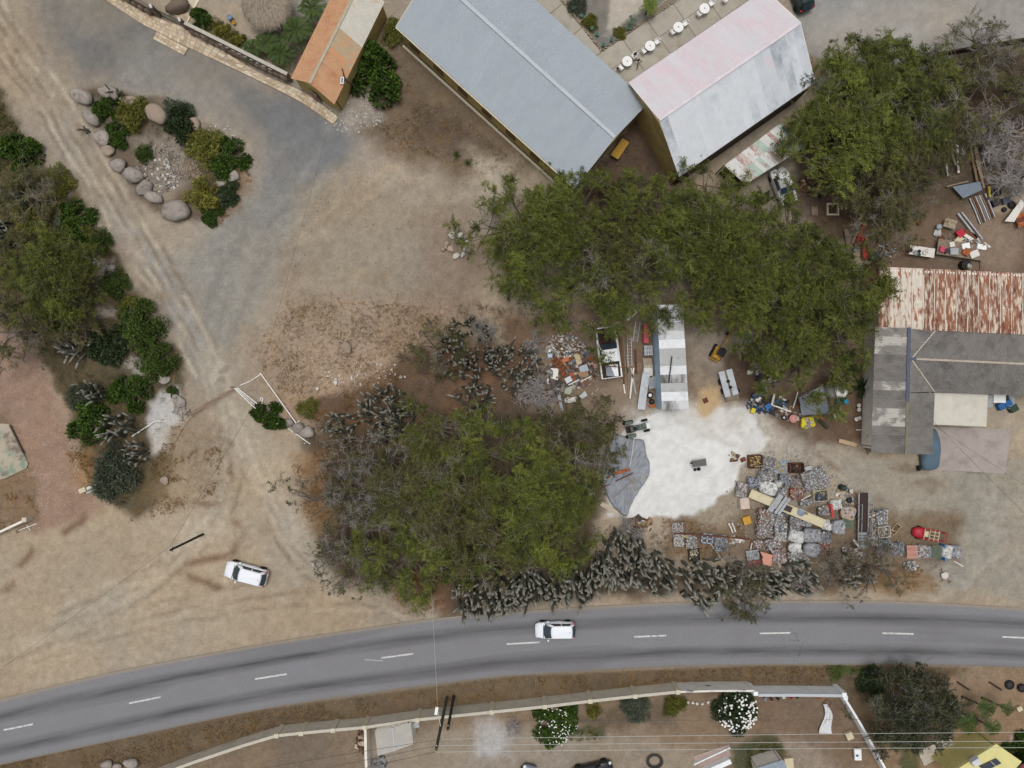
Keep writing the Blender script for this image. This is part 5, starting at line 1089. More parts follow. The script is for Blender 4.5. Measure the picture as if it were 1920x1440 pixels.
ring = thing('stone_ring', 'ring of white and brown stones round a small plant', 'stone ring', tuple(W(854, 458).xy) + (0,))
for i, (px, py, r, m_) in enumerate([(848, 440, 8, M_wst), (862, 441, 7, M_wst), (870, 446, 5, M_wst), (876, 453, 4, M_wst), (875, 461, 4, M_wst), (871, 468, 4, M_wst), (869, 476, 5, M_wst), (856, 479, 7, M_wst), (866, 480, 4, M_wst), (845, 467, 7, M_edge), (838, 456, 6, M_edge), (836, 464, 5, M_edge), (831, 468, 5, M_edge)]):
    rock(px, py, r, r * .9, .35, m_, parent=ring, name='stone', rz=i)
# rubble on the island and in odd corners, too small to count
def rubble(px, py, rx, ry, n, mat, label, seed, s=(.05, .16), name='rubble'):
    rs = random.Random(seed); m = MB()
    for i in range(n):
        a = rs.uniform(0, 6.28); q_ = math.sqrt(rs.random()); c = W(px + math.cos(a) * q_ * rx, py + math.sin(a) * q_ * ry); k = rs.uniform(*s)
        m.box((c.x, c.y, k * .2 - .03), (k * rs.uniform(.8, 1.6), k, k * .6), rs.uniform(0, 3), rs.uniform(-.3, .3), rs.uniform(-.3, .3), top=.7)
    return tag(m.build(name, mat), label, None, kind='stuff')
rubble(300, 315, 44, 46, 260, M_boul, 'pale rubble stones on the island', 1, (.06, .28)); rubble(360, 315, 28, 22, 160, M_boult, 'reddish stones on the right of the island', 2, (.06, .2)); rubble(300, 330, 40, 36, 70, M_wst, 'white stones among the island rubble', 13, (.08, .3)); rubble(410, 250, 32, 16, 60, M_wst, 'small white stones along the island\'s upper rim', 3)
rubble(660, 210, 60, 40, 160, M_wst, 'chips of stone in front of the orange roofed shed', 4, (.04, .16)); rubble(190, 510, 20, 40, 60, M_wst, 'pebbles in the left verge', 5); rubble(340, 770, 16, 14, 50, M_boul, 'grey rubble at the foot of the gate', 6, (.1, .3)); rubble(680, 700, 90, 26, 90, M_wst, 'stones along the fallen rail', 7, (.05, .2)); rubble(100, 880, 50, 90, 120, M_wst, 'white pebbles on the reddish track', 8, (.03, .1))
rubble(1170, 340, 60, 90, 80, M_bark, 'dark litter on the soil between warehouse and hall', 9, (.06, .2)); rubble(1080, 660, 90, 90, 200, M_wst, 'bits of litter round the scrap heap', 10, (.03, .12)); rubble(700, 450, 180, 130, 120, M_bark, 'scattered dark pebbles on the bare ground', 11, (.03, .09)); rubble(1480, 940, 120, 100, 500, M('grey_chips', S(150, 148, 146), .7, .3, 5), 'crushed metal chips between the bales', 12, (.05, .2))
# gravel bed edging with stones, pots and palms
edge = thing('stone_edging', 'row of small stones edging the gravel bed by the patio', 'stone edging', tuple(W(1128, 95).xy) + (0,)); rs0 = random.Random(4)
for a, bq in (((1050, -4), (1128, 94)), ((1128, 94), (1200, 45)), ((1215, 38), (1275, -3))):
    n = int((Vector(bq) - Vector(a)).length / 4.2)
    for i in range(n):
        p = Vector(a).lerp(Vector(bq), (i + .5) / n); rock(p.x + rs0.uniform(-1.5, 1.5), p.y + rs0.uniform(-1.5, 1.5), rs0.uniform(2, 3.2), rs0.uniform(2, 3), .22, M_edge, parent=edge, name='stone', rz=i, pool=PEB)
M_pot = M('green_pot', S(104, 150, 132), .5, .1, 3); M_soil = M('pot_soil', S(60, 50, 40), .95, .2)
def pot(px, py, label, mat=M_pot, r=.19):
    c = W(px, py, .3); t = thing('plant_pot', label, 'plant pot', (c.x, c.y, .0), 0, 'green garden pots')
    MB().lathe([(r * .65, 0), (r, .18), (r * .8, .36), (r * .95, .4), (r * .75, .4), (r * .7, .33)], 12).build('pot', mat, t, True); l = MB(); rr = random.Random(int(px))
    for i in range(9):
        a = i * .7; l.add([(0, 0, .34), (math.cos(a) * .1, math.sin(a) * .1, .55), (math.cos(a) * .24, math.sin(a) * .24, .5), (math.cos(a + .3) * .1, math.sin(a + .3) * .1, .52)], [(0, 1, 2, 3)])
    l.build('leaf', M_palm, t)['kind'] = 'stuff'
for px, py, lab in ((1076, 15, 'green pot nearest the top edge on the stone edging'), (1090, 29, 'large green pot second from the top on the edging'), (1110, 53, 'green pot third from the top on the edging'), (1120, 64, 'green pot fourth from the top on the edging'), (1132, 84, 'green pot at the corner of the stone edging'), (1147, 74, 'green pot just right of the corner of the edging'), (1179, 52, 'green pot under the small grey green palm')): pot(px, py, lab)
M_pw = M('white_plastic', S(228, 228, 226), .45, .05, 4); M_blk = M('black_cloth', S(28, 28, 32), .8, .2, 4)
def chair_proto():
    t = thing('plastic_chair', 'x', 'chair')
    s = MB().box((0, 0, .42), (.46, .46, .04)); s.build('seat', M_pw, t, bevel=.02)
    bk = MB(); bk.box((-.25, 0, .82), (.04, .46, .08)); bk.box((-.235, 0, .5), (.04, .46, .05))
    for y in (-.2, -.1, 0, .1, .2): bk.box((-.24, y, .66), (.03, .05, .3))
    bk.build('backrest', M_pw, t)
    for x in (-.2, .2):
        for y in (-.21, .21): MB().tube([(x * 1.15, y * 1.1, 0), (x, y, .42)], [.025, .03], 6).build('leg', M_pw, t)
    for y in (-.25, .25): MB().bar((-.24, y, .64), (.2, y, .62), .05, .03).build('armrest', M_pw, t)
    return t
def table_proto():
    t = thing('round_table', 'x', 'table'); MB().lathe([(.5, .70), (.53, .715), (.53, .735), (.5, .745), (.03, .748)], 28).build('tabletop', M_pw, t)
    MB().lathe([(.045, 0.02), (.045, .70)], 10).build('pedestal', M_pw, t); MB().lathe([(.05, .746), (.055, .79), (.03, .80)], 10).build('ashtray', M_blk, t)
    for i in range(4):
        a = i * 1.571 + .4; MB().tube([(0, 0, .12), (math.cos(a) * .36, math.sin(a) * .36, .0)], [.04, .03], 6).build('leg', M_pw, t)
    return t
cp_, tp_ = chair_proto(), table_proto(); first = True
names_t = ['nearest the warehouse', 'second from the warehouse', 'third from the warehouse', 'fourth from the warehouse']
for i, (tx, ty, c1, c2) in enumerate([(1176, 115, (1164, 127), (1189, 105)), (1219, 86, (1207, 96), (1232, 78)), (1272, 51, (1261, 60), (1285, 44)), (1321, 16, (1311, 26), (1334, 6))]):
    t = tp_ if i == 0 else copy_tree(tp_); c = W(tx, ty, .75); t.location = (c.x, c.y, .05); tag(t, 'round white patio table ' + names_t[i], 'table', 'white patio tables')
    for j, cc in enumerate((c1, c2)):
        ch = cp_ if (i == 0 and j == 0) else copy_tree(cp_); p = W(cc[0], cc[1], .5); ch.location = (p.x, p.y, .05); d = c - p; ch.rotation_euler.z = math.atan2(d.y, d.x)
        tag(ch, 'white plastic chair at the %s of the patio table %s' % ('lower left' if j == 0 else 'upper right', names_t[i]), 'chair', 'white patio chairs')
ch = copy_tree(cp_); p = W(1359, 0, .5); ch.location = (p.x, p.y, .05); ch.rotation_euler.z = 1.0; tag(ch, 'lone white plastic chair at the top edge beside the pink roof', 'chair', 'white patio chairs')
tp = thing('tripod', 'black tripod standing on the patio near the first table', 'tripod', tuple(W(1194, 121).xy) + (.05,))
for i in range(3):
    a = i * 2.1 + .5; MB().tube([(0, 0, 1.0), (math.cos(a) * .6, math.sin(a) * .6, 0)], [.05, .035], 6).build('leg', M_blk, tp)
MB().box((0, 0, 1.06), (.2, .14, .16), .5).build('head', M_blk, tp, bevel=.03)
def cloth(px, py, z, r, mat, label, seed, cat='bag'):
    c = W(px, py, z); o = bpy.data.objects.new('bag', ROCKS[seed % 6]); COL.objects.link(o); o.material_slots[0].link = 'OBJECT'; o.material_slots[0].material = mat
    o.location = (c.x, c.y, z + r * .4); o.scale = (r * 1.3, r * .8, r * .6); o.rotation_euler = (.2, .3, seed); return tag(o, label, cat)
cloth(1191, 101, .85, .22, M_blk, 'black bag hung on the chair at the first table', 1); cloth(1158, 129, .5, .16, M_blk, 'dark bag beside the lower chair of the first table', 2); cloth(1213, 98, .35, .14, M_blk, 'small dark bag by the lower chair of the second table', 3)
MB_y = thing('table_board', 'ochre yellow board leaning beside the warehouse gable', 'board', tuple(W(1163, 279).xy) + (0,))
MB().slab([W(1145, 290, .7) - Vector(MB_y.location), W(1167, 259, .7) - Vector(MB_y.location), W(1180, 267, .7) - Vector(MB_y.location), W(1159, 299, .7) - Vector(MB_y.location)], .06).build('board', M('yellow_board', S(176, 138, 60), .8, .15, 1.5, col2=S(150, 116, 56), c2=(.52, .66), s2=1.5), MB_y)
for q_ in ((1148, 289), (1167, 262), (1177, 268), (1159, 295)):
    l = W(*q_, .4) - Vector(MB_y.location); MB().tube([(l.x, l.y, -.05), (l.x, l.y, .62)], .035, 6).build('leg', M_bark, MB_y)
# flagstone pavement at the top left: individual stones
side = MB().prism([W(*p).xy for p in ((180, -12), (260, 41), (295, 59), (289, 72), (346, 104), (355, 89), (560, 189), (625, 234), (636, 219), (567, 171), (485, 136), (360, 58), (262, 18), (225, -12))], -.1, .03).build('pavement', M('pavement_bed', S(132, 116, 92), .9, .15)); tag(side, 'flagstone pavement along the garden wall', None, kind='structure')
M_flag = [M('flagstone_%d' % i, c, .9, .12, 2, rnd=.12, bump=.2) for i, c in enumerate((S(192, 176, 152), S(204, 192, 170), S(184, 166, 146), S(174, 156, 132), S(198, 178, 148)))]
out_e = [(184, -10), (260, 41), (300, 62), (355, 90), (460, 139), (560, 189), (625, 233)]; in_e = [(224, -10), (264, 20), (312, 40), (362, 60), (485, 136), (567, 172), (635, 220)]
oe, ie = catmull(out_e, 9), catmull(in_e, 9); rs1 = random.Random(8); NS = 66; R_ = 4
def lerp_path(P, t):
    x = t * (len(P) - 1); i = min(int(x), len(P) - 2); return P[i].lerp(P[i + 1], x - i)
grid = [[None] * (R_ + 1) for _ in range(NS + 1)]
for i in range(NS + 1):
    a, bq = lerp_path(oe, i / NS), lerp_path(ie, i / NS)
    for k in range(R_ + 1):
        j = Vector((rs1.uniform(-1.2, 1.2), rs1.uniform(-1.2, 1.2))) if 0 < i < NS else Vector((0, 0)); grid[i][k] = a.lerp(bq, k / R_) + (j if 0 < k < R_ else j * .15)
def flag(q, top):
    c = sum(q, Vector((0, 0))) / len(q); MB().prism([W(*(c + (p - c) * .93)).xy for p in q], -.05, top).build('flagstone', rs1.choice(M_flag), side)
for i in range(NS):
    for k in range(R_):
        flag([grid[i][k], grid[i + 1][k], grid[i + 1][k + 1], grid[i][k + 1]], .05 + rs1.uniform(0, .015))
for i in range(9):
    for k in range(3):
        A = Vector((294, 60)).lerp(Vector((352, 91)), i / 9); B = Vector((294, 60)).lerp(Vector((352, 91)), (i + 1) / 9); dn = Vector((-7, 13)) / 3
        flag([A + dn * k, B + dn * k, B + dn * (k + 1), A + dn * (k + 1)], .05 + rs1.uniform(0, .015))
# terrace paving behind the gate
ter = MB().prism([W(*p).xy for p in ((318, 24), (352, 42), (380, -12), (330, -12))], -.1, .05).build('terrace', M_flag[1]); tag(ter, 'flagstone terrace behind the garden gate', None, kind='structure')
for i in range(5):
    for k in range(3):
        A = Vector((320, 26)).lerp(Vector((350, 42)), k / 3); B = Vector((320, 26)).lerp(Vector((350, 42)), (k + 1) / 3); dn = Vector((22, -50)) / 5
        q = [A + dn * i, B + dn * i, B + dn * (i + 1), A + dn * (i + 1)]; c = sum(q, Vector((0, 0))) / 4
        MB().prism([W(*(c + (p - c) * .93)).xy for p in q], 0, .07 + rs1.uniform(0, .01)).build('flagstone', rs1.choice(M_flag), ter)
# garden wall with built-in boulders, iron letters and railing
c0 = W(360, 58); gw = thing('garden_wall', 'dark garden wall faced with big rounded stones', 'wall', (c0.x, c0.y, 0)); a = Vector((0, 0, 0)); bq = W(548, 152) - c0
M_gw = M('garden_wall_render', S(112, 100, 88), .9, .2, 1.0); M_gs = M('wall_boulder', S(118, 104, 90), .9, .2, 1.2, col2=S(90, 78, 68), c2=(.5, .66), s2=1.2, bump=.4, rnd=.12)
MB().bar(Vector((0, 0, .8)), Vector((bq.x, bq.y, .8)), .35, 1.7).build('panel', M_gw, gw); MB().bar(Vector((0, 0, 1.69)), Vector((bq.x, bq.y, 1.69)), .34, .08).build('coping', M('wall_coping', S(176, 170, 158), .9, .12), gw)
dw = bq.normalized(); nw = Vector((dw.y, -dw.x, 0))
for i in range(15):
    p = dw * (bq.length * (i + .6) / 15.4) + nw * .22; o = bpy.data.objects.new('stone', ROCKS[i % 6]); COL.objects.link(o); o.parent = gw; o.location = (p.x, p.y, .45 + .1 * (i % 3)); o.scale = (.5 + .06 * (i % 4), .34, .5 + .07 * (i % 3)); o.rotation_euler.z = math.atan2(dw.y, dw.x); o.material_slots[0].link = 'OBJECT'; o.material_slots[0].material = M_gs
rs2 = random.Random(2)
M_iron = M('white_iron', S(198, 198, 196), .6, .1)
for i in range(9):
    s0 = bq.length * (.33 + .06 * i); pts = []
    for k in range(7):
        pts.append(dw * (s0 + .34 * math.sin(k * 1.1 + i) * .5 + .06 * k) + nw * .24 + Vector((0, 0, 1.05 + .07 * k * (1 if i % 2 else .9) + .05 * math.sin(k * 2.1 + i))))
    MB().tube(pts, .028, 5).build('iron_scroll', M_iron, gw)
c1 = W(262, 12); g2 = thing('garden_gate', 'black iron garden gate and railing at the top left', 'gate', (c1.x, c1.y, 0)); e = W(352, 54) - c1; M_blkiron = M('black_iron', S(38, 36, 36), .6, .15)
for zz in (.25, 1.5): MB().bar(Vector((e.x * .45, e.y * .45, zz)), Vector((e.x, e.y, zz)), .05, .05).build('rail', M_blkiron, g2)
for i in range(14):
    p = e * (.46 + .54 * i / 13.5); MB().tube([(p.x, p.y, 0), (p.x, p.y, 1.65)], .022, 5).build('bar', M_blkiron, g2)
for t_ in (.42, 1.0): MB().box((e.x * t_, e.y * t_, .9), (.35, .35, 1.9)).build('gate_post', M_gw, g2, bevel=.03); MB().box((e.x * t_, e.y * t_, 1.9), (.2, .4, .1), .5).build('light', M_iron, g2)
MB().bar(Vector((-3.2, 1.9, .75)), Vector((e.x * .4, e.y * .4, .75)), .35, 1.6).build('panel', M_gw, g2)
for i in range(7):
    p = Vector((-3.0, 1.8, 0)).lerp(e * .38, i / 7); o = bpy.data.objects.new('stone', ROCKS[i % 6]); COL.objects.link(o); o.parent = g2; o.location = (p.x - .05, p.y - .25, .5); o.scale = (.5, .35, .55); o.rotation_euler.z = -.5; o.material_slots[0].link = 'OBJECT'; o.material_slots[0].material = M_gs
rk = rock(333, 10, 22, 14, 1.4, M_gs, 'dark brown boulder behind the garden gate', .3)
# thatched shade
c = W(495, 2, 2.6); th = thing('thatched_shade', 'round thatched palm leaf shade in the garden', 'shade', (c.x, c.y, 0)); M_th = M('thatch', S(140, 128, 112), .95, .3, 4, vcol=True)
MB().tube([(0, 0, -.1), (0, 0, 3.0)], .1, 8).build('post', M_bark, th); MB().lathe([(2.5, 1.98), (2.35, 2.1), (1.2, 2.68), (.1, 3.25)], 24).build('roof', M('thatch_base', S(112, 100, 86), .95, .2), th)
ts = MB(); rs3 = random.Random(9)
for i in range(2600):
    a = rs3.uniform(0, 6.283); r0 = math.sqrt(rs3.random()) * 2.1; L = rs3.uniform(.4, .8); r1_ = r0 + L; zf = lambda r: 3.37 - .5 * r * (1.0) if r < 2.4 else 3.37 - .5 * 2.4 - (r - 2.4) * .9
    a2 = a + rs3.gauss(0, .08); wv = .03; g = rs3.uniform(.75, 1.25); col = tuple(x * g for x in S(150, 138, 122))
    p, q_ = Vector((math.cos(a) * r0, math.sin(a) * r0, zf(r0) + rs3.uniform(.0, .06))), Vector((math.cos(a2) * r1_, math.sin(a2) * r1_, zf(r1_) + rs3.uniform(-.03, .08))); s_ = Vector((-math.sin(a), math.cos(a), 0)) * wv
    ts.add([p - s_, q_ - s_ * .4, q_ + s_ * .4, p + s_], [(0, 1, 2, 3)], col)
ts.build('thatch', M_th, th)['kind'] = 'stuff'
bx = thing('water_barrel', 'blue barrel with an orange bucket in the garden court', 'barrel', tuple(W(431, 33, .5).xy) + (0,)); MB().lathe([(.25, 0), (.28, .3), (.28, .6), (.26, .7), (.2, .7), (.18, .6)], 16).build('barrel', M('blue_barrel', S(120, 138, 156), .6, .1), bx, True); MB().lathe([(.16, 0), (.2, .35), (.16, .35), (.14, .1)], 12, (.3, -.4, 0)).build('bucket', M('orange_bucket', S(190, 140, 50), .6, .1), bx, True)
# white pipe gate and rails, each pipe a part
M_pipe = M('white_pipe', S(226, 223, 218), .6, .12, 2, col2=S(150, 120, 96), c2=(.6, .74), s2=2)
M_pipeb = M('rusty_pipe', S(150, 128, 108), .8, .2, 2, col2=S(110, 78, 58), c2=(.5, .64), s2=2)
def pipes(name, label, segs, mat, cat='rail', r=.04, posts=(), pz=1.0):
    c0 = W(*segs[0][0]); t = thing(name, label, cat, (c0.x, c0.y, 0))
    for (x0, y0, z0), (x1, y1, z1) in [((s[0][0], s[0][1], s[0][2] if len(s[0]) > 2 else .1), (s[1][0], s[1][1], s[1][2] if len(s[1]) > 2 else .1)) for s in segs]:
        MB().tube([W(x0, y0, z0) - c0, W(x1, y1, z1) - c0], r * 1.35, 7).build('pipe', mat, t)
    for p in posts: q_ = W(*p) - c0; MB().tube([(q_.x, q_.y, -.1), (q_.x, q_.y, pz)], r * 1.3, 7).build('post', mat, t)
    return t
def px2(p): return W(*p)
pipes('pipe_gate', 'long white and brown pipe gate across the dirt drive', [((357, 774, .2), (438, 727, .2)), ((354, 779, 1.0), (437, 730, 1.0)), ((380, 760, .6), (437, 729, .6)), ((355, 777, .5), (380, 763, .9))], M_pipeb, 'gate', .045, [(357, 772), (438, 726)])
pipes('gate_leaf', 'open white gate leaf running down to the small shrub', [((440, 728, .3), (480, 763, .3)), ((437, 728, 1.2), (477, 766, 1.2)), ((442, 727, 1.2), (480, 757, 1.2))], M_pipe, 'gate', .04, [(440, 728), (480, 760)], 1.2)
pipes('white_rail', 'white rail joining the gate to the tall corner post', [((443, 723, 1.0), (463, 714, 1.0)), ((465, 713, 1.0), (483, 701, 1.0)), ((468, 714, .2), (492, 734, .1)), ((478, 727, .1), (502, 758, .1))], M_pipe)
pipes('white_pole', 'long straight white pole slanting down to the round boulder', [((484, 699, .6), (552, 794, .9)), ((551, 795, .5), (558, 790, 1.0)), ((482, 695, .2), (512, 703, .2)), ((482, 695, .3), (472, 691, .3)), ((456, 690, .2), (472, 691, .2)), ((455, 690, .2), (447, 676, .2))], M_pipe, 'pole', .045)
pipes('white_fence', 'double white pipe fence beside the three gate boulders', [((524, 796, .9), (577, 834, .9)), ((526, 792, .3), (575, 828, .3)), ((530, 790, .6), (578, 826, .6))], M_pipe, 'fence', .04, [(525, 794), (576, 830)], 1.0)
pipes('signboard', 'small white metal frame sign beside the gate shrub', [((481, 758, .8), (484, 746, .8)), ((484, 746, .8), (488, 747, .8)), ((488, 747, .8), (485, 759, .8)), ((485, 759, .8), (481, 758, .8))], M_pipe, 'sign', .045)
pipes('broken_frame', 'broken white pipe frame hanging beside the verge cactus', [((234, 820, 1.4), (278, 791, 1.6)), ((278, 791, 1.6), (320, 791, 1.0)), ((257, 820, 1.0), (310, 792, 1.0)), ((258, 806, .8), (282, 806, .8)), ((258, 820, .5), (300, 806, .5)), ((300, 806, .5), (316, 795, .5))], M_pipe, 'frame', .05)
pipes('wire_fence', 'low brown post fence curving down from the gate', [((355, 779, .9), (338, 800, .9)), ((338, 800, .9), (320, 832, .9)), ((320, 832, .8), (300, 862, .8)), ((353, 778, .4), (336, 800, .4)), ((336, 800, .4), (318, 832, .4)), ((318, 832, .4), (298, 862, .4))], M_pipeb, 'fence', .03, [(352, 777), (345, 788), (336, 800), (328, 815), (318, 832), (308, 848)], 1.0)
pipes('fallen_rail', 'broken line of white rails along the weedy ground', [((628, 745), (652, 729)), ((655, 727), (672, 718)), ((675, 716), (700, 703)), ((703, 702), (712, 696)), ((714, 695), (730, 687)), ((745, 679), (757, 672))], M_pipeb, 'rail', .035)
pipes('steel_rail', 'short white pipe frame below the ruined wall at the left edge', [((30, 996, .4), (64, 983, .4)), ((45, 986, .4), (52, 996, .4))], M_pipe, 'rail', .03)
# stepping stones, rings and pots behind the wall
for i, (px, py) in enumerate(((1290, 1317), (1299, 1318), (1307, 1319), (1317, 1320), (1328, 1317), (1340, 1317))): rock(px, py, 3.6, 3.6, .22, M_wst, 'pale round stone, number %s from the left in the row behind the wall' % ('one', 'two', 'three', 'four', 'five', 'six')[i], 0, cat='stone', name='round_stone')
# poles, lamp and wires
M_pole = M('pole_wood', S(54, 50, 46), .9, .2, 2); M_polg = M('pole_green', S(72, 76, 62), .9, .2, 2)
def pole(px, py, h, r, label, mat=M_pole):
    c = W(px, py); t = thing('utility_pole', label, 'pole', (c.x, c.y, 0)); MB().tube([(0, 0, -.3), (0, 0, h)], [r, r * .8], 10).build('shaft', mat, t); MB().tube([(0, -.25, h - .4), (0, .25, h - .4)], .05, 6).build('crossbar', mat, t)
    for y in (-.2, .2): MB().lathe([(.05, h - .35), (.06, h - .28), (.03, h - .2)], 8, (0, y, 0)).build('insulator', M_iron, t)
    return t
pole(380, 1002, 7.0, .13, 'dark wooden pole standing on the dirt shoulder'); pl = pole(838, 1308, 10.5, .17, 'tall green wooden pole carrying the street lamp', M_polg); pole(851, 1306, 7.0, .16, 'shorter dark pole beside the lamp pole'); pole(806, 1098, 2.2, .1, 'short weathered post among the orange grass by the cacti', M_polg)
lz = 7.6; lp = W(819, 1336, 7.0); tp_l = W(838, 1308); rel = lp - tp_l
MB().tube([(0, 0, 6.4), (rel.x * .6, rel.y * .6 + 1.0, 7.3), (rel.x, rel.y, 7.3)], .04, 6).build('lamp_arm', M_iron, pl); MB().box((rel.x, rel.y + .3, 7.3), (.3, .75, .16), R(-10)).build('lamp_head', M_pw, pl, bevel=.05)
for px, py, h, lab in ((1795, 1279, 1.5, 'leaning dark stake right of the dark tree'), (1855, 1279, 1.5, 'dark stake beside the old tyre by the road')):
    c = W(px, py); t = thing('stake', lab, 'post', (c.x, c.y, 0)); MB().tube([(0, 0, -.1), (1.0, -.65, .35)], .1, 7).build('shaft', M_pole, t); MB().lathe([(.11, .0), (.08, .1)], 7, (1.0, -.65, .32)).build('cap', M_bark, t)
M_wire = M('wire', S(70, 70, 72), .6, .05, bump=0); M_wirel = M('pale_wire', S(176, 178, 172), .6, .05, bump=0)
def wire(a, bq, label, r=.018, mat=M_wire, sag=.3):
    A, B = W(*a), W(*bq); m = MB(); pts = []
    for i in range(13):
        t = i / 12; p = A.lerp(B, t); p.z -= sag * 4 * t * (1 - t); pts.append(p)
    o = m.tube(pts, r, 5); c = pts[0]; m.v = [(x - c.x, y - c.y, z - c.z) for x, y, z in m.v]; tag(m.build('power_line', mat, loc=c), label, 'power line')
for i, (y0, y1, z) in enumerate(((1383, 1372, 8.6), (1403, 1390, 9.4), (1416, 1402, 10.2))):
    wire((828 - 6 * i, 1386 + 12 * i, z), (2150, y1 - 1, z), ('upper', 'middle', 'lower')[i] + ' of the three pale power lines crossing the bottom yards', .022, M_wirel, .15)
for i, (y1, z) in enumerate(((1446, 8.6), (1476, 9.4), (1498, 10.2))):
    wire((828 - 6 * i, 1386 + 12 * i, z), (380, y1 + 14, z), ('upper', 'middle', 'lower')[i] + ' of the wires running left from the lamp pole', .018, M_wire, .15)
wire((808, 1092, 2.2), (821, 1340, 7.2), 'thin wire crossing the road to the street lamp', .014, M_wirel, .1); wire((318, 1025, 6.9), (-200, 1400, 6.9), 'wire from the shoulder pole down to the left edge', .014, M_wire, .2); wire((318, 1025, 6.9), (470, 769, 2.5), 'wire from the shoulder pole up to the gate shrub', .014, M_wire, .2); wire((614, 246, 5.5), (500, 660, 5.5), 'thin wire across the bare ground to the weedy patch', .012, M_wire, .1)
wire((2000, 1040, 5), (1735, 775, 3.2), 'wire dropping to the house from the lower right', .014, M_wire, .2); wire((2000, 960, 5), (1755, 800, 3.2), 'second wire dropping to the house from the right', .012, M_wire, .2); wire((960, 1352, 5), (2100, 1349, 5), 'dark low wire behind the boundary wall', .012, M_wire, .1)
# ------------------------------------------------------------------ vehicles
M_carw = M('white_car_paint', S(226, 230, 236), .28, .02, 1.5, bump=0, spec=.5); M_cglass = M('car_glass', S(52, 62, 70), .08, .05, 2, bump=0, spec=.7); M_tyre = M('tyre_rubber', S(30, 30, 31), .85, .15, 5); M_rim = M('wheel_rim', S(150, 152, 154), .35, .1, 4, metal=.6)
M_red = M('red_lens', S(176, 24, 44), .25, .08, 4, bump=0); M_clear = M('headlamp', S(206, 212, 216), .2, .05, 4, bump=0); M_trimb = M('black_trim', S(32, 32, 34), .6, .1); M_blackcar = M('black_car_paint', S(26, 28, 32), .3, .1, bump=0, spec=.5)
def wheel(parent, x, y, r=.33, w=.22, rim=M_rim):
    t = MB().lathe([(r * .62, -w / 2), (r * .95, -w / 2), (r, -w * .3), (r, w * .3), (r * .95, w / 2), (r * .62, w / 2)], 20, (x, y, r), 'y').build('tyre', M_tyre, parent, True)
    MB().lathe([(r * .2, -w * .46), (r * .6, -w * .5), (r * .63, -w * .3), (r * .63, w * .3), (r * .6, w * .5), (r * .2, w * .46)], 14, (x, y, r), 'y').build('rim', rim, t)
    return t
def loft(rings, cap=True):
    n = len(rings[0]); vs = [p for r_ in rings for p in r_]; fs = []
    for i in range(len(rings) - 1):
        for k in range(n):
            k2 = (k + 1) % n; fs.append((i * n + k, i * n + k2, (i + 1) * n + k2, (i + 1) * n + k))
    if cap: fs.append(tuple(range(n - 1, -1, -1))); fs.append(tuple(range((len(rings) - 1) * n, len(rings) * n)))
    m = MB(); m.add(vs, fs); return m
def quadgrid(f, nu, nv):
    vs = [f(i / nu, j / nv) for i in range(nu + 1) for j in range(nv + 1)]; fs = [(i * (nv + 1) + j, (i + 1) * (nv + 1) + j, (i + 1) * (nv + 1) + j + 1, i * (nv + 1) + j + 1) for i in range(nu) for j in range(nv)]
    m = MB(); m.add(vs, fs); return m
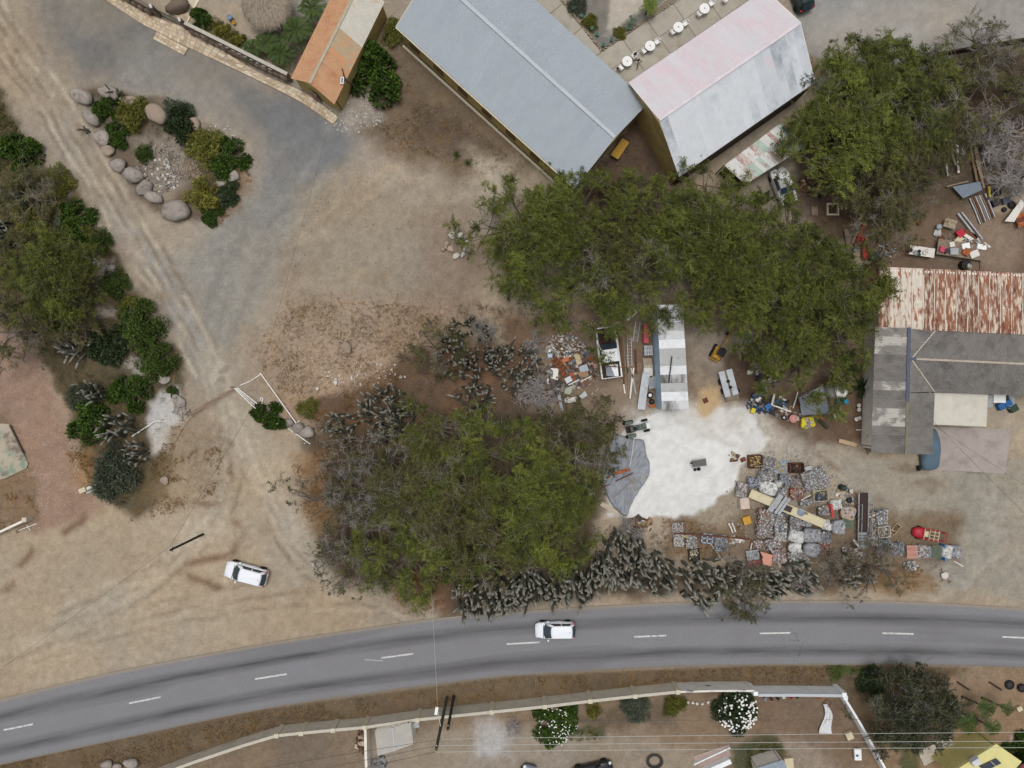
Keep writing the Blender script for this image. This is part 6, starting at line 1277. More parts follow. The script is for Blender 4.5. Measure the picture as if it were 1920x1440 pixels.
def car(px, py, head, label, L=4.3, Wd=1.78, Ht=1.55, hood=.98, belt=.98, xw0=1.0, xw1=.28, xr0=-1.55, xr1=-2.0, paint=M_carw, glass=M_cglass, cat='car', wheelr=.33):
    c = W(px, py, .8); t = thing('car', label, cat, (c.x, c.y, .0), head); hw = Wd / 2; F = L / 2; z0 = .24
    st = [(-F, .70, .55, .86), (-F + .06, .80, .42, .94), (-F + .22, .91, .30, belt), (-F + .7, .985, z0, belt), (-.4, 1.0, z0, belt - .02), (.8, 1.0, z0, belt - .02), (F - .95, .985, z0, hood - .03), (F - .45, .94, z0, hood - .12), (F - .18, .84, .3, hood - .22), (F - .04, .70, .40, hood - .34), (F, .58, .48, hood - .42)]
    rings = []
    for x, w_, zb, zs in st:
        w2 = hw * w_; rings.append([Vector((x, -w2 * .88, zb)), Vector((x, -w2 * .99, zb + .12)), Vector((x, -w2, (zb + zs) / 2)), Vector((x, -w2 * .975, zs - .09)), Vector((x, -w2 * .90, zs - .02)), Vector((x, -w2 * .5, zs + .03)), Vector((x, 0, zs + .045)), Vector((x, w2 * .5, zs + .03)), Vector((x, w2 * .90, zs - .02)), Vector((x, w2 * .975, zs - .09)), Vector((x, w2, (zb + zs) / 2)), Vector((x, w2 * .99, zb + .12)), Vector((x, w2 * .88, zb))])
    b = loft(rings).build('body', paint, t, True); sm = b.modifiers.new('sub', 'SUBSURF'); sm.levels = 1; sm.render_levels = 1
    wb, wr = hw * .90, hw * .70; zb = belt - .03
    def ring(x, w_, z, bow): return [Vector((x + bow * (1 - (k / 3 - 1) ** 2), w_ * (k / 3 - 1), z)) for k in range(7)]
    # greenhouse shell (pillars show between the panes)
    def P_(s, h):  # s 0..1 around: outline at height fraction h
        pass
    fb, ft_ = ring(xw0, wb, zb, .22), ring(xw1, wr, Ht - .03, .10); rb, rt = ring(xr1, wb * .94, zb, -.12), ring(xr0, wr, Ht - .03, -.06)
    fm = [p.lerp(q, .5) + Vector((.03, 0, .03)) for p, q in zip(fb, ft_)]; rmid = [p.lerp(q, .5) + Vector((-.03, 0, .03)) for p, q in zip(rb, rt)]
    lv = [[*f_, *reversed(r_)] for f_, r_ in ((fb, rb), (fm, rmid), (ft_, rt))]
    top = []; 
    for p in lv[2]: top.append(Vector((p.x * .94 + (xw1 + xr0) * .03, p.y * .93, Ht + .015 + .03 * (1 - (p.y / wr) ** 2))))
    g = loft([lv[0], lv[1], lv[2], top]).build('roof', paint, t, False, .0)
    for p_ in g.data.polygons: p_.use_smooth = True
    g.data.polygons[-1].use_smooth = False
    # panes: set 12 mm proud of the shell
    def pane(f, name, nrm, nu=6, nv=3):
        m = quadgrid(f, nu, nv); m.v = [tuple(Vector(p) + nrm) for p in m.v]; return m.build(name, glass, t, True)
    def along(a, q_): 
        x = q_ * 6; i = min(int(x), 5); return a[i].lerp(a[i + 1], x - i)
    pane(lambda u_, v_: along(fb, .05 + .9 * u_).lerp(along(fm, .05 + .9 * u_), min(1, (v_ * .88 + .04) * 2)) if v_ * .88 + .04 < .5 else along(fm, .05 + .9 * u_).lerp(along(ft_, .05 + .9 * u_), (v_ * .88 + .04) * 2 - 1), 'windscreen', Vector((.014, 0, .014)), 8, 4)
    pane(lambda u_, v_: along(rb, .08 + .84 * u_).lerp(along(rmid, .08 + .84 * u_), min(1, (v_ * .8 + .08) * 2)) if v_ * .8 + .08 < .5 else along(rmid, .08 + .84 * u_).lerp(along(rt, .08 + .84 * u_), (v_ * .8 + .08) * 2 - 1), 'rear_window', Vector((-.014, 0, .014)), 8, 4)
    for sg, k in ((-1, 0), (1, 6)):
        A, B, Cc, D_ = fb[k], rb[k], rt[k], ft_[k]
        for u0, u1 in ((.13, .5), (.54, .90)):
            def f(u_, v_): 
                uu = u0 + (u1 - u0) * u_; vv = .10 + .74 * v_; return A.lerp(B, uu).lerp(D_.lerp(Cc, uu), vv)
            m = quadgrid(f, 2, 2); m.v = [tuple(Vector(p) + Vector((0, sg * .02, .012))) for p in m.v]; m.build('side_window', glass, t, True)
    for x in (F - .82, -F + .78):
        for y in (-hw + .1, hw - .1): wheel(t, x, y, wheelr)
    for sg in (-1, 1):
        mi = MB().box((xw0 - .28, sg * (hw + .09), belt + .04), (.13, .2, .13), sg * .3); mi.build('mirror', paint, t, True, .03)
        MB().box((F - .22, sg * hw * .66, hood - .24), (.28, .3, .12), -sg * .45, 0, .3).build('headlight', M_clear, t, True, .03)
        MB().box((-F + .14, sg * hw * .78, belt - .06), (.22, .22, .16), sg * .35, 0, .0).build('taillight', M_red, t, True, .03)
        MB().bar((-.1, sg * hw * .99, .62), (-.75, sg * hw * .995, .62), .02, .03).build('door_handle', paint, t)
    for x in (xw0 - .02, -.28, -1.15):
        for sg in (-1, 1): MB().bar((x, sg * hw * 1.003, .36), (x, sg * hw * .985, belt - .08), .012, .012).build('door_seam', M_trimb, t)
    MB().bar((xw0 + .2, -hw * .78, belt + .022), (xw0 + .2, hw * .78, belt + .022), .05, .012).build('bonnet_seam', M_trimb, t)
    MB().box((F - .1, 0, .42), (.14, Wd * .62, .12)).build('grille', M_trimb, t, False, .03); MB().tube([(xr0 + .25, 0, Ht + .03), (xr0 + .05, 0, Ht + .12)], [.025, .01], 5).build('aerial', M_trimb, t)
    return t
car(461, 1076, ang(-80, -21), 'white estate car parked on the dirt shoulder', 4.5, 1.85, 1.62, 1.0, 1.02, 1.05, .35, -1.72, -2.12, wheelr=.36)
car(1041, 1182, ang(-80, 1), 'white hatchback driving on the road', 4.15, 1.74, 1.55, .98, 1.0, 1.02, .30, -1.62, -1.98)
car(1112, 1450, ang(30, -7), 'black car cut by the bottom edge', 4.3, 1.8, 1.5, .95, .95, .95, .2, -1.3, -1.9, paint=M_blackcar)
car(986, 1474, ang(10, -40), 'silver grey car just showing at the bottom edge', 4.2, 1.75, 1.5, paint=M('silver_paint', S(120, 128, 138), .3, .05, bump=0, metal=.3))
car(1500, -16, ang(-20, -50), 'dark green vehicle at the top edge on the gravel court', 4.2, 1.8, 1.6, paint=M('dark_green_paint', S(34, 52, 50), .35, .1, bump=0))
# stripped white pickup
c = W(1141, 661, .8); t = thing('wrecked_pickup', 'stripped white double cab pickup without bonnet or glass', 'pickup', (c.x, c.y, 0), ang(-12, -90)); t.scale = (1.0, 1.14, 1.05); L2 = 2.65; w2 = .95
M_wrk = M('wreck_white', S(214, 216, 216), .55, .08, 1.5, bump=.05, col2=S(170, 164, 156), c2=(.58, .72), s2=1.2); M_dark = M('rusty_dark', S(58, 46, 38), .9, .3, 3, col2=S(90, 62, 44), c2=(.5, .65), s2=3)
for sg in (-1, 1):
    MB().add([(L2, sg * w2 * .9, .4), (L2, sg * w2 * .9, .85), (1.2, sg * w2, .98), (.6, sg * w2, 1.0), (-.95, sg * w2, 1.0), (-L2, sg * w2, 1.02), (-L2, sg * w2, .4), (-1.2, sg * w2, .35), (1.2, sg * w2, .35)] + [(L2, sg * (w2 * .9 - .09), .4), (L2, sg * (w2 * .9 - .09), .85), (1.2, sg * (w2 - .12), .98), (.6, sg * (w2 - .12), 1.0), (-.95, sg * (w2 - .12), 1.0), (-L2, sg * (w2 - .12), 1.02), (-L2, sg * (w2 - .12), .4), (-1.2, sg * (w2 - .12), .35), (1.2, sg * (w2 - .12), .35)],
        [tuple(range(9)), tuple(range(17, 8, -1))] + [(i, (i + 1) % 9, 9 + (i + 1) % 9, 9 + i) for i in range(9)]).build('side_panel', M_wrk, t)
MB().box((L2 - .05, 0, .6), (.14, 1.66, .42)).build('front_panel', M_wrk, t, False, .04); MB().box((-L2 + .04, 0, .72), (.08, 1.75, .5)).build('tailgate', M_wrk, t, False, .02); MB().box((-.98, 0, .8), (.06, 1.7, .5)).build('bulkhead', M_wrk, t)
MB().box((0, 0, .38), (5.1, 1.7, .08)).build('floor', M_dark, t)
eb = MB(); rr = random.Random(3)
for i in range(16): eb.box((rr.uniform(1.2, 2.4), rr.uniform(-.6, .6), rr.uniform(.45, .75)), (rr.uniform(.15, .5), rr.uniform(.1, .4), rr.uniform(.1, .3)), rr.uniform(0, 3))
eb.build('engine', M_dark, t)['kind'] = 'stuff'
MB().slab([(.30, -.72, 1.6), (.30, .72, 1.6), (-1.0, .74, 1.62), (-1.0, -.74, 1.62)], .05).build('roof', M_wrk, t, False, .02)
MB().slab([(.95, -.8, 1.02), (.95, .8, 1.02), (.38, .72, 1.52), (.38, -.72, 1.52)], .02).build('windscreen', M_cglass, t)
for sg in (-1, 1):
    MB().bar((.98, sg * .84, 1.0), (.32, sg * .74, 1.58), .07, .07).build('pillar', M_wrk, t); MB().bar((-.3, sg * .88, 1.0), (-.32, sg * .75, 1.58), .1, .05).build('pillar', M_wrk, t); MB().bar((-1.0, sg * .88, 1.0), (-.98, sg * .75, 1.6), .1, .08).build('pillar', M_wrk, t)
    for x in (1.7, -1.75): wheel(t, x, sg * .8, .36, .24)
for x, sg in ((.25, -1), (.25, 1), (-.65, -1), (-.65, 1)): MB().box((x - .0, sg * .1 * 4, .75), (.5, .5, .5)).build('car_seat', M('seat_brown', S(76, 62, 50), .9, .2) if x > 0 and sg < 0 else bpy.data.materials['seat_brown'], t, False, .08)
jb = thing('bed_load', 'grey and white plastic sheets lying in the pickup bed', 'sheets', tuple(W(1148, 694, .9).xy) + (.5,), ang(-12, -90)); MB().slab([(-.7, -.6, .2), (.6, -.65, .25), (.6, .3, .2), (-.6, .2, .3)], .05).build('white_sheet', M_pw, jb); MB().slab([(-.7, -.2, .34), (.5, .1, .3), (.5, .6, .22), (-.5, .65, .3)], .05).build('grey_sheet', M('grey_plastic', S(130, 136, 146), .6, .15), jb)
# half hidden white wreck
c = W(1470, 348, .9); t = thing('white_wreck', 'white wrecked van half hidden under the green trees', 'van', (c.x, c.y, 0), ang(-22, -56)); 
loft([[Vector((x, -w_, z0_)), Vector((x, -w_, z1_)), Vector((x, -w_ * .8, z1_ + .12)), Vector((x, w_ * .8, z1_ + .12)), Vector((x, w_, z1_)), Vector((x, w_, z0_))] for x, w_, z0_, z1_ in ((-1.9, .78, .4, .75), (-1.6, .88, .3, .9), (-.3, .9, .3, .95), (.0, .9, .3, .95), (1.5, .88, .3, .92), (1.9, .7, .45, .7))]).build('body', M_wrk, t, False, .03)
MB().slab([(1.1, -.66, 1.5), (-.25, -.68, 1.52), (-.25, .68, 1.52), (1.1, .66, 1.5)], .05).build('roof', M_wrk, t, False, .02); MB().slab([(-.3, -.7, 1.48), (-.85, -.8, 1.1), (-.85, .8, 1.1), (-.3, .7, 1.48)], .02).build('windscreen', M('blue_glass', S(40, 62, 84), .15, .1, bump=0), t)
for sg in (-1, 1):
    MB().slab([(-.2, sg * .74, 1.42), (1.0, sg * .72, 1.42), (1.0, sg * .86, 1.05), (-.4, sg * .88, 1.05)], .015).build('side_window', M_cglass, t)
    for x in (1.2, -1.2): wheel(t, x, sg * .78, .32)
MB().slab([(-.95, -.5, 1.075), (-1.6, -.5, 1.06), (-1.6, .4, 1.06), (-.95, .4, 1.075)], .01).build('rusted_bonnet', M_dark, t)
# mini excavator
M_exy = M('excavator_yellow', S(176, 132, 48), .6, .15, 2, col2=S(110, 90, 56), c2=(.58, .7), s2=2)
c = W(1347, 660, .6); t = thing('mini_excavator', 'small yellow excavator with raised arm in the yard', 'excavator', (c.x, c.y, 0), ang(20, -38)); 
for sg in (-1, 1):
    tr = MB(); tr.tube([(-.7, sg * .45, .2), (.7, sg * .45, .2)], .2, 10); tr.box((0, sg * .45, .2), (1.4, .28, .38)); tr.build('track', M_tyre, t, False, .04)
MB().box((-.15, 0, .62), (1.3, .95, .35)).build('upper_body', M_exy, t, False, .1); MB().box((-.5, .12, .95), (.55, .6, .35)).build('engine_cover', M_exy, t, False, .12); MB().box((0, -.1, .95), (.5, .5, .12)).build('seat', M_blk, t, False, .04); MB().box((-.22, -.1, 1.15), (.1, .46, .36)).build('seat_back', M_blk, t, False, .04)
MB().box((-.05, -.05, 1.75), (.8, .8, .05)).build('canopy', M_blk, t, False, .02)
for x, y in ((-.4, -.4), (-.4, .3), (.3, -.4), (.3, .3)): MB().tube([(x, y, .75), (x, y, 1.74)], .025, 6).build('canopy_post', M_blk, t)
MB().bar((.55, 0, .7), (1.3, 0, 1.7), .16, .2).build('boom', M_exy, t, False, .03); MB().bar((1.3, 0, 1.7), (2.3, 0, 1.1), .13, .16).build('arm', M_exy, t, False, .03); MB().add([(2.2, -.2, 1.1), (2.2, .2, 1.1), (2.45, -.2, .5), (2.45, .2, .5), (2.0, -.2, .45), (2.0, .2, .45), (1.95, -.2, .8), (1.95, .2, .8)], [(0, 2, 3, 1), (2, 4, 5, 3), (4, 6, 7, 5), (0, 6, 4, 2), (1, 3, 5, 7)]).build('bucket', M_dark, t); MB().bar((.7, .1, 1.0), (1.1, .1, 1.6), .07, .07).build('cylinder', M_rim, t); MB().box((-.9, 0, .3), (.08, 1.1, .3)).build('blade', M_exy, t)
# old tractor
c = W(1194, 802, .7); t = thing('tractor', 'old dull green tractor with white nose beside the chalk', 'tractor', (c.x, c.y, 0), ang(60, -14)); M_trg = M('tractor_green', S(96, 108, 98), .8, .25, 3, col2=S(60, 62, 56), c2=(.5, .64), s2=3)
MB().box((.1, 0, .85), (1.7, .55, .5)).build('bonnet', M_trg, t, False, .06); MB().box((1.15, 0, .9), (.45, .62, .55)).build('nose', M_wrk, t, False, .06); MB().box((-.7, 0, .7), (.8, .7, .5)).build('rear_axle', M_dark, t, False, .05); MB().box((-.75, 0, 1.05), (.4, .42, .08)).build('seat', M_blk, t, False, .03); MB().box((-.93, 0, 1.25), (.06, .42, .34)).build('seat_back', M_blk, t, False, .03)
for sg in (-1, 1): wheel(t, -.75, sg * .72, .55, .32, M_trg); wheel(t, 1.0, sg * .55, .34, .2, M_trg); MB().box((-.75, sg * .7, 1.15), (.8, .34, .05), 0, 0, .0).build('mudguard', M_trg, t)
MB().lathe([(.2, 0), (.21, .02), (.2, .03), (.17, .02)], 14, (-.3, 0, 1.25)).build('steering_wheel', M_blk, t); MB().tube([(-.1, 0, 1.0), (-.3, 0, 1.25)], .025, 6).build('steering_column', M_blk, t); MB().tube([(.5, .1, 1.1), (.5, .1, 1.6)], .04, 7).build('exhaust', M_dark, t)
# covered car by the house: real car form under a draped cover
c = W(1745, 842, .7); t = thing('covered_car', 'car under a blue grey cover beside the house', 'covered car', (c.x, c.y, 0), ang(4, 66)); M_cov = M('blue_grey_cover', S(84, 104, 118), .75, .12, 1.5, bump=.3)
rg = []
for x, w_, h_ in ((-2.2, .35, .5), (-2.05, .8, .85), (-1.5, .93, 1.05), (-.9, .95, 1.42), (.3, .95, 1.48), (.9, .95, 1.08), (1.7, .92, .95), (2.1, .8, .7), (2.25, .3, .45)):
    rg.append([Vector((x, -w_ * 1.04, .05)), Vector((x, -w_ * 1.0, .5 * h_)), Vector((x, -w_ * .92, h_ * .75)), Vector((x, -w_ * .6, h_ * .97)), Vector((x, 0, h_)), Vector((x, w_ * .6, h_ * .97)), Vector((x, w_ * .92, h_ * .75)), Vector((x, w_ * 1.0, .5 * h_)), Vector((x, w_ * 1.04, .05))])
o = loft(rg).build('cover', M_cov, t, True); sm = o.modifiers.new('sub', 'SUBSURF'); sm.levels = 2; sm.render_levels = 2
wheel(t, 1.95, -1.12, .3, .2)
# red pedal kart wreck
c = W(1745, 1003, .5); t = thing('red_kart_body', 'wrecked red car body shell beside the row of bales', 'car wreck', (c.x, c.y, 0), ang(-66, -12)); M_rd = M('red_paint', S(160, 34, 46), .45, .15, 2)
loft([[Vector((x, -w_, .15)), Vector((x, -w_ * .95, h_ * .8)), Vector((x, -w_ * .5, h_)), Vector((x, w_ * .5, h_)), Vector((x, w_ * .95, h_ * .8)), Vector((x, w_, .15))] for x, w_, h_ in ((.75, .58, .6), (1.1, .6, .62), (1.55, .5, .52), (1.8, .28, .35))]).build('bonnet', M_rd, t, True)
for sg in (-1, 1): MB().bar((.8, sg * .56, .4), (-.9, sg * .5, .42), .1, .34).build('side', M_rd, t, False, .03); MB().tube([(-.8, sg * .5, .4), (-1.8, sg * .35, .45)], .05, 7).build('frame_rail', M_rd, t)
M_crm = M('cream_bar', S(196, 180, 150), .7, .12)
for x in (.7, .15, -.35, -.8): MB().tube([(x, -.55, .6), (x, .55, .6)], .04, 7).build('frame_bar', M_crm, t)
for sg in (-.35, .0, .35): MB().tube([(.1, sg, .63), (-.85, sg, .63)], .035, 6).build('frame_bar', M_crm, t)
MB().box((.35, 0, .3), (.5, .6, .25)).build('seat', M_crm, t, False, .05)
for x, y in ((-1.4, .45), (-1.4, -.45), (1.1, .62), (1.1, -.62)): wheel(t, x, y, .2, .12)
MB().tube([(-1.7, -.5, .45), (-1.7, .5, .45)], .04, 7).build('axle', M_rd, t)
# ------------------------------------------------------------------ scrap yard
def gz(px, py):
    d = float(sdf_poly(np.array([px]), np.array([py]), CHALK)[0]); t = max(0, min(1, -d / 40)); return .3 * t * t * (3 - 2 * t) - .02
M_wood = M('grey_plank', S(132, 118, 102), .9, .2, 2, stretch=(1, 6, 1), col2=S(104, 90, 76), c2=(.5, .65), s2=2, rnd=.2); M_woodb = M('brown_plank', S(112, 80, 56), .9, .22, 2, rnd=.2, col2=S(84, 60, 44), c2=(.5, .65), s2=2); M_galv = M('galvanised', S(158, 162, 166), .5, .14, 2, metal=.3, rnd=.12, col2=S(120, 118, 116), c2=(.55, .7), s2=1.5); M_white = M('dirty_white', S(212, 208, 200), .7, .1, 2, rnd=.08, col2=S(160, 146, 128), c2=(.58, .72), s2=2)
M_rustb = M('rust_brown', S(108, 66, 46), .9, .25, 2, rnd=.15, col2=S(76, 48, 38), c2=(.5, .64), s2=2.5); M_ruto = M('rust_orange', S(166, 96, 58), .9, .2, 2, rnd=.12, col2=S(116, 64, 44), c2=(.5, .64), s2=2.5); M_dk = M('dark_steel', S(52, 48, 48), .7, .25, 3, rnd=.2); M_blue = M('blue_plastic', S(40, 96, 150), .5, .12, 3, rnd=.15); M_cyan = M('cyan_plastic', S(36, 140, 168), .5, .12, 3); M_pinkp = M('faded_red_plastic', S(188, 78, 92), .6, .1, 2); M_yellowp = M('yellow_plastic', S(206, 186, 46), .6, .14, 3); M_cream = M('cream_steel', S(196, 186, 156), .6, .08, 1.5, col2=S(168, 154, 126), c2=(.58, .72), s2=1.2)
M_tarp = M('grey_tarp', S(134, 140, 148), .5, .1, 1.2, bump=.1, col2=S(118, 122, 130), c2=(.5, .7), s2=.8); M_tarpd = M('dirty_tarp', S(136, 141, 148), .45, .14, 1.2, bump=.3, col2=S(126, 116, 100), c2=(.55, .72), s2=.7)
def plank(a, bq, w, t, mat, label, z=.1, z2=None, name='plank', cat='plank', group=None):
    """a slightly warped length of timber, pipe or steel from a to b in the photo"""
    za = z + gz(*a); zb = (z if z2 is None else z2) + gz(*bq); A, B = W(a[0], a[1], za), W(bq[0], bq[1], zb); m = MB(); c = A.copy(); d = (B - A); n = Vector((-d.y, d.x, 0)).normalized() * .02 * d.length * .25; pts = [Vector(), d * .35 + n, d * .7 + n * .6, d]
    for i in range(3): m.bar(pts[i], pts[i + 1] + (pts[i + 1] - pts[i]).normalized() * .01, w, t)
    return tag(m.build(name, mat, loc=c), label, cat, group)
def pipe(a, bq, r, mat, label, z=.1, z2=None, name='pipe', cat='pipe', group=None):
    za = z + gz(*a); zb = (z if z2 is None else z2) + gz(*bq); A, B = W(a[0], a[1], za), W(bq[0], bq[1], zb); m = MB(); m.tube([Vector(), (B - A) * .5 + Vector((.02, .02, .01)), B - A], r, 8); return tag(m.build(name, mat, loc=A), label, cat, group)
def sheet(q, z, mat, label, amp=.03, ribs=6, name='metal_sheet', cat='sheet', zz=None):
    P_ = [W(p[0], p[1], (zz[i] if zz else z) + gz(*p)) for i, p in enumerate(q)]; c = P_[0].copy(); P_ = [p - c for p in P_]
    o = corr_sheet(P_[0], P_[1], P_[2], P_[3], ribs, amp, mat, None, name); o.location = c
    s = o.modifiers.new('thick', 'SOLIDIFY'); s.thickness = .012; return tag(o, label, cat)
def flat(q, z, t, mat, label, name='panel', cat='panel', bevel=.015):
    P_ = [W(p[0], p[1], z + gz(*p)) for p in q]; c = P_[0].copy(); m = MB().slab([p - c for p in P_], t); return tag(m.build(name, mat, loc=c, bevel=bevel), label, cat)
def tyre(px, py, r, label, z=.0, rim=None, tilt=0.0, w=.22):
    c = W(px, py, z + .1); t = thing('tyre', label, 'tyre', (c.x, c.y, z + gz(px, py))); t.rotation_euler.x = tilt
    MB().lathe([(r * .58, 0), (r * .9, 0), (r, w * .25), (r, w * .75), (r * .9, w), (r * .58, w), (r * .55, w * .5)], 18).build('rubber', M_tyre, t, True)
    MB().lathe([(r * .1, w * .5), (r * .5, w * .45), (r * .58, w * .7)], 14).build('rim', rim or M_dk, t); return t
def pallet(px, py, w, d, rz, mat, label, h=.14, n=7, z=.0):
    c = W(px, py, z + h); t = thing('pallet', label, 'pallet', (c.x, c.y, z + gz(px, py)), rz); w /= PPM; d /= PPM
    for i in range(n): MB().box((-w / 2 + w * (i + .5) / n, 0, h - .012), (w / n * .62, d, .025)).build('slat', mat, t)
    for y in (-d * .44, 0, d * .44): MB().box((0, y, h * .46), (w, .09, h * .72)).build('bearer', mat, t)
    return t
M_core = M('bale_core', S(112, 108, 106), .8, .3, 5)
def bale(px, py, w, d, h, rz, cols, label, seed, z=.0, chip=.12, n=190, name='scrap_bale', cat='bale', core=None):
    """block of crushed scrap: a core and hundreds of bent scraps, uneven on every side"""
    rs = random.Random(seed); c = W(px, py, z + h); t = thing(name, label, cat, (c.x, c.y, z + gz(px, py)), rz, 'bales and heaps of scrap'); w /= PPM; d /= PPM; m = MB()
    MB().box((0, 0, h * .45), (w * .9, d * .9, h * .9), top=.94).build('core', core or M_core, t, bevel=.05)
    for i in range(n):
        f = rs.random(); s = chip * rs.uniform(.5, 1.5)
        if f < .66: p = (rs.uniform(-.5, .5) * w, rs.uniform(-.5, .5) * d, h * rs.uniform(.86, 1.02))
        elif f < .83: p = (rs.choice((-.47, .47)) * w, rs.uniform(-.5, .5) * d, rs.uniform(.1, 1) * h)
        else: p = (rs.uniform(-.5, .5) * w, rs.choice((-.47, .47)) * d, rs.uniform(.1, 1) * h)
        g = rs.uniform(.72, 1.05); col = rs.choice(cols); m.box(p, (s, s * rs.uniform(.4, 1), s * rs.uniform(.15, .5)), rs.uniform(0, 3.1), rs.gauss(0, .5), rs.gauss(0, .5), tuple(min(1, x * g) for x in col), rs.uniform(.6, 1))
    m.build('scraps', M_scrap, t)['kind'] = 'stuff'; return t
def sc(c, g): return tuple(min(1, x * g) for x in c)
M_scrap = M('crushed_scrap', (1, 1, 1), .6, .2, 6, metal=.15, vcol=True)
GREY = [S(156, 156, 158), S(186, 186, 186), S(140, 138, 138), S(118, 116, 118)]; PALE = [S(196, 194, 190), S(180, 178, 174), S(206, 204, 200), S(160, 156, 152)]; PURP = [S(164, 148, 144), S(180, 170, 168), S(134, 116, 112), S(196, 190, 188)]; BROWN = [S(146, 116, 88), S(110, 84, 66), S(180, 166, 146), S(90, 72, 60)]; ORNG = [S(178, 108, 78), S(150, 96, 76), S(190, 176, 166), S(120, 84, 70)]; PINK = [S(176, 130, 122), S(190, 160, 154), S(150, 108, 104), S(206, 196, 192)]; BLUEG = [S(140, 150, 166), S(112, 120, 134), S(176, 180, 188), S(84, 88, 98)]; MIX = [S(206, 200, 190), S(150, 130, 110), S(120, 126, 132), S(90, 80, 70), S(180, 120, 70), S(230, 228, 220)]
BAGS = []
for i in range(4):
    bm = bmesh.new(); bmesh.ops.create_cube(bm, size=2.0); bmesh.ops.subdivide_edges(bm, edges=bm.edges[:], cuts=5, use_grid_fill=True); rs = random.Random(i)
    fr = [(Vector((rs.gauss(0, 1), rs.gauss(0, 1), rs.gauss(0, .6))) * 2.4, rs.uniform(0, 6)) for _ in range(7)]
    for vtx in bm.verts:
        p = vtx.co; q_ = p.length; s = (abs(p.x) ** 4 + abs(p.y) ** 4 + abs(p.z) ** 4) ** .25; p = p / s * (1 + .05 * sum(math.sin(f.dot(p) + o) for f, o in fr) / 1.5); p.z = max(p.z, -.95); vtx.co = p
    me = bpy.data.meshes.new('bag'); bm.to_mesh(me); bm.free(); [setattr(p, 'use_smooth', True) for p in me.polygons]; me.materials.append(None); BAGS.append(me)
M_bagw = M('white_sack', S(196, 196, 194), .7, .12, 2, bump=.6, rnd=.08, col2=S(150, 148, 146), c2=(.55, .68), s2=2.5); M_bagg = M('grey_sack', S(140, 142, 146), .6, .12, 2, bump=.6, rnd=.1, col2=S(104, 106, 112), c2=(.55, .68), s2=2.5); M_bagt = M('tan_sack', S(166, 146, 128), .8, .12, 2, bump=.5)
def bag(px, py, w, d, h, mat, label, seed, z=.0):
    c = W(px, py, z + h * .7); t = thing('bulk_bag', label, 'bulk bag', (c.x, c.y, z + gz(px, py)), (seed * .7) % .5 - .25, 'bulk bags of scrap')
    o = bpy.data.objects.new('sack', BAGS[seed % 4]); COL.objects.link(o); o.parent = t; o.material_slots[0].link = 'OBJECT'; o.material_slots[0].material = mat; o.scale = (w / PPM / 2, d / PPM / 2, h / 2); o.location = (0, 0, h / 2); rs = random.Random(seed); m = MB()
    for i in range(26): 
        m.box((rs.uniform(-.36, .36) * w / PPM, rs.uniform(-.36, .36) * d / PPM, h * rs.uniform(.96, 1.03)), (rs.uniform(.12, .34), rs.uniform(.08, .24), .05), rs.uniform(0, 3), rs.gauss(0, .3), rs.gauss(0, .3), sc(rs.choice(PALE if mat is M_bagw else GREY), rs.uniform(.8, 1.05)), .8)
    m.build('contents', M_scrap, t)['kind'] = 'stuff'; return t
def crate(px, py, w, d, h, rz, mat, cols, label, seed, z=.0, fill=.8):
    c = W(px, py, z + h); t = thing('crate', label, 'crate', (c.x, c.y, z + gz(px, py)), rz, 'crates and boxes in the yard'); w /= PPM; d /= PPM; rs = random.Random(seed)
    for sg in (-1, 1):
        for k in range(3):
            zc_ = h * (k + .5) / 3; MB().box((0, sg * d / 2, zc_), (w, .035, h / 3 * .82)).build('board', mat, t); MB().box((sg * w / 2, 0, zc_), (.035, d - .05, h / 3 * .82)).build('board', mat, t)
    MB().box((0, 0, .03), (w * .97, d * .97, .05)).build('floor', mat, t); m = MB()
    for i in range(60): s = rs.uniform(.08, .26); m.box((rs.uniform(-.42, .42) * w, rs.uniform(-.42, .42) * d, h * fill * rs.uniform(.7, 1.1)), (s, s * .5, s * .3), rs.uniform(0, 3), rs.gauss(0, .4), rs.gauss(0, .4), sc(rs.choice(cols), rs.uniform(.7, 1.1)))
    m.build('contents', M_scrap, t)['kind'] = 'stuff'; return t
def drum(px, py, r, h, mat, label, z=.0, name='drum', cat='drum', lid=None):
    c = W(px, py, z + h); t = thing(name, label, cat, (c.x, c.y, z + gz(px, py))); MB().lathe([(r * .96, 0), (r, .03), (r * .97, h * .33), (r, h * .35), (r * .97, h * .66), (r, h * .68), (r * .98, h - .03), (r, h), (r * .9, h), (r * .88, h - .05)], 18).build('body', mat, t, True)
    MB().lathe([(r * .12, h + .0), (r * .1, h + .03)], 8, (r * .5, 0, 0)).build('cap', lid or M_dk, t); return t
def box_item(px, py, w, d, h, rz, mat, label, name='box', cat='box', z=.0, lid=None):
    c = W(px, py, z + h); t = thing(name, label, cat, (c.x, c.y, z + gz(px, py)), rz); w /= PPM; d /= PPM
    MB().box((0, 0, h * .46), (w, d, h * .92), top=1.02).build('body', mat, t, bevel=.03); MB().box((0, 0, h * .95), (w * 1.04, d * 1.04, h * .08)).build('lid', lid or mat, t, bevel=.02); return t
def bucket(px, py, r, mat, label, z=.0, h=.3):
    c = W(px, py, z + h); t = thing('bucket', label, 'bucket', (c.x, c.y, z + gz(px, py))); MB().lathe([(r * .75, 0), (r, h), (r * 1.06, h), (r * .92, h - .02), (r * .7, .04)], 14).build('tub', mat, t, True); MB().tube([(r * math.cos(a), .02, h + .03 + r * .3 * math.sin(a)) for a in (0, .6, 1.2, 1.9, 2.5, 3.14)], .012, 5).build('handle', M_dk, t); return t
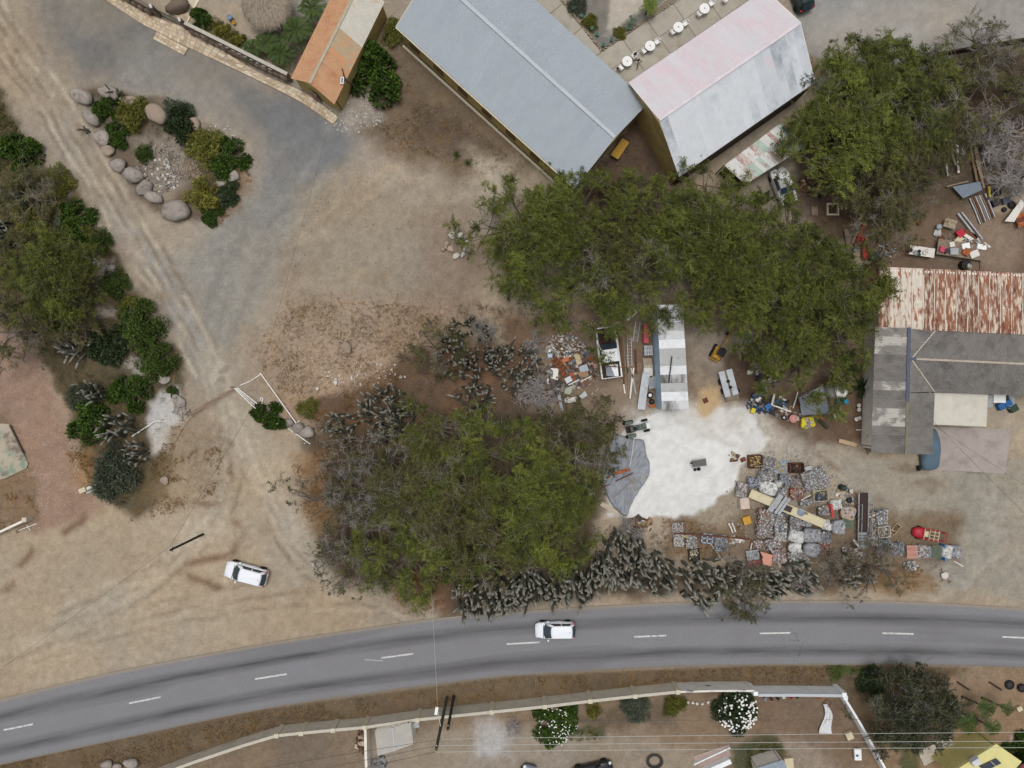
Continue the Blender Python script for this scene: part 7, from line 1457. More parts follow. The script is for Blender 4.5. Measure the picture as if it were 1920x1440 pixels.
def litter(px, py, rx, ry, n, cols, label, seed, s=(.08, .3), h=.35, name='litter'):
    rs = random.Random(seed); m = MB()
    for i in range(n):
        a = rs.uniform(0, 6.28); q_ = math.sqrt(rs.random()); c = W(px + math.cos(a) * q_ * rx, py + math.sin(a) * q_ * ry); k = rs.uniform(*s); z = gz(px, py) + h * (1 - q_) * rs.random(); g = rs.uniform(.6, 1.15); col = tuple(x * g for x in rs.choice(cols))
        m.box((c.x, c.y, z + k * .15), (k * rs.uniform(.8, 1.8), k * rs.uniform(.4, 1), k * rs.uniform(.1, .6)), rs.uniform(0, 3.1), rs.gauss(0, .4), rs.gauss(0, .4), col, rs.uniform(.6, 1))
    return tag(m.build(name, M_scrap), label, None, kind='stuff')

# --- bales and bags left of the ramp
k = 0
for px, py, w, d, h, cols, lab in [(1442, 870, 24, 24, .8, GREY, 'bale of tangled grey wire in the top row of scrap'), (1440, 893, 32, 20, .8, GREY + PALE, 'pale grey pressed bale just below the top row'), (1415, 905, 24, 18, .7, BLUEG, 'purple grey bale above the left end of the cream beam'), (1392, 919, 18, 26, .8, PURP + PALE, 'speckled white and brown bale at the far left of the heap'), (1463, 925, 22, 18, .6, GREY, 'dull grey bale touching the cream beam from above'), (1487, 903, 30, 18, .5, BROWN + GREY, 'low brown and grey heap below the brown crate'), (1495, 927, 26, 20, .6, ORNG, 'orange brown heap of scrap above the cream beam'), (1472, 900, 20, 18, .6, GREY + BLUEG, 'grey bale between the white sack and the chip heap'),
        (1437, 968, 26, 24, .9, PURP + MIX, 'mixed bale of light scrap below the beam on the left'), (1460, 975, 24, 22, .8, GREY + PALE, 'silver bale below the beam beside the crossing plates'), (1493, 982, 22, 24, .9, GREY, 'square grey bale tight below the cream beam'), (1435, 994, 28, 28, 1.0, PURP, 'largest purple grey bale below the beam'), (1465, 989, 22, 14, .9, PALE + BLUEG, 'white and light blue bale beside the largest purple bale'), (1464, 1006, 20, 16, .9, PALE, 'white pressed bale right of the largest purple bale'), (1452, 1020, 28, 18, .8, PURP, 'purple bale above the pink slab'), (1424, 1022, 24, 14, .6, BROWN + PURP, 'brownish flat bale left of the purple bale'), (1547, 1008, 20, 22, .9, GREY + BLUEG, 'grey bale right of the big grey sack'), (1547, 1030, 28, 20, .5, ORNG, 'orange heap below the grey bale at lower right'), (1462, 1043, 24, 24, .9, PINK + PURP, 'pinkish speckled bale in the bottom row'), (1497, 1045, 34, 20, .6, PALE, 'white heap in the bottom row above the cactus'), (1598, 1040, 30, 20, .4, PALE + ORNG, 'loose white and orange heap below the ramp'), (1547, 958, 22, 16, .7, GREY + MIX, 'grey mixed bale at the right end of the beam'), (1520, 940, 40, 12, .5, GREY, 'row of grey cylinders packed as a bale above the beam'), (1478, 958, 16, 12, .6, BLUEG, 'blue grey small bale under the crossing plates')]:
    k += 1; bale(px, py, w, d, h, random.Random(k).uniform(-.2, .2), cols, lab, k, chip=.14)
bale(1530, 899, 46, 38, .7, .3, GREY + PALE, 'big heap of silver chips at the top of the scrap', 60, n=520, chip=.13, name='scrap_heap', cat='scrap heap')
for px, py, w, d, h, m_, lab in [(1441, 915, 34, 24, 1.0, M_bagw, 'big white sack above the cream beam'), (1458, 907, 12, 12, .9, M_bagw, 'small bright white bundle beside the big white sack'), (1567, 947, 22, 20, .9, M_bagw, 'white sack at the right beside a red pole'), (1591, 962, 28, 26, .8, M_bagt, 'tan sack beside the steel ramp'), (1572, 988, 26, 26, 1.0, M_bagg, 'round grey sack right of the beam end'), (1493, 1006, 28, 24, 1.1, M_bagw, 'white lumpy sack in the second row from the bottom'), (1522, 1005, 34, 28, 1.1, M_bagg, 'largest dark grey sack in the second row'), (1491, 1027, 24, 18, 1.0, M_bagw, 'bright white sack above the bottom heap'), (1522, 1031, 30, 26, .9, M_bagg, 'grey sack below the largest dark sack'), (1549, 984, 16, 20, 1.3, M_bagw, 'white wrapped bundle on the end of the cream beam'), (1512, 980, 18, 18, .9, M_bagg, 'grey sack tucked under the beam')]:
    k += 1; bag(px, py, w, d, h, m_, lab, k)
crate(1418, 866, 24, 24, .8, .05, M_woodb, BROWN + [S(200, 170, 90)], 'brown wooden crate of yellow scraps at the upper left of the heap', 1); crate(1495, 878, 26, 18, .8, .02, M_rustb, [S(60, 50, 44), S(90, 76, 66)], 'dark brown frame crate in the top row', 2, fill=.4); crate(1540, 930, 26, 20, .8, .08, M_cream, [S(60, 68, 84), S(80, 84, 96)], 'cream crate holding a dark blue machine', 3); crate(1468, 876, 26, 22, .3, .05, M('pale_blue_board', S(164, 178, 190), .7, .1), [S(196, 160, 70), S(150, 150, 150), S(170, 176, 182)], 'light blue tray of yellow handled tools in the top row', 4)
# cream beam with its cross plates
bm_ = thing('steel_beam', 'long cream steel channel lying across the scrap bales', 'beam', tuple(W(1407, 925, 1.2).xy) + (1.05,)); A = W(1409, 928, 1.2); B = W(1549, 986, 1.2); d = B - A; d.z = 0; n = Vector((-d.y, d.x, 0)).normalized()
MB().bar(Vector((0, 0, .06)), Vector((d.x, d.y, .06)), .82, .08).build('web', M_cream, bm_)
for sg in (-1, 1): o_ = n * sg * .43; MB().bar(o_ + Vector((0, 0, .12)), Vector((d.x, d.y, .12)) + o_, .05, .26).build('flange', M_cream, bm_)
for i, (t_, w_) in enumerate(((.33, .55), (.40, .3), (.44, .25))): p = d * t_; MB().bar(p + n * 1.0 + Vector((.2, 0, .32 + .03 * i)), p - n * .8 + Vector((-.3, 0, .32 + .03 * i)), w_, .06).build('cross_plate', M_galv, bm_)
o = thing('disc', 'round blue grey lid lying on the cream beam', 'lid', tuple(W(1503, 961, 1.3).xy) + (1.18,)); MB().lathe([(.38, 0), (.4, .03), (.36, .06), (.05, .08)], 18).build('lid', M('slate_lid', S(118, 134, 154), .6, .1), o, True); MB().box((.45, -.1, .05), (.4, .2, .06), -.2).build('handle', M_wood, o)
box_item(1476, 953, 18, 10, .3, -.4, M_galv, 'grey toolbox with black inserts on the cream beam', z=1.15, lid=M_dk)
box_item(1397, 944, 16, 20, .85, .1, M_white, 'rusty white washing machine beside the left end of the beam', 'washing_machine', 'appliance', lid=M('pink_stain', S(196, 176, 164), .7, .15, 2))
box_item(1401, 976, 14, 14, .4, .3, M('amber_plastic', S(186, 140, 50), .6, .15), 'amber yellow box on the grass left of the bales'); bucket(1545, 962, .2, M_galv, 'grey bucket at the right end of the scrap row', .7)
pallet(1590, 980, 20, 20, 0, M('green_slat', S(92, 110, 92), .8, .15, rnd=.2), 'green and yellow slatted pallet beside the ramp', n=6, z=.5); pallet(1412, 1041, 24, 18, .15, M_galv, 'grey plastic pallet at the lower left of the bales', n=8, z=.5)
flat([(1426, 1034), (1449, 1041), (1446, 1062), (1431, 1058)], .8, .12, M('salmon_board', S(196, 140, 122), .8, .1, 1.5), 'salmon pink foam slab in the bottom row'); flat([(1402, 1052), (1426, 1050), (1426, 1060), (1402, 1062)], .4, .2, M('brick_red_board', S(134, 82, 76), .85, .15), 'dull red board under the grey plastic pallet')
plank((1441, 1023), (1463, 1063), .14, .1, M_galv, 'grey steel angle slanting over the bottom row', .95, .6); plank((1423, 1033), (1437, 1060), .12, .1, M_dk, 'dark steel angle between pallet and pink slab', .9, .6); plank((1407, 1031), (1410, 1018), .1, .05, M_white, 'short pale batten standing in the grass', .3); plank((1558, 945), (1561, 970), .22, .16, M('red_pole_paint', S(176, 56, 62), .6, .15), 'short red painted pole among the sacks', .95); plank((1502, 938), (1520, 928), .08, .05, M_white, 'pale stick on the orange heap', .75)
drum(1583, 915, .3, .8, M('dark_green_drum', S(40, 60, 54), .7, .2), 'dark green drum with a yellow cap at the upper right of the heap', lid=M_yellowp); bucket(1597, 921, .2, M_white, 'white jug at the upper right of the heap', 0, .45); litter(1585, 935, 22, 26, 90, MIX, 'white and yellow odds and ends above the ramp', 3); tyre(1592, 938, .3, 'black tyre left of the ramp top'); box_item(1394, 862, 9, 7, .3, .5, M_rustb, 'small brown box on the chalk edge'); litter(1374, 857, 8, 9, 26, BROWN, 'tangle of brown scraps on the chalk', 4, (.1, .4), .2); plank((1509, 880), (1522, 876), .4, .12, M_galv, 'pale grey trough beside the brown crate', .5)
box_item(1380, 1028, 1, 1, .1, 0, M_wood, 'x') if False else None
# ramp
rp_ = thing('loading_ramp', 'dark steel loading ramp with rails beside the bales', 'ramp', tuple(W(1619, 1028).xy) + (0,)); a, bq = W(1619, 924, .9) - Vector((*rp_.location.xy, 0)), W(1617, 1026, .25) - Vector((*rp_.location.xy, 0)); mid_ = a.lerp(bq, .72)
MB().bar(a, mid_, .85, .06).build('deck', M('brown_deck', S(58, 44, 40), .8, .15, 1.5), rp_); MB().bar(mid_, bq, .85, .05).build('lower_deck', M_galv, rp_)
for sx in (-.5, .5): MB().bar(a + Vector((sx, 0, .05)), bq + Vector((sx, 0, .05)), .09, .16).build('side_beam', M_galv, rp_); MB().bar(a + Vector((sx * 1.1, -1.0, .9)), bq + Vector((sx * 1.1, .4, .9)), .05, .05).build('hand_rail', M_galv, rp_)
for sx in (-.55, .55):
    for t_ in (.2, .45, .7, .92): p = a.lerp(bq, t_); MB().tube([(p.x + sx, p.y, 0), (p.x + sx, p.y, p.z + .9)], .035, 6).build('post', M_galv, rp_)
for i in range(5): p = mid_.lerp(bq, i / 5); MB().box((p.x, p.y, p.z + .05), (.8, .06, .05)).build('cleat', M_dk, rp_)
# right of the ramp
for px, py, w, d, h, cols, lab in [(1655, 970, 20, 26, .9, PALE + BLUEG, 'pale chequered bale right of the ramp'), (1637, 992, 14, 30, .8, GREY + BROWN, 'narrow grey bale tight against the ramp rail'), (1638, 1015, 16, 16, .8, PALE, 'small white bale at the foot of the ramp rail'), (1660, 1024, 22, 22, .9, BLUEG + GREY, 'first grey bale of the bottom right row'), (1684, 1030, 24, 22, .9, GREY + BLUEG, 'second grey bale of the bottom right row'), (1731, 1035, 18, 24, .9, PURP + PALE, 'speckled bale beside the pink pallet'), (1744, 1036, 9, 20, .8, GREY, 'narrow grey bale left of the blue green pallet'), (1638, 972, 14, 22, .7, MIX, 'mixed scrap bale touching the ramp')]:
    k += 1; bale(px, py, w, d, h, 0.05, cols, lab, k, chip=.15)
crate(1659, 998, 22, 20, .7, .1, M_white, PALE + BROWN, 'white slatted crate right of the ramp', 9); crate(1680, 992, 10, 22, .3, -.7, M('light_wood', S(190, 170, 138), .85, .12), [S(120, 96, 70), S(90, 76, 60)], 'small light wooden tray lying askew', 10, fill=.5); bag(1776, 1034, 20, 24, 1.0, M_bagw, 'white sack next to the blue green pallet', 5); bag(1792, 1035, 20, 24, 1.0, M_bagg, 'grey sack ending the bottom right row', 6); pallet(1711, 1035, 20, 24, 0, M('salmon_pallet', S(200, 148, 134), .8, .1), 'salmon pink pallet on the row of bales', n=10, z=.8); pallet(1757, 1035, 18, 24, 0, M('teal_pallet', S(92, 106, 92), .8, .15), 'blue green pallet on the row of bales', n=5, z=.8); plank((1767, 1020), (1768, 1050), .12, .9, M('bright_blue_board', S(56, 128, 184), .7, .12), 'bright blue board on edge in the row', .45)
litter(1706, 1060, 14, 10, 50, GREY + PALE, 'silver scraps below the pink pallet', 8); litter(1600, 1030, 22, 14, 60, MIX, 'broken plastic below the ramp', 9, (.1, .5)); plank((1788, 1052), (1806, 1062), .1, .06, M_white, 'white stick at the end of the bale row'); plank((1600, 1012), (1612, 1028), .14, .08, M_white, 'white bent gutter piece leaning below the ramp', .7)
# trays left of the bales along the cactus hedge
for px, py, w, d, cols, lab in ((1271, 991, 20, 20, PALE + PURP, 'upper left tray of pale rubble by the hedge'), (1273, 1014, 18, 22, PALE, 'middle left tray of white rubble by the hedge'), (1297, 1016, 20, 26, PALE + [S(90, 88, 84)], 'white rubble tray beside the yellow tub'), (1352, 1019, 24, 28, BLUEG + GREY, 'tray of blue grey rubble beside the blue window frame')):
    k += 1; bale(px, py, w, d, .45, .05, cols, lab, k, n=220, chip=.13, name='rubble_tray', cat='tray')
crate(1302, 1041, 20, 22, .35, .06, M_dk, [S(70, 70, 66), S(200, 190, 160)], 'dark tray with two pale shells below the rubble trays', 12, fill=.3); plank((1264, 1000), (1406, 1011), .14, .12, M_rustb, 'long rusty brown pole lying over the rubble trays', .7); drum(1285, 1006, .12, .35, M_yellowp, 'small yellow tub under the rusty pole', name='tub', cat='tub'); plank((1330, 1017), (1359, 1056), .05, .05, M_white, 'thin pale rod beside the blue window frame', .2)
wf = thing('window_frame', 'light blue four pane window frame on the dry grass', 'window frame', tuple(W(1325, 1009).xy) + (.1,), -.12)
for x in (-.55, 0, .55): MB().box((x, 0, .1), (.13, 1.05, .1)).build('upright', M('powder_blue', S(150, 164, 188), .7, .1) if x < 0 else bpy.data.materials['powder_blue'], wf)
for y in (-.46, 0, .46): MB().box((0, y, .105), (1.2, .12, .09)).build('crossbar', bpy.data.materials['powder_blue'], wf)
for i, (a, bq) in enumerate((((1366, 981), (1374, 999)), ((1372, 980), (1379, 997)), ((1377, 1011), (1393, 1013)), ((1374, 1018), (1391, 1014)))): pipe(a, bq, .09, M_white, ('left white pipe of the upright pair above the rubble tray', 'right white pipe of the upright pair above the rubble tray', 'upper white pipe of the lying pair above the rubble tray', 'lower white pipe of the lying pair above the rubble tray')[i], .15)
plank((1352, 1038), (1375, 1029), .35, .08, M_wood, 'grey split log below the blue grey rubble'); litter(1380, 1015, 16, 10, 50, PALE + BROWN, 'white offcuts on the dry grass', 13); litter(1195, 985, 26, 14, 50, BROWN, 'sticks and offcuts above the big cactus', 14, (.2, .7), .3)
# --- chalk yard: tarpaulin, plates, cart
cx, cy = 1168, 890; TP = [(1150, 812), (1172, 818), (1188, 822), (1206, 826), (1210, 850), (1217, 868), (1214, 892), (1203, 912), (1190, 930), (1182, 948), (1172, 966), (1156, 956), (1142, 938), (1132, 912), (1127, 884), (1132, 858), (1140, 834)]
tpl = catmull([(p[0], p[1]) for p in TP + TP[:1]], 7)[:-1]; NA = len(tpl); NRG = 22; vs = []; c0 = W(cx, cy); rs = random.Random(12); ph = [rs.uniform(0, 6.28) for _ in range(8)]
for j in range(NRG + 1):
    for i, p in enumerate(tpl):
        t = j / NRG; q_ = Vector((cx, cy)).lerp(p, t); a = i / NA * 6.283; w_ = W(q_.x, q_.y) - c0
        z = .5 - .12 * t + .2 * abs(math.sin(a * 4 + ph[0] + 2.5 * t)) ** 4 * t + .16 * abs(math.sin(a * 9 + ph[1] - 3 * t)) ** 5 * t ** .7 + .12 * abs(math.sin(2.2 * a + 5 * t + ph[2])) ** 8 + .015 * rs.uniform(-1, 1); vs.append((w_.x, w_.y, z - (.16 if j == NRG else 0)))
fs = [(j * NA + i, j * NA + (i + 1) % NA, (j + 1) * NA + (i + 1) % NA, (j + 1) * NA + i) for j in range(NRG) for i in range(NA)]
tm = MB(); tm.add(vs, fs); to = tm.build('tarpaulin', M_tarpd, smooth=True, loc=c0); sm = to.modifiers.new('thick', 'SOLIDIFY'); sm.thickness = .015; tag(to, 'large crumpled grey tarpaulin at the edge of the white chalk', 'tarpaulin')
plank((1152, 888), (1181, 880), .32, .06, M_ruto, 'orange rusty plate lying on the tarpaulin', .52, name='steel_plate', cat='plate'); plank((1122, 918), (1187, 887), .1, .08, M_rustb, 'long brown steel bar lying on the tarpaulin', .5, name='steel_bar', cat='bar'); pipe((1181, 875), (1189, 822), .05, M_white, 'long pale pipe leading from tarpaulin to tractor', .55); pipe((1150, 934), (1184, 903), .03, M_pipeb, 'thin brown rod on the lower tarpaulin', .52); plank((1138, 896), (1144, 893), .2, .05, M_ruto, 'scrap of orange rust at the left rim of the tarpaulin', .55)
flat([(1099, 908), (1106, 904), (1116, 928), (1106, 934)], .2, .08, M_galv, 'grey plastic sheet beside the left rim of the tarpaulin'); plank((1127, 944), (1158, 962), .45, .12, M('pale_log', S(186, 172, 154), .9, .15), 'pale fallen trunk below the tarpaulin', .2, name='log', cat='log'); tyre(1149, 832, .32, 'tyre with a white rim beside the tree and tarpaulin', rim=M_white)
ct_ = thing('mesh_cart', 'flat grey mesh barrow on the white chalk', 'cart', tuple(W(1308, 867).xy) + (gz(1308, 867),), ang(28, -4)); 
for y in (-.38, .38): MB().bar((-.75, y, .35), (.75, y, .35), .06, .06).build('frame', M_galv, ct_)
for i in range(11): MB().bar((-.72 + .144 * i, -.38, .36), (-.72 + .144 * i, .38, .36), .03, .03).build('bar', M('cart_grey', S(104, 100, 98), .7, .2) if i == 0 else bpy.data.materials['cart_grey'], ct_)
MB().box((0, 0, .32), (1.45, .74, .02)).build('mesh_tray', bpy.data.materials['cart_grey'], ct_)
for x, y in ((-.72, .1), (-.1, -.62)): MB().lathe([(.08, -.05), (.2, -.05), (.2, .05), (.08, .05)], 14, (x, y, .2), 'y' if y > 0 else 'z').build('wheel', M_tyre, ct_)
tyre(1302, 880, .17, 'small black wheel beside the mesh barrow', w=.1); box_item(1323, 751, 9, 9, .05, .4, M_rustb, 'small rusty square grate on the tan sand', 'grate', 'grate', z=.2)
# grey flatbed on the yard
fb_ = thing('flatbed_trailer', 'grey flatbed trailer with two black drums in the yard', 'trailer', tuple(W(1363, 720).xy) + (0,), ang(14, 52)); 
for y in (-.36, .36): MB().box((-.1, y * 1.15, .62), (2.7, .62, .06)).build('deck_board', M_galv, fb_)
MB().box((0, 0, .55), (3.0, .25, .08)).build('spine', M_wood, fb_); MB().box((1.5, 0, .6), (.5, 1.35, .1)).build('tail_board', M_wood, fb_)
for x in (-.3, .35): MB().lathe([(.12, .65), (.16, .7), (.16, .9), (.1, .92)], 12, (x, .1 * x, 0)).build('drum', M_blk, fb_)
for x in (-.4, .6):
    for y in (-.75, .75): wheel(fb_, x, y, .28, .18)
# junk under the big right hand tree
litter(1435, 690, 22, 46, 120, [S(60, 64, 74), S(40, 70, 120), S(180, 182, 186), S(110, 92, 70), S(40, 40, 44)], 'jumble of engine parts and tools under the tree', 20, (.12, .5), .6); litter(1440, 760, 40, 18, 120, [S(60, 64, 74), S(40, 90, 140), S(190, 190, 188), S(110, 92, 70), S(44, 42, 44)], 'oily scrap parts beside the brown soil', 21, (.1, .42), .4); litter(1480, 775, 30, 14, 70, MIX, 'small scrap in front of the tent', 22, (.08, .34), .25)
for i, (px, py, w, d, m_, lab) in enumerate(((1405, 632, 16, 22, M_blue, 'dark blue tub half under the tree near the excavator'), (1424, 740, 26, 9, M('navy_engine', S(36, 56, 92), .5, .2), 'long dark blue engine cover under the tree'), (1441, 762, 12, 9, M_blue, 'blue box at the edge of the chalk'), (1422, 748, 10, 6, M_white, 'white canister beside the blue engine cover'), (1413, 770, 9, 7, M_yellowp, 'yellowish square can near the chalk edge'), (1407, 698, 8, 9, M_white, 'white helmet shaped canister under the tree edge'))): box_item(px, py, w, d, .45, .3 * i, m_, lab)
plank((1402, 662), (1420, 626), .16, .1, M_exy, 'yellow steel boom lying under the tree', .3); plank((1452, 738), (1447, 760), .22, .06, M_white, 'white plank leaning at the tree edge', .4); plank((1449, 760), (1483, 772), .14, .08, M_white, 'long white beam in front of the tent', .3); pipe((1487, 765), (1496, 735), .05, M_white, 'white pole beside the tent', .5, 1.2); drum(1488, 785, .42, .5, M('faded_red_drum', S(196, 140, 132), .7, .12), 'tipped pink and white buoy beside the tent', name='buoy', cat='buoy'); tyre(1470, 783, .25, 'grey hubcap wheel lying in the scrap', rim=M_galv); tyre(1383, 733, .25, 'black tyre beside the flatbed trailer')
# tent
tn = thing('tent', 'small grey tarpaulin tent beside the water tank', 'tent', tuple(W(1528, 755).xy) + (0,)); o_ = Vector(tn.location); A = W(1543, 722, 1.9) - o_; Bq = W(1557, 776, .2) - o_; Cq = W(1503, 779, .2) - o_; Dq = W(1498, 745, 1.0) - o_
def sail(p, q_, r_, s_): return quadgrid(lambda u_, v_: p.lerp(q_, u_).lerp(s_.lerp(r_, u_), v_) + Vector((0, 0, -.25 * math.sin(math.pi * u_) * math.sin(math.pi * v_) + .03 * math.sin(9 * u_ + 5 * v_))), 12, 12)
o = sail(A, Bq, Cq, Dq).build('canopy', M_tarp, tn, True); sm = o.modifiers.new('thick', 'SOLIDIFY'); sm.thickness = .02; MB().tube([(A.x, A.y, 0), A], .04, 6).build('pole', M_galv, tn); MB().tube([(Dq.x, Dq.y, 0), Dq], .04, 6).build('pole', M_galv, tn)
bag(1515, 793, 26, 22, .6, M_yellowp, 'bright yellow crumpled sheet in front of the tent', 7); pl_ = plank((1533, 785), (1552, 803), .3, .22, M('dark_olive', S(58, 54, 44), .8, .2), 'dark olive rolled tarpaulin beside the yellow sheet', .2, name='rolled_tarpaulin', cat='tarpaulin'); plank((1528, 780), (1546, 786), .22, .1, M_ruto, 'orange red strip at the tent foot', .2); box_item(1569, 778, 10, 9, .3, .4, M_white, 'small white and red box on the brown soil')
# water tank, lying tilted white cylinder seen with its dished lid
wt = thing('water_tank', 'tall white plastic water tank beside the spear leaved plant', 'tank', tuple(W(1553, 733).xy) + (0,)); MB().lathe([(.62, -.05), (.66, .1), (.66, 2.9), (.62, 3.02), (.3, 3.1), (.24, 3.11)], 28).build('body', M('tank_white', S(214, 214, 208), .5, .06), wt, True); MB().lathe([(.24, 3.08), (.25, 3.18), (.2, 3.2), (.05, 3.21)], 18).build('lid', M('tank_lid', S(150, 146, 138), .7, .1), wt, True)
for i, (px, py) in enumerate(((1573, 752), (1587, 753))): drum(px, py, .25, .4, M_cyan, ('left bright blue barrel below the water tank', 'right bright blue barrel below the water tank')[i], name='barrel', cat='barrel')
for i, (px, py) in enumerate(((1611, 760), (1611, 768), (1606, 786), (1612, 784))): bucket(px, py, .2, M_white, ('upper', 'second', 'lower left', 'lower right')[i] + ' of the four white pots along the house wall', 0, .35)
plank((1573, 826), (1606, 835), .4, .06, M('light_board', S(176, 152, 122), .85, .12), 'tan board lying near the house corner'); plank((1605, 806), (1618, 806), .08, .06, M_white, 'short white pipe at the house corner', .2); litter(1632, 838, 10, 12, 30, MIX, 'rubbish at the foot of the house corner', 24)
# --- beside the blue shed
plank((1202, 768), (1212, 698), .78, .05, M_galv, 'long grey steel plate leaning along the blue shed', .5, name='steel_plate', cat='plate'); sheet([(1215, 710), (1229, 704), (1231, 727), (1217, 730)], .5, M_galv, 'stack of corrugated grey offcuts beside the blue shed', .05, 7); tyre(1219, 741, .33, 'wheel with silver spoked rim beside the blue shed', .3, M_rim, .0); tyre(1222, 753, .3, 'black tyre below the silver wheel', .1); box_item(1212, 625, 9, 34, .6, -.03, M_pinkp, 'long faded red plastic box beside the blue shed', 'storage_box', 'storage box', .5); pallet(1216, 657, 16, 18, .03, M_galv, 'grey slatted pallet beside the red box', n=5, z=.6); sheet([(1205, 672), (1222, 672), (1224, 690), (1207, 690)], .4, M('tan_tin', S(156, 140, 120), .8, .15), 'tan corrugated sheet beside the blue shed'); flat([(1207, 685), (1224, 684), (1224, 705), (1207, 705)], .42, .04, M_white, 'cream board beside the blue shed'); plank((1218, 763), (1238, 757), .3, .12, M_ruto, 'rusty red machine part at the lower corner of the blue shed', .3)
for i, (a, bq, w, m_, lab) in enumerate((((1181, 747), (1188, 690), .16, M_white, 'white gutter pipe lying beside the pickup'), ((1180, 745), (1177, 690), .1, M_wood, 'thin grey pole beside the white gutter'), ((1176, 665), (1178, 700), .2, M_wood, 'short plank right of the pickup bed'), ((1162, 632), (1170, 720), .22, M_woodb, 'long brown plank right of the pickup'), ((1168, 630), (1174, 712), .16, M_wood, 'long grey plank right of the pickup'), ((1191, 655), (1193, 700), .2, M_rustb, 'rusty red beam beside the blue shed stack'), ((1172, 738), (1168, 712), .14, M_white, 'short white batten below the pickup'), ((1183, 690), (1192, 738), .12, M_galv, 'bent grey channel beside the steel plate'))): plank(a, bq, w, .08, m_, lab, .12)
ld = thing('ladder', 'aluminium ladder lying right of the pickup', 'ladder', tuple(W(1180, 660).xy) + (.15,), ang(-2, -60))
for y in (-.2, .2): MB().bar((-1.5, y, 0), (1.5, y, .05), .05, .07).build('stile', M_galv, ld)
for i in range(9): MB().bar((-1.35 + .33 * i, -.2, .02), (-1.35 + .33 * i, .2, .02), .04, .04).build('rung', M_galv, ld)
ld2 = copy_tree(ld); ld2.location = (*W(1193, 622).xy, .15); ld2.rotation_euler.z = ang(6, -40); ld2.scale = (.7, 1.2, 1); tag(ld2, 'second ladder like rack above the red box', 'ladder'); ld3 = copy_tree(ld); ld3.location = (*W(1308, 600).xy, .1); ld3.rotation_euler.z = ang(8, 30); ld3.scale = (.6, 1, 1); tag(ld3, 'ladder lying right of the blue shed roof', 'ladder')
for i in range(7): pipe((1298 + i * 3.2, 578 + i * 1.2), (1303 + i * 3.2, 612 - i * .5), .05, M_wood, ('first', 'second', 'third', 'fourth', 'fifth', 'sixth', 'seventh')[i] + ' from the left of the grey poles stacked right of the blue shed', .12, group='grey poles right of the blue shed')
for i in range(4): pipe((1146 + i * 4, 582 + i), (1151 + i * 4, 602 + i), .06, M_wood, ('first', 'second', 'third', 'fourth')[i] + ' from the left of the short grey logs above the pickup', .12, name='log', cat='log')
pipes('chair_frame', 'bent white metal frame above the pickup', [((1163, 584, .8), (1172, 573, .8)), ((1172, 573, .8), (1181, 583, .8)), ((1181, 583, .6), (1169, 598, .6)), ((1169, 598, .6), (1163, 584, .8)), ((1181, 583, .8), (1190, 575, .9)), ((1190, 575, .9), (1196, 584, .9)), ((1196, 584, .9), (1178, 604, .5)), ((1178, 604, .4), (1169, 598, .5)), ((1175, 603, .3), (1176, 614, .2))], M_pipe, 'frame', .05); flat([(1171, 590), (1178, 586), (1184, 596), (1177, 603)], .5, .05, M_galv, 'grey panel in the bent white frame')
plank((1110, 700), (1130, 685), .06, .05, M_rustb, 'rusty rod against the pickup\'s left side', .6); plank((1128, 685), (1178, 690), .08, .06, M_rustb, 'rusty bar laid across the pickup bed', 1.1)
# --- scrap heap left of the pickup
litter(1060, 655, 40, 28, 420, PALE + MIX, 'heap of bottles cans and household rubbish left of the pickup', 30, (.07, .26), .5); litter(1075, 690, 46, 40, 260, [S(150, 90, 60), S(120, 96, 80), S(180, 170, 160), S(90, 70, 58), S(110, 120, 130)], 'lower heap of mixed rusty scrap left of the pickup', 31, (.1, .45), .5)
for i, (q, z, m_, lab) in enumerate((([(1052, 675), (1066, 668), (1067, 677), (1055, 680)], .6, M('terracotta', S(176, 112, 76), .8, .15), 'orange brown panel on the scrap heap'), ([(1075, 665), (1085, 662), (1092, 680), (1083, 685)], .65, M('stained_cream', S(186, 168, 138), .8, .15, 2, col2=S(140, 100, 66), c2=(.52, .66), s2=3), 'stained cream tray on the scrap heap'), ([(1085, 688), (1100, 682), (1104, 695), (1088, 698)], .6, M('pale_blue_box', S(160, 172, 182), .7, .15), 'pale blue plastic panel on the scrap heap'), ([(1082, 698), (1103, 696), (1101, 708), (1086, 706)], .55, M('cardboard', S(150, 118, 94), .9, .15), 'brown cardboard sheet on the scrap heap'), ([(1033, 690), (1047, 691), (1046, 713), (1030, 708)], .6, M_white, 'white car wing panel on the left of the scrap heap'), ([(1015, 704), (1030, 706), (1029, 715), (1018, 712)], .5, M_white, 'narrow white panel at the left tip of the scrap heap'), ([(1060, 728), (1076, 722), (1070, 740), (1058, 738)], .4, M('sage_panel', S(158, 164, 146), .8, .12), 'sage green curved panel low on the scrap heap'), ([(1086, 742), (1097, 733), (1102, 742), (1088, 750)], .3, M_galv, 'grey green square of sheet low on the scrap heap'), ([(1041, 715), (1053, 714), (1052, 727), (1042, 726)], .5, M_dk, 'dark grey square panel on the scrap heap'), ([(1026, 664), (1035, 663), (1036, 670), (1028, 671)], .5, M('ice_blue', S(170, 190, 202), .7, .1), 'light blue scrap of plastic at the top left of the heap'), ([(1111, 669), (1122, 668), (1122, 676), (1112, 677)], .3, M_rustb, 'dark red board beside the pickup'), ([(1112, 683), (1122, 681), (1120, 690), (1114, 691)], .3, M('pink_board', S(176, 130, 122), .85, .15), 'pink scrap board beside the pickup'))): flat(q, z, .05, m_, lab)
cb = thing('wooden_shelf', 'tipped brown wooden shelf on the scrap heap', 'shelf', tuple(W(1049, 684, .6).xy) + (.45,), ang(22, 22))
for y in (-.35, .35): MB().box((0, y, .1), (1.7, .05, .3)).build('side', M_ruto, cb)
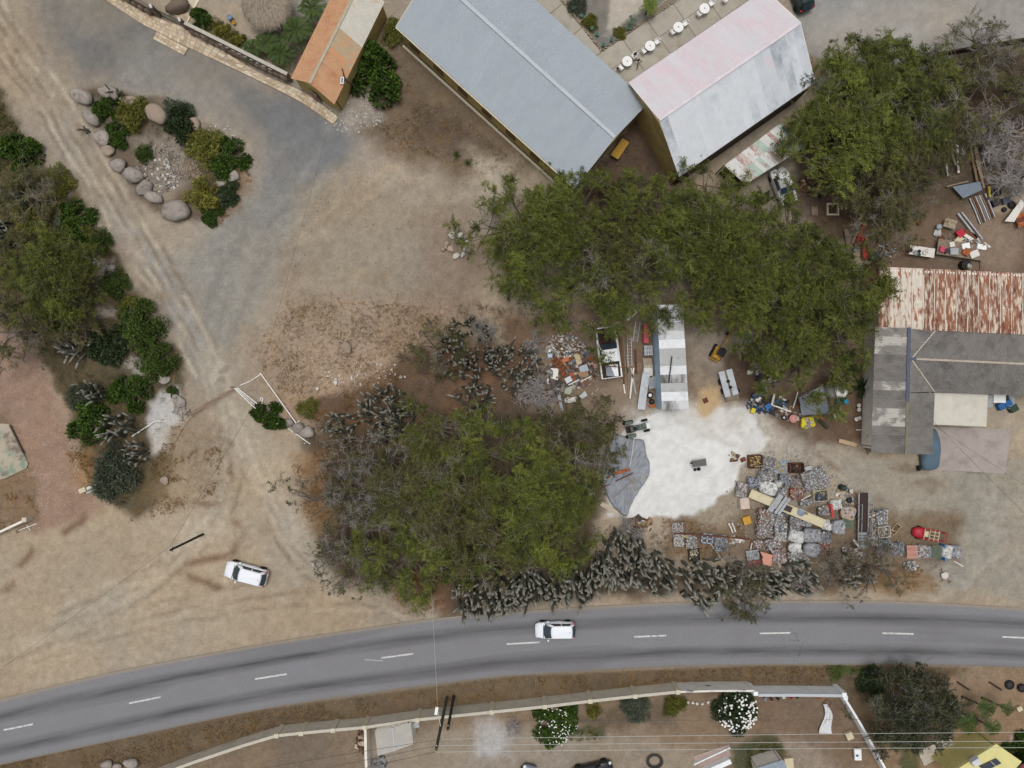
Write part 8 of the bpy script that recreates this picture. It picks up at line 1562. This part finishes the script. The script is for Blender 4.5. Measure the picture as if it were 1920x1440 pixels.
for x in (-.85, -.4, .05, .5, .85): MB().box((x, 0, .1), (.05, .68, .28)).build('shelf_board', M_ruto, cb)
MB().box((0, 0, -.04), (1.7, .7, .03)).build('back', M_woodb, cb)
for i, (a, bq, w, m_, lab) in enumerate((((1045, 728), (1055, 775), .3, M_galv, 'long grey pipe sliding down from the scrap heap'), ((1025, 712), (1043, 754), .16, M_galv, 'thin grey bar beside the long grey pipe'), ((1066, 722), (1086, 712), .12, M_white, 'white metal strip on the scrap heap'), ((1090, 715), (1110, 704), .1, M_white, 'second white strip nearer the pickup'), ((1100, 728), (1116, 712), .08, M_wood, 'thin stick on the right of the heap'), ((1048, 712), (1062, 700), .12, M_rustb, 'rusty bar across the heap'))): plank(a, bq, w, .08, m_, lab, .5, .2)
box_item(1070, 750, 22, 10, .4, .05, M_white, 'white metal rack lying below the scrap heap', 'rack', 'rack'); box_item(1066, 712, 12, 10, .4, .5, M('silver_case', S(190, 192, 196), .5, .1), 'small silver case in the heap', z=.3)
bag(1030, 700, 14, 14, .5, M('moss_cloth', S(66, 74, 40), .9, .2), 'dark green bundle at the left of the scrap heap', 9, .3)
litter(1010, 730, 46, 36, 120, [S(120, 108, 100), S(96, 84, 76), S(140, 128, 118)], 'dead cactus sticks beside the scrap heap', 33, (.3, 1.0), .3)
# ------------------------------------------------------------------ upper right yard
for i in range(9):
    a = (1818 + i * 3.6, 372 - i * 1.2); bq = (1838 + i * 3.4, 420 - i * 1.6); pipe(a, bq, .08, (M_galv, M_wood, M_rustb, M_galv, M_wood)[i % 5], ('first', 'second', 'third', 'fourth', 'fifth', 'sixth', 'seventh', 'eighth', 'ninth')[i] + ' from the left of the bundled pipes in the upper right yard', .12, group='bundled pipes in the upper right yard')
for i, (a, bq, w, m_, lab, z) in enumerate((((1820, 232), (1842, 345), .34, M('timber_tan', S(140, 116, 84), .9, .15), 'long tan timber beam left of the grey tree', .35), ((1812, 240), (1832, 340), .26, M('timber_tan2', S(122, 102, 76), .9, .15), 'second tan timber beside the long beam', .3), ((1830, 300), (1845, 352), .2, M_wood, 'grey timber at the foot of the long beam', .55), ((1808, 180), (1812, 240), .24, M_wood, 'grey post in the trees above the timber stack', .3), ((1780, 275), (1792, 310), .26, M_wood, 'wide grey board left of the timber stack', .3), ((1795, 272), (1797, 324), .2, M_white, 'white board left of the timber stack', .4), ((1790, 255), (1796, 300), .16, M_galv, 'grey slat beside the white board', .35), ((1772, 292), (1777, 330), .14, M_white, 'thin white batten at the far left of the timber', .2), ((1857, 205), (1854, 305), .2, M_white, 'tall white post through the grey tree', .8), ((1862, 260), (1861, 308), .28, M_wood, 'grey post beside the tall white post', .6), ((1775, 350), (1815, 340), .14, M_wood, 'tan plank above the blue sheet', .3), ((1796, 400), (1838, 455), .18, M_galv, 'left grey rail beside the cluttered table', .3), ((1803, 398), (1842, 448), .14, M_galv, 'right grey rail beside the cluttered table', .25), ((1780, 455), (1762, 432), .12, M_wood, 'wooden leg post left of the cluttered table', .3), ((1768, 430), (1762, 458), .5, M_woodb, 'brown plank left of the cluttered table', .2), ((1810, 432), (1832, 446), .4, M_rustb, 'brown box section beside the grey rails', .3), ((1808, 440), (1824, 450), .35, M_white, 'cream panel under the brown box section', .25), ((1880, 245), (1920, 250), .2, M_wood, 'grey plank under the tangled brushwood', .3), ((1895, 340), (1930, 348), .5, M_wood, 'wide grey board at the right edge', .3), ((1900, 352), (1930, 356), .3, M_woodb, 'brown board at the right edge', .25))): plank(a, bq, w, .08, m_, lab, z)
flat([(1786, 350), (1838, 340), (1842, 356), (1806, 372)], .5, .05, M('slate_sheet', S(112, 122, 134), .7, .15, 2), 'blue grey sheet above the bundled pipes'); flat([(1774, 408), (1796, 414), (1790, 430), (1768, 424)], .6, .06, M('stained_board', S(150, 138, 118), .9, .2, 2, col2=S(110, 92, 70), c2=(.5, .6), s2=3), 'square stained board above the cluttered table'); flat([(1884, 415), (1902, 416), (1925, 378), (1915, 374)], .7, .06, M_white, 'pale sheet leaning at the right edge')
for i in range(3): sheet([(1900 + i * 4, 402 + i * 8), (1930, 396 + i * 8), (1930, 404 + i * 8), (1902 + i * 4, 411 + i * 8)], .4 + .1 * i, (M_ruto, M_rustb, M_ruto)[i], ('upper', 'middle', 'lower')[i] + ' rusty corrugated sheet at the right edge', .03, 5)
box_item(1906, 359, 14, 11, .45, .1, M_white, 'white basin among the machines at the right edge', 'basin', 'basin'); box_item(1870, 379, 15, 13, .4, .4, M_blk, 'black toolbox with yellow label beside the tyres', lid=M_dk); box_item(1889, 375, 15, 11, .45, .3, M('grey_machine', S(70, 76, 84), .6, .2), 'dark grey machine beside the black toolbox', 'machine', 'machine'); tyre(1870, 361, .42, 'large black tyre above the toolbox'); tyre(1897, 384, .4, 'black tyre right of the toolbox'); tyre(1915, 327, .46, 'big upright tyre under the brushwood', .1); tyre(1883, 393, .26, 'small dark wheel below the toolbox')
pp = thing('yellow_pump', 'yellow engine pump on the soil beside the bundled pipes', 'pump', tuple(W(1850, 362).xy) + (0,)); MB().bar((0, .6, .3), (.15, -.5, .3), .18, .18).build('frame', M_yellowp, pp); MB().lathe([(.2, .1), (.26, .3), (.24, .5), (.1, .55)], 14, (.35, -.1, 0)).build('motor', M_dk, pp, True); MB().box((.1, -.55, .2), (.3, .3, .3)).build('base', M_dk, pp, bevel=.04)
drum(1762, 425, .3, .5, M_galv, 'grey ball shaped tank left of the stained board', name='tank', cat='tank'); bag(1758, 437, 14, 12, .3, M_bagw, 'white torn sack beside the grey ball tank', 3)
# tables of bric-a-brac
tb = thing('trestle_table', 'narrow white trestle table with pots on it', 'table', tuple(W(1721, 474).xy) + (0,), ang(47, 7)); MB().box((0, 0, .75), (2.6, .95, .05)).build('tabletop', M_white, tb, bevel=.01)
for x in (-1.15, 1.15):
    for y in (-.38, .38): MB().tube([(x, y, -.1), (x, y, .73)], .035, 6).build('leg', M_galv, tb)
for i, (px, py, r, m_, lab) in enumerate(((1708, 469, .2, M_dk, 'dark bowl at the left end of the white trestle table'), (1717, 473, .22, M_galv, 'silver basin in the middle of the white trestle table'), (1724, 471, .17, M_dk, 'dark pot in the middle of the white trestle table'), (1724, 477, .16, M('green_glaze', S(40, 92, 78), .5, .1), 'green pot on the lower edge of the white trestle table'), (1735, 473, .24, M_white, 'white dish at the right end of the white trestle table'), (1702, 467, .11, M('wine_red', S(120, 50, 60), .6, .1), 'small red jar at the left end of the white trestle table'), (1701, 476, .13, M_woodb, 'small brown jar at the left end of the white trestle table'))): bucket(px, py, r, m_, lab, .78, .16)
tb2 = thing('long_bench', 'long low bench heaped with bric-a-brac', 'table', tuple(W(1795, 476).xy) + (0,), ang(80, 12)); MB().box((0, .3, .6), (5.0, 1.6, .05)).build('tabletop', M_wood, tb2)
for x in (-2.3, 0, 2.3):
    for y in (-.4, 1.0): MB().tube([(x, y, -.1), (x, y, .58)], .04, 6).build('leg', M_galv, tb2)
for i, (px, py, w, d, h, m_, lab) in enumerate(((1790, 471, 14, 12, .3, M_galv, 'silver rack in the middle of the heaped bench'), (1812, 461, 14, 10, .3, M_pw, 'white square tub on the heaped bench'), (1828, 476, 16, 12, .25, M_white, 'white folded cloth on the heaped bench'), (1802, 437, 13, 13, .3, M('red_cloth', S(176, 44, 62), .8, .1), 'bright red cushion above the heaped bench'), (1798, 450, 16, 10, .25, M_cream, 'cream box below the red cushion'), (1813, 472, 12, 12, .3, M_ruto, 'round rusty pot on the heaped bench'), (1768, 467, 10, 9, .3, M('rose_plastic', S(184, 70, 96), .6, .1), 'pink plastic bowl at the left end of the heaped bench'), (1838, 462, 9, 9, .3, M_pw, 'small white jug at the right end of the heaped bench'), (1846, 464, 8, 8, .3, M_pw, 'round white tub at the far right of the heaped bench'), (1786, 458, 9, 9, .3, M_white, 'white box at the upper left of the heaped bench'), (1776, 470, 8, 8, .3, M_dk, 'dark pot beside the pink bowl'))): box_item(px, py, w, d, h, .2 * i, m_, lab, z=.63 if py > 455 else .2)
litter(1810, 462, 44, 20, 190, PALE + MIX, 'crockery and oddments on and round the heaped bench', 40, (.08, .28), .75); drum(1813, 496, .5, .7, M_dk, 'big dark pot holding a yellow cloth below the bench', name='cauldron', cat='pot', lid=M_yellowp); bag(1818, 499, 8, 7, .25, M_yellowp, 'small yellow cloth on the dark pot', 4, .7); pipes('red_stake', 'thin red stake at the end of the heaped bench', [((1838, 484, .1), (1838, 505, .1)), ((1838, 505, .1), (1836, 508, .1))], M('stake_red', S(110, 60, 56), .8, .1), 'stake', .04)
plank((1604, 462), (1620, 420), .4, .3, M('red_beam', S(140, 46, 44), .7, .15), 'upper red steel beam left of the trestle table', .3, name='steel_beam', cat='beam'); plank((1622, 486), (1618, 445), .5, .35, M_rd, 'lower red steel beam left of the trestle table', .3, name='steel_beam', cat='beam'); plank((1630, 480), (1622, 446), .16, .3, M('light_red', S(176, 66, 66), .7, .1), 'bright red rail beside the lower red beam', .6, name='steel_rail', cat='rail'); plank((1598, 456), (1612, 418), .3, .1, M_wood, 'grey green plank beside the upper red beam', .2)
bucket(1605, 466, .28, M_galv, 'grey basin with green rag left of the red beams', .2); drum(1641, 480, .3, .8, M('slate_blue_drum', S(66, 80, 96), .6, .15), 'dark blue grey canister right of the red beams', name='canister', cat='canister'); litter(1660, 470, 22, 14, 70, BROWN + GREY, 'small scrap between canister and trestle table', 41, (.1, .4), .25); pipes('pole_shelter', 'thin grey pole frame under the olive tree', [((1622, 442, .6), (1650, 433, .6)), ((1650, 433, .6), (1655, 450, .6)), ((1632, 460, .3), (1657, 450, .3)), ((1650, 433, .6), (1668, 424, .7)), ((1655, 462, .1), (1698, 456, .1))], M_galv, 'frame', .03); drum(1725, 417, .25, .3, M_rustb, 'rust red pot half hidden under the olive tree', name='pot', cat='pot')
fr_ = thing('square_planter', 'square cream frame on the soil beside the white wreck', 'frame', tuple(W(1560, 393).xy) + (0,)); 
for x in (-.55, .55): MB().box((x, 0, .12), (.18, 1.3, .25)).build('side', M_cream, fr_)
for y in (-.56, .56): MB().box((0, y, .13), (.92, .18, .24)).build('side', M_cream, fr_)
flat([(1521, 388), (1533, 387), (1534, 404), (1522, 404)], .15, .1, M_wood, 'grey slab beside the square cream frame'); tyre(1535, 366, .3, 'dark tyre beside the white wreck'); litter(1520, 350, 22, 18, 60, BROWN + [S(60, 56, 54)], 'dark metal parts beside the white wreck', 42, (.1, .4), .3); plank((1590, 385), (1600, 430), .1, .06, M_wood, 'thin pale pole beside the square frame'); plank((1586, 430), (1592, 470), .45, .1, M_wood, 'grey board edge beside the red beams', .2)
# by the carport
for i, (px, py, w, d, h, m_, lab) in enumerate(((1857, 752, 10, 22, .9, M_galv, 'tall grey steel cabinet beside the carport'), (1875, 747, 22, 16, .8, M_pw, 'white sink unit beside the carport'), (1898, 752, 10, 30, .5, M_galv, 'grey shelf at the right of the sink'), (1880, 762, 12, 12, .6, M_blue, 'left blue tub beside the sink'), (1892, 756, 12, 12, .6, M_blue, 'right blue tub beside the sink'), (1903, 766, 14, 12, .6, M('dark_green_box', S(48, 66, 54), .6, .1), 'dark green box right of the blue tubs'))): box_item(px, py, w, d, h, .5 if 'tub' in lab else .0, m_, lab)
# --- bottom yards
for i, (px, py, r, m_, lab) in enumerate(((1436, 1312, .18, M_galv, 'grey pot under the white wall, first from the left'), (1447, 1311, .18, M_rustb, 'brown pot under the white wall, second from the left'), (1459, 1310, .18, M_dk, 'dark pot under the white wall, third from the left'), (1470, 1307, .2, M_white, 'white ringed pot under the white wall, fourth from the left'), (1483, 1308, .17, M_rd, 'red pot under the white wall, fifth from the left'), (1495, 1307, .18, M_dk, 'dark pot under the white wall, nearest the corner'), (1537, 1309, .17, M_ruto, 'orange pot by the corner of the white wall'))): bucket(px, py, r, m_, lab, 0, .3)
sh_ = quadgrid(lambda u_, v_: W(1547 + 16 * (v_ - .5) * (.5 + u_) + 5 * math.sin(u_ * 5) + 6 * u_, 1320 + 56 * u_, .15 + .12 * math.sin(9 * u_ + 4 * v_) + .08 * math.sin(17 * v_ + 3 * u_)), 18, 8); c = Vector(sh_.v[0]); sh_.v = [(x - c.x, y - c.y, z - c.z) for x, y, z in sh_.v]; o = sh_.build('white_sheet', M('white_cloth', S(206, 206, 208), .8, .06, 3, bump=.4), smooth=True, loc=c); sm = o.modifiers.new('t', 'SOLIDIFY'); sm.thickness = .02; tag(o, 'crumpled white sheet lying on the yard', 'sheet'); rg_ = MB(); rg_.tube([(math.cos(a) * .36, math.sin(a) * .36, 0) for a in [i * .3307 for i in range(20)]], .03, 6, False); tag(rg_.build('hoop', M_woodb, loc=W(1552, 1319, .1)), 'thin brown hoop at the top of the white sheet', 'hoop')
box_item(1594, 1381, 12, 13, .5, .4, M_cream, 'cream stool in the yard beside the white wall', 'stool', 'stool'); flat([(1602, 1405), (1615, 1405), (1616, 1426), (1603, 1426)], .4, .25, M_pw, 'white cabinet with blue marks in the yard', 'cabinet', 'cabinet'); flat([(1605, 1415), (1610, 1415), (1610, 1419), (1605, 1419)], .43, .02, M_blue, 'blue square on the white yard cabinet', 'panel', 'panel')
hs_ = thing('grey_kiosk', 'small blue grey roof at the bottom edge of the yard', 'shed', tuple(W(1445, 1440).xy) + (0,)); o_ = Vector(hs_.location); qq = [W(1418, 1440, 2.2) - o_, W(1468, 1424, 2.2) - o_, W(1478, 1446, 2.0) - o_, W(1425, 1470, 2.0) - o_]; slope(qq[3], qq[2], qq[0], qq[1], 4, 4, .03, lambda i, k_: M('kiosk_sheet', S(138, 150, 160), .7, .12) if i == 0 else bpy.data.materials['kiosk_sheet'], hs_); walls([q_ * .9 for q_ in qq], 1.9, M_hw, hs_); box_item(1480, 1432, 16, 18, .5, .1, M_cream, 'cream machine with a round port beside the small roof', 'machine', 'machine')
cl = MB(); 
for i in range(4): cl.tube([(math.cos(a) * (.6 + .08 * i), math.sin(a) * (.55 + .06 * i), .1 + .05 * i) for a in [k_ * .3307 for k_ in range(20)]], .05, 6, False)
tag(cl.build('hose_coil', M_dk, loc=W(1227, 1426)), 'coil of black hose on the yard near the bottom edge', 'hose'); plank((1300, 1432), (1368, 1400), .12, .5, M_wallw, 'low white kerb beside the bottom lawn', .2, name='kerb', cat='kerb'); flat([(1300, 1418), (1366, 1396), (1370, 1418), (1310, 1440)], .06, .1, M('pink_slab', S(164, 144, 136), .9, .15, 1.5, col2=S(130, 106, 100), c2=(.54, .64), s2=3), 'pinkish paved slab by the bottom lawn', 'slab', 'slab')
flat([(1721, 1410), (1782, 1380), (1792, 1404), (1733, 1437)], .12, .1, M('stained_concrete', S(176, 168, 152), .9, .12, 2, col2=S(136, 128, 112), c2=(.54, .66), s2=1.5, stretch=(1, 3, 1)), 'stained concrete platform below the dark tree', 'platform', 'platform'); flat([(1778, 1396), (1788, 1394), (1792, 1404), (1783, 1408)], .4, .25, M_galv, 'grey box on the concrete platform', 'box', 'box'); tyre(1893, 1284, .5, 'old tyre lying by the road near the right edge', -.1); tyre(1916, 1290, .45, 'half tyre at the right edge by the road'); box_item(1913, 1330, 9, 8, .3, .5, M_cream, 'small cream block at the right edge')
sg_ = thing('meter_box', 'small white meter box beside the hut', 'box', tuple(W(778, 1358, 1).xy) + (0,)); MB().box((0, 0, .6), (.8, .45, 1.2), .2).build('body', M_hw, sg_, bevel=.03); MB().box((0, .0, 1.22), (.9, .55, .06), .2).build('lid', M_galv, sg_); litter(680, 1390, 10, 24, 60, BROWN, 'branches heaped beside the hut', 50, (.15, .6), .3); litter(710, 1432, 16, 10, 30, GREY, 'grey scrap below the hut', 51, (.2, .6), .3); plank((684, 1237), (718, 1239), .07, .02, M_wirel, 'straight pale rod lying on the road', .1)
wb_ = thing('post_block', 'cream block and broken white boards at the foot of the verge', 'block', tuple(W(160, 918).xy) + (0,)); MB().box((0, 0, .3), (.7, .5, .6), .4).build('block', M_cream, wb_, bevel=.03); MB().bar((.3, .1, .3), (1.3, .6, .2), .3, .1).build('board', M_white, wb_); MB().bar((.2, -.3, .15), (1.1, -.0, .15), .25, .1).build('board', M_galv, wb_)
litter(590, 1060, 5, 8, 20, PALE, 'white rubbish at the edge of the thicket', 52, (.1, .3), .15); pipes('cactus_guard', 'black bent tube beside the gate shrub', [((470, 768, .3), (478, 765, .6)), ((478, 765, .6), (498, 768, .6)), ((488, 770, .3), (500, 782, .3))], M_dk, 'tube', .06)
mc = thing('satellite_dish_arm', 'black bracket with a small white panel on the orange shed', 'bracket', tuple(W(641, 150, 3.2).xy) + (2.9,)); MB().box((0, 0, .2), (.34, .7, .06), -.1).build('panel', M_pw, mc, bevel=.03); MB().box((0, 0, .24), (.14, .5, .03), -.1).build('screen', M('panel_blue', S(60, 80, 110), .4, .1), mc)
for a, bq in (((0, 1.2, .2), (.3, -.0, .1)), ((.3, 0, .1), (1.3, -.5, .0)), ((.1, .6, .2), (.6, -.2, .1))): MB().bar(a, bq, .09, .09).build('arm', M_blk, mc)
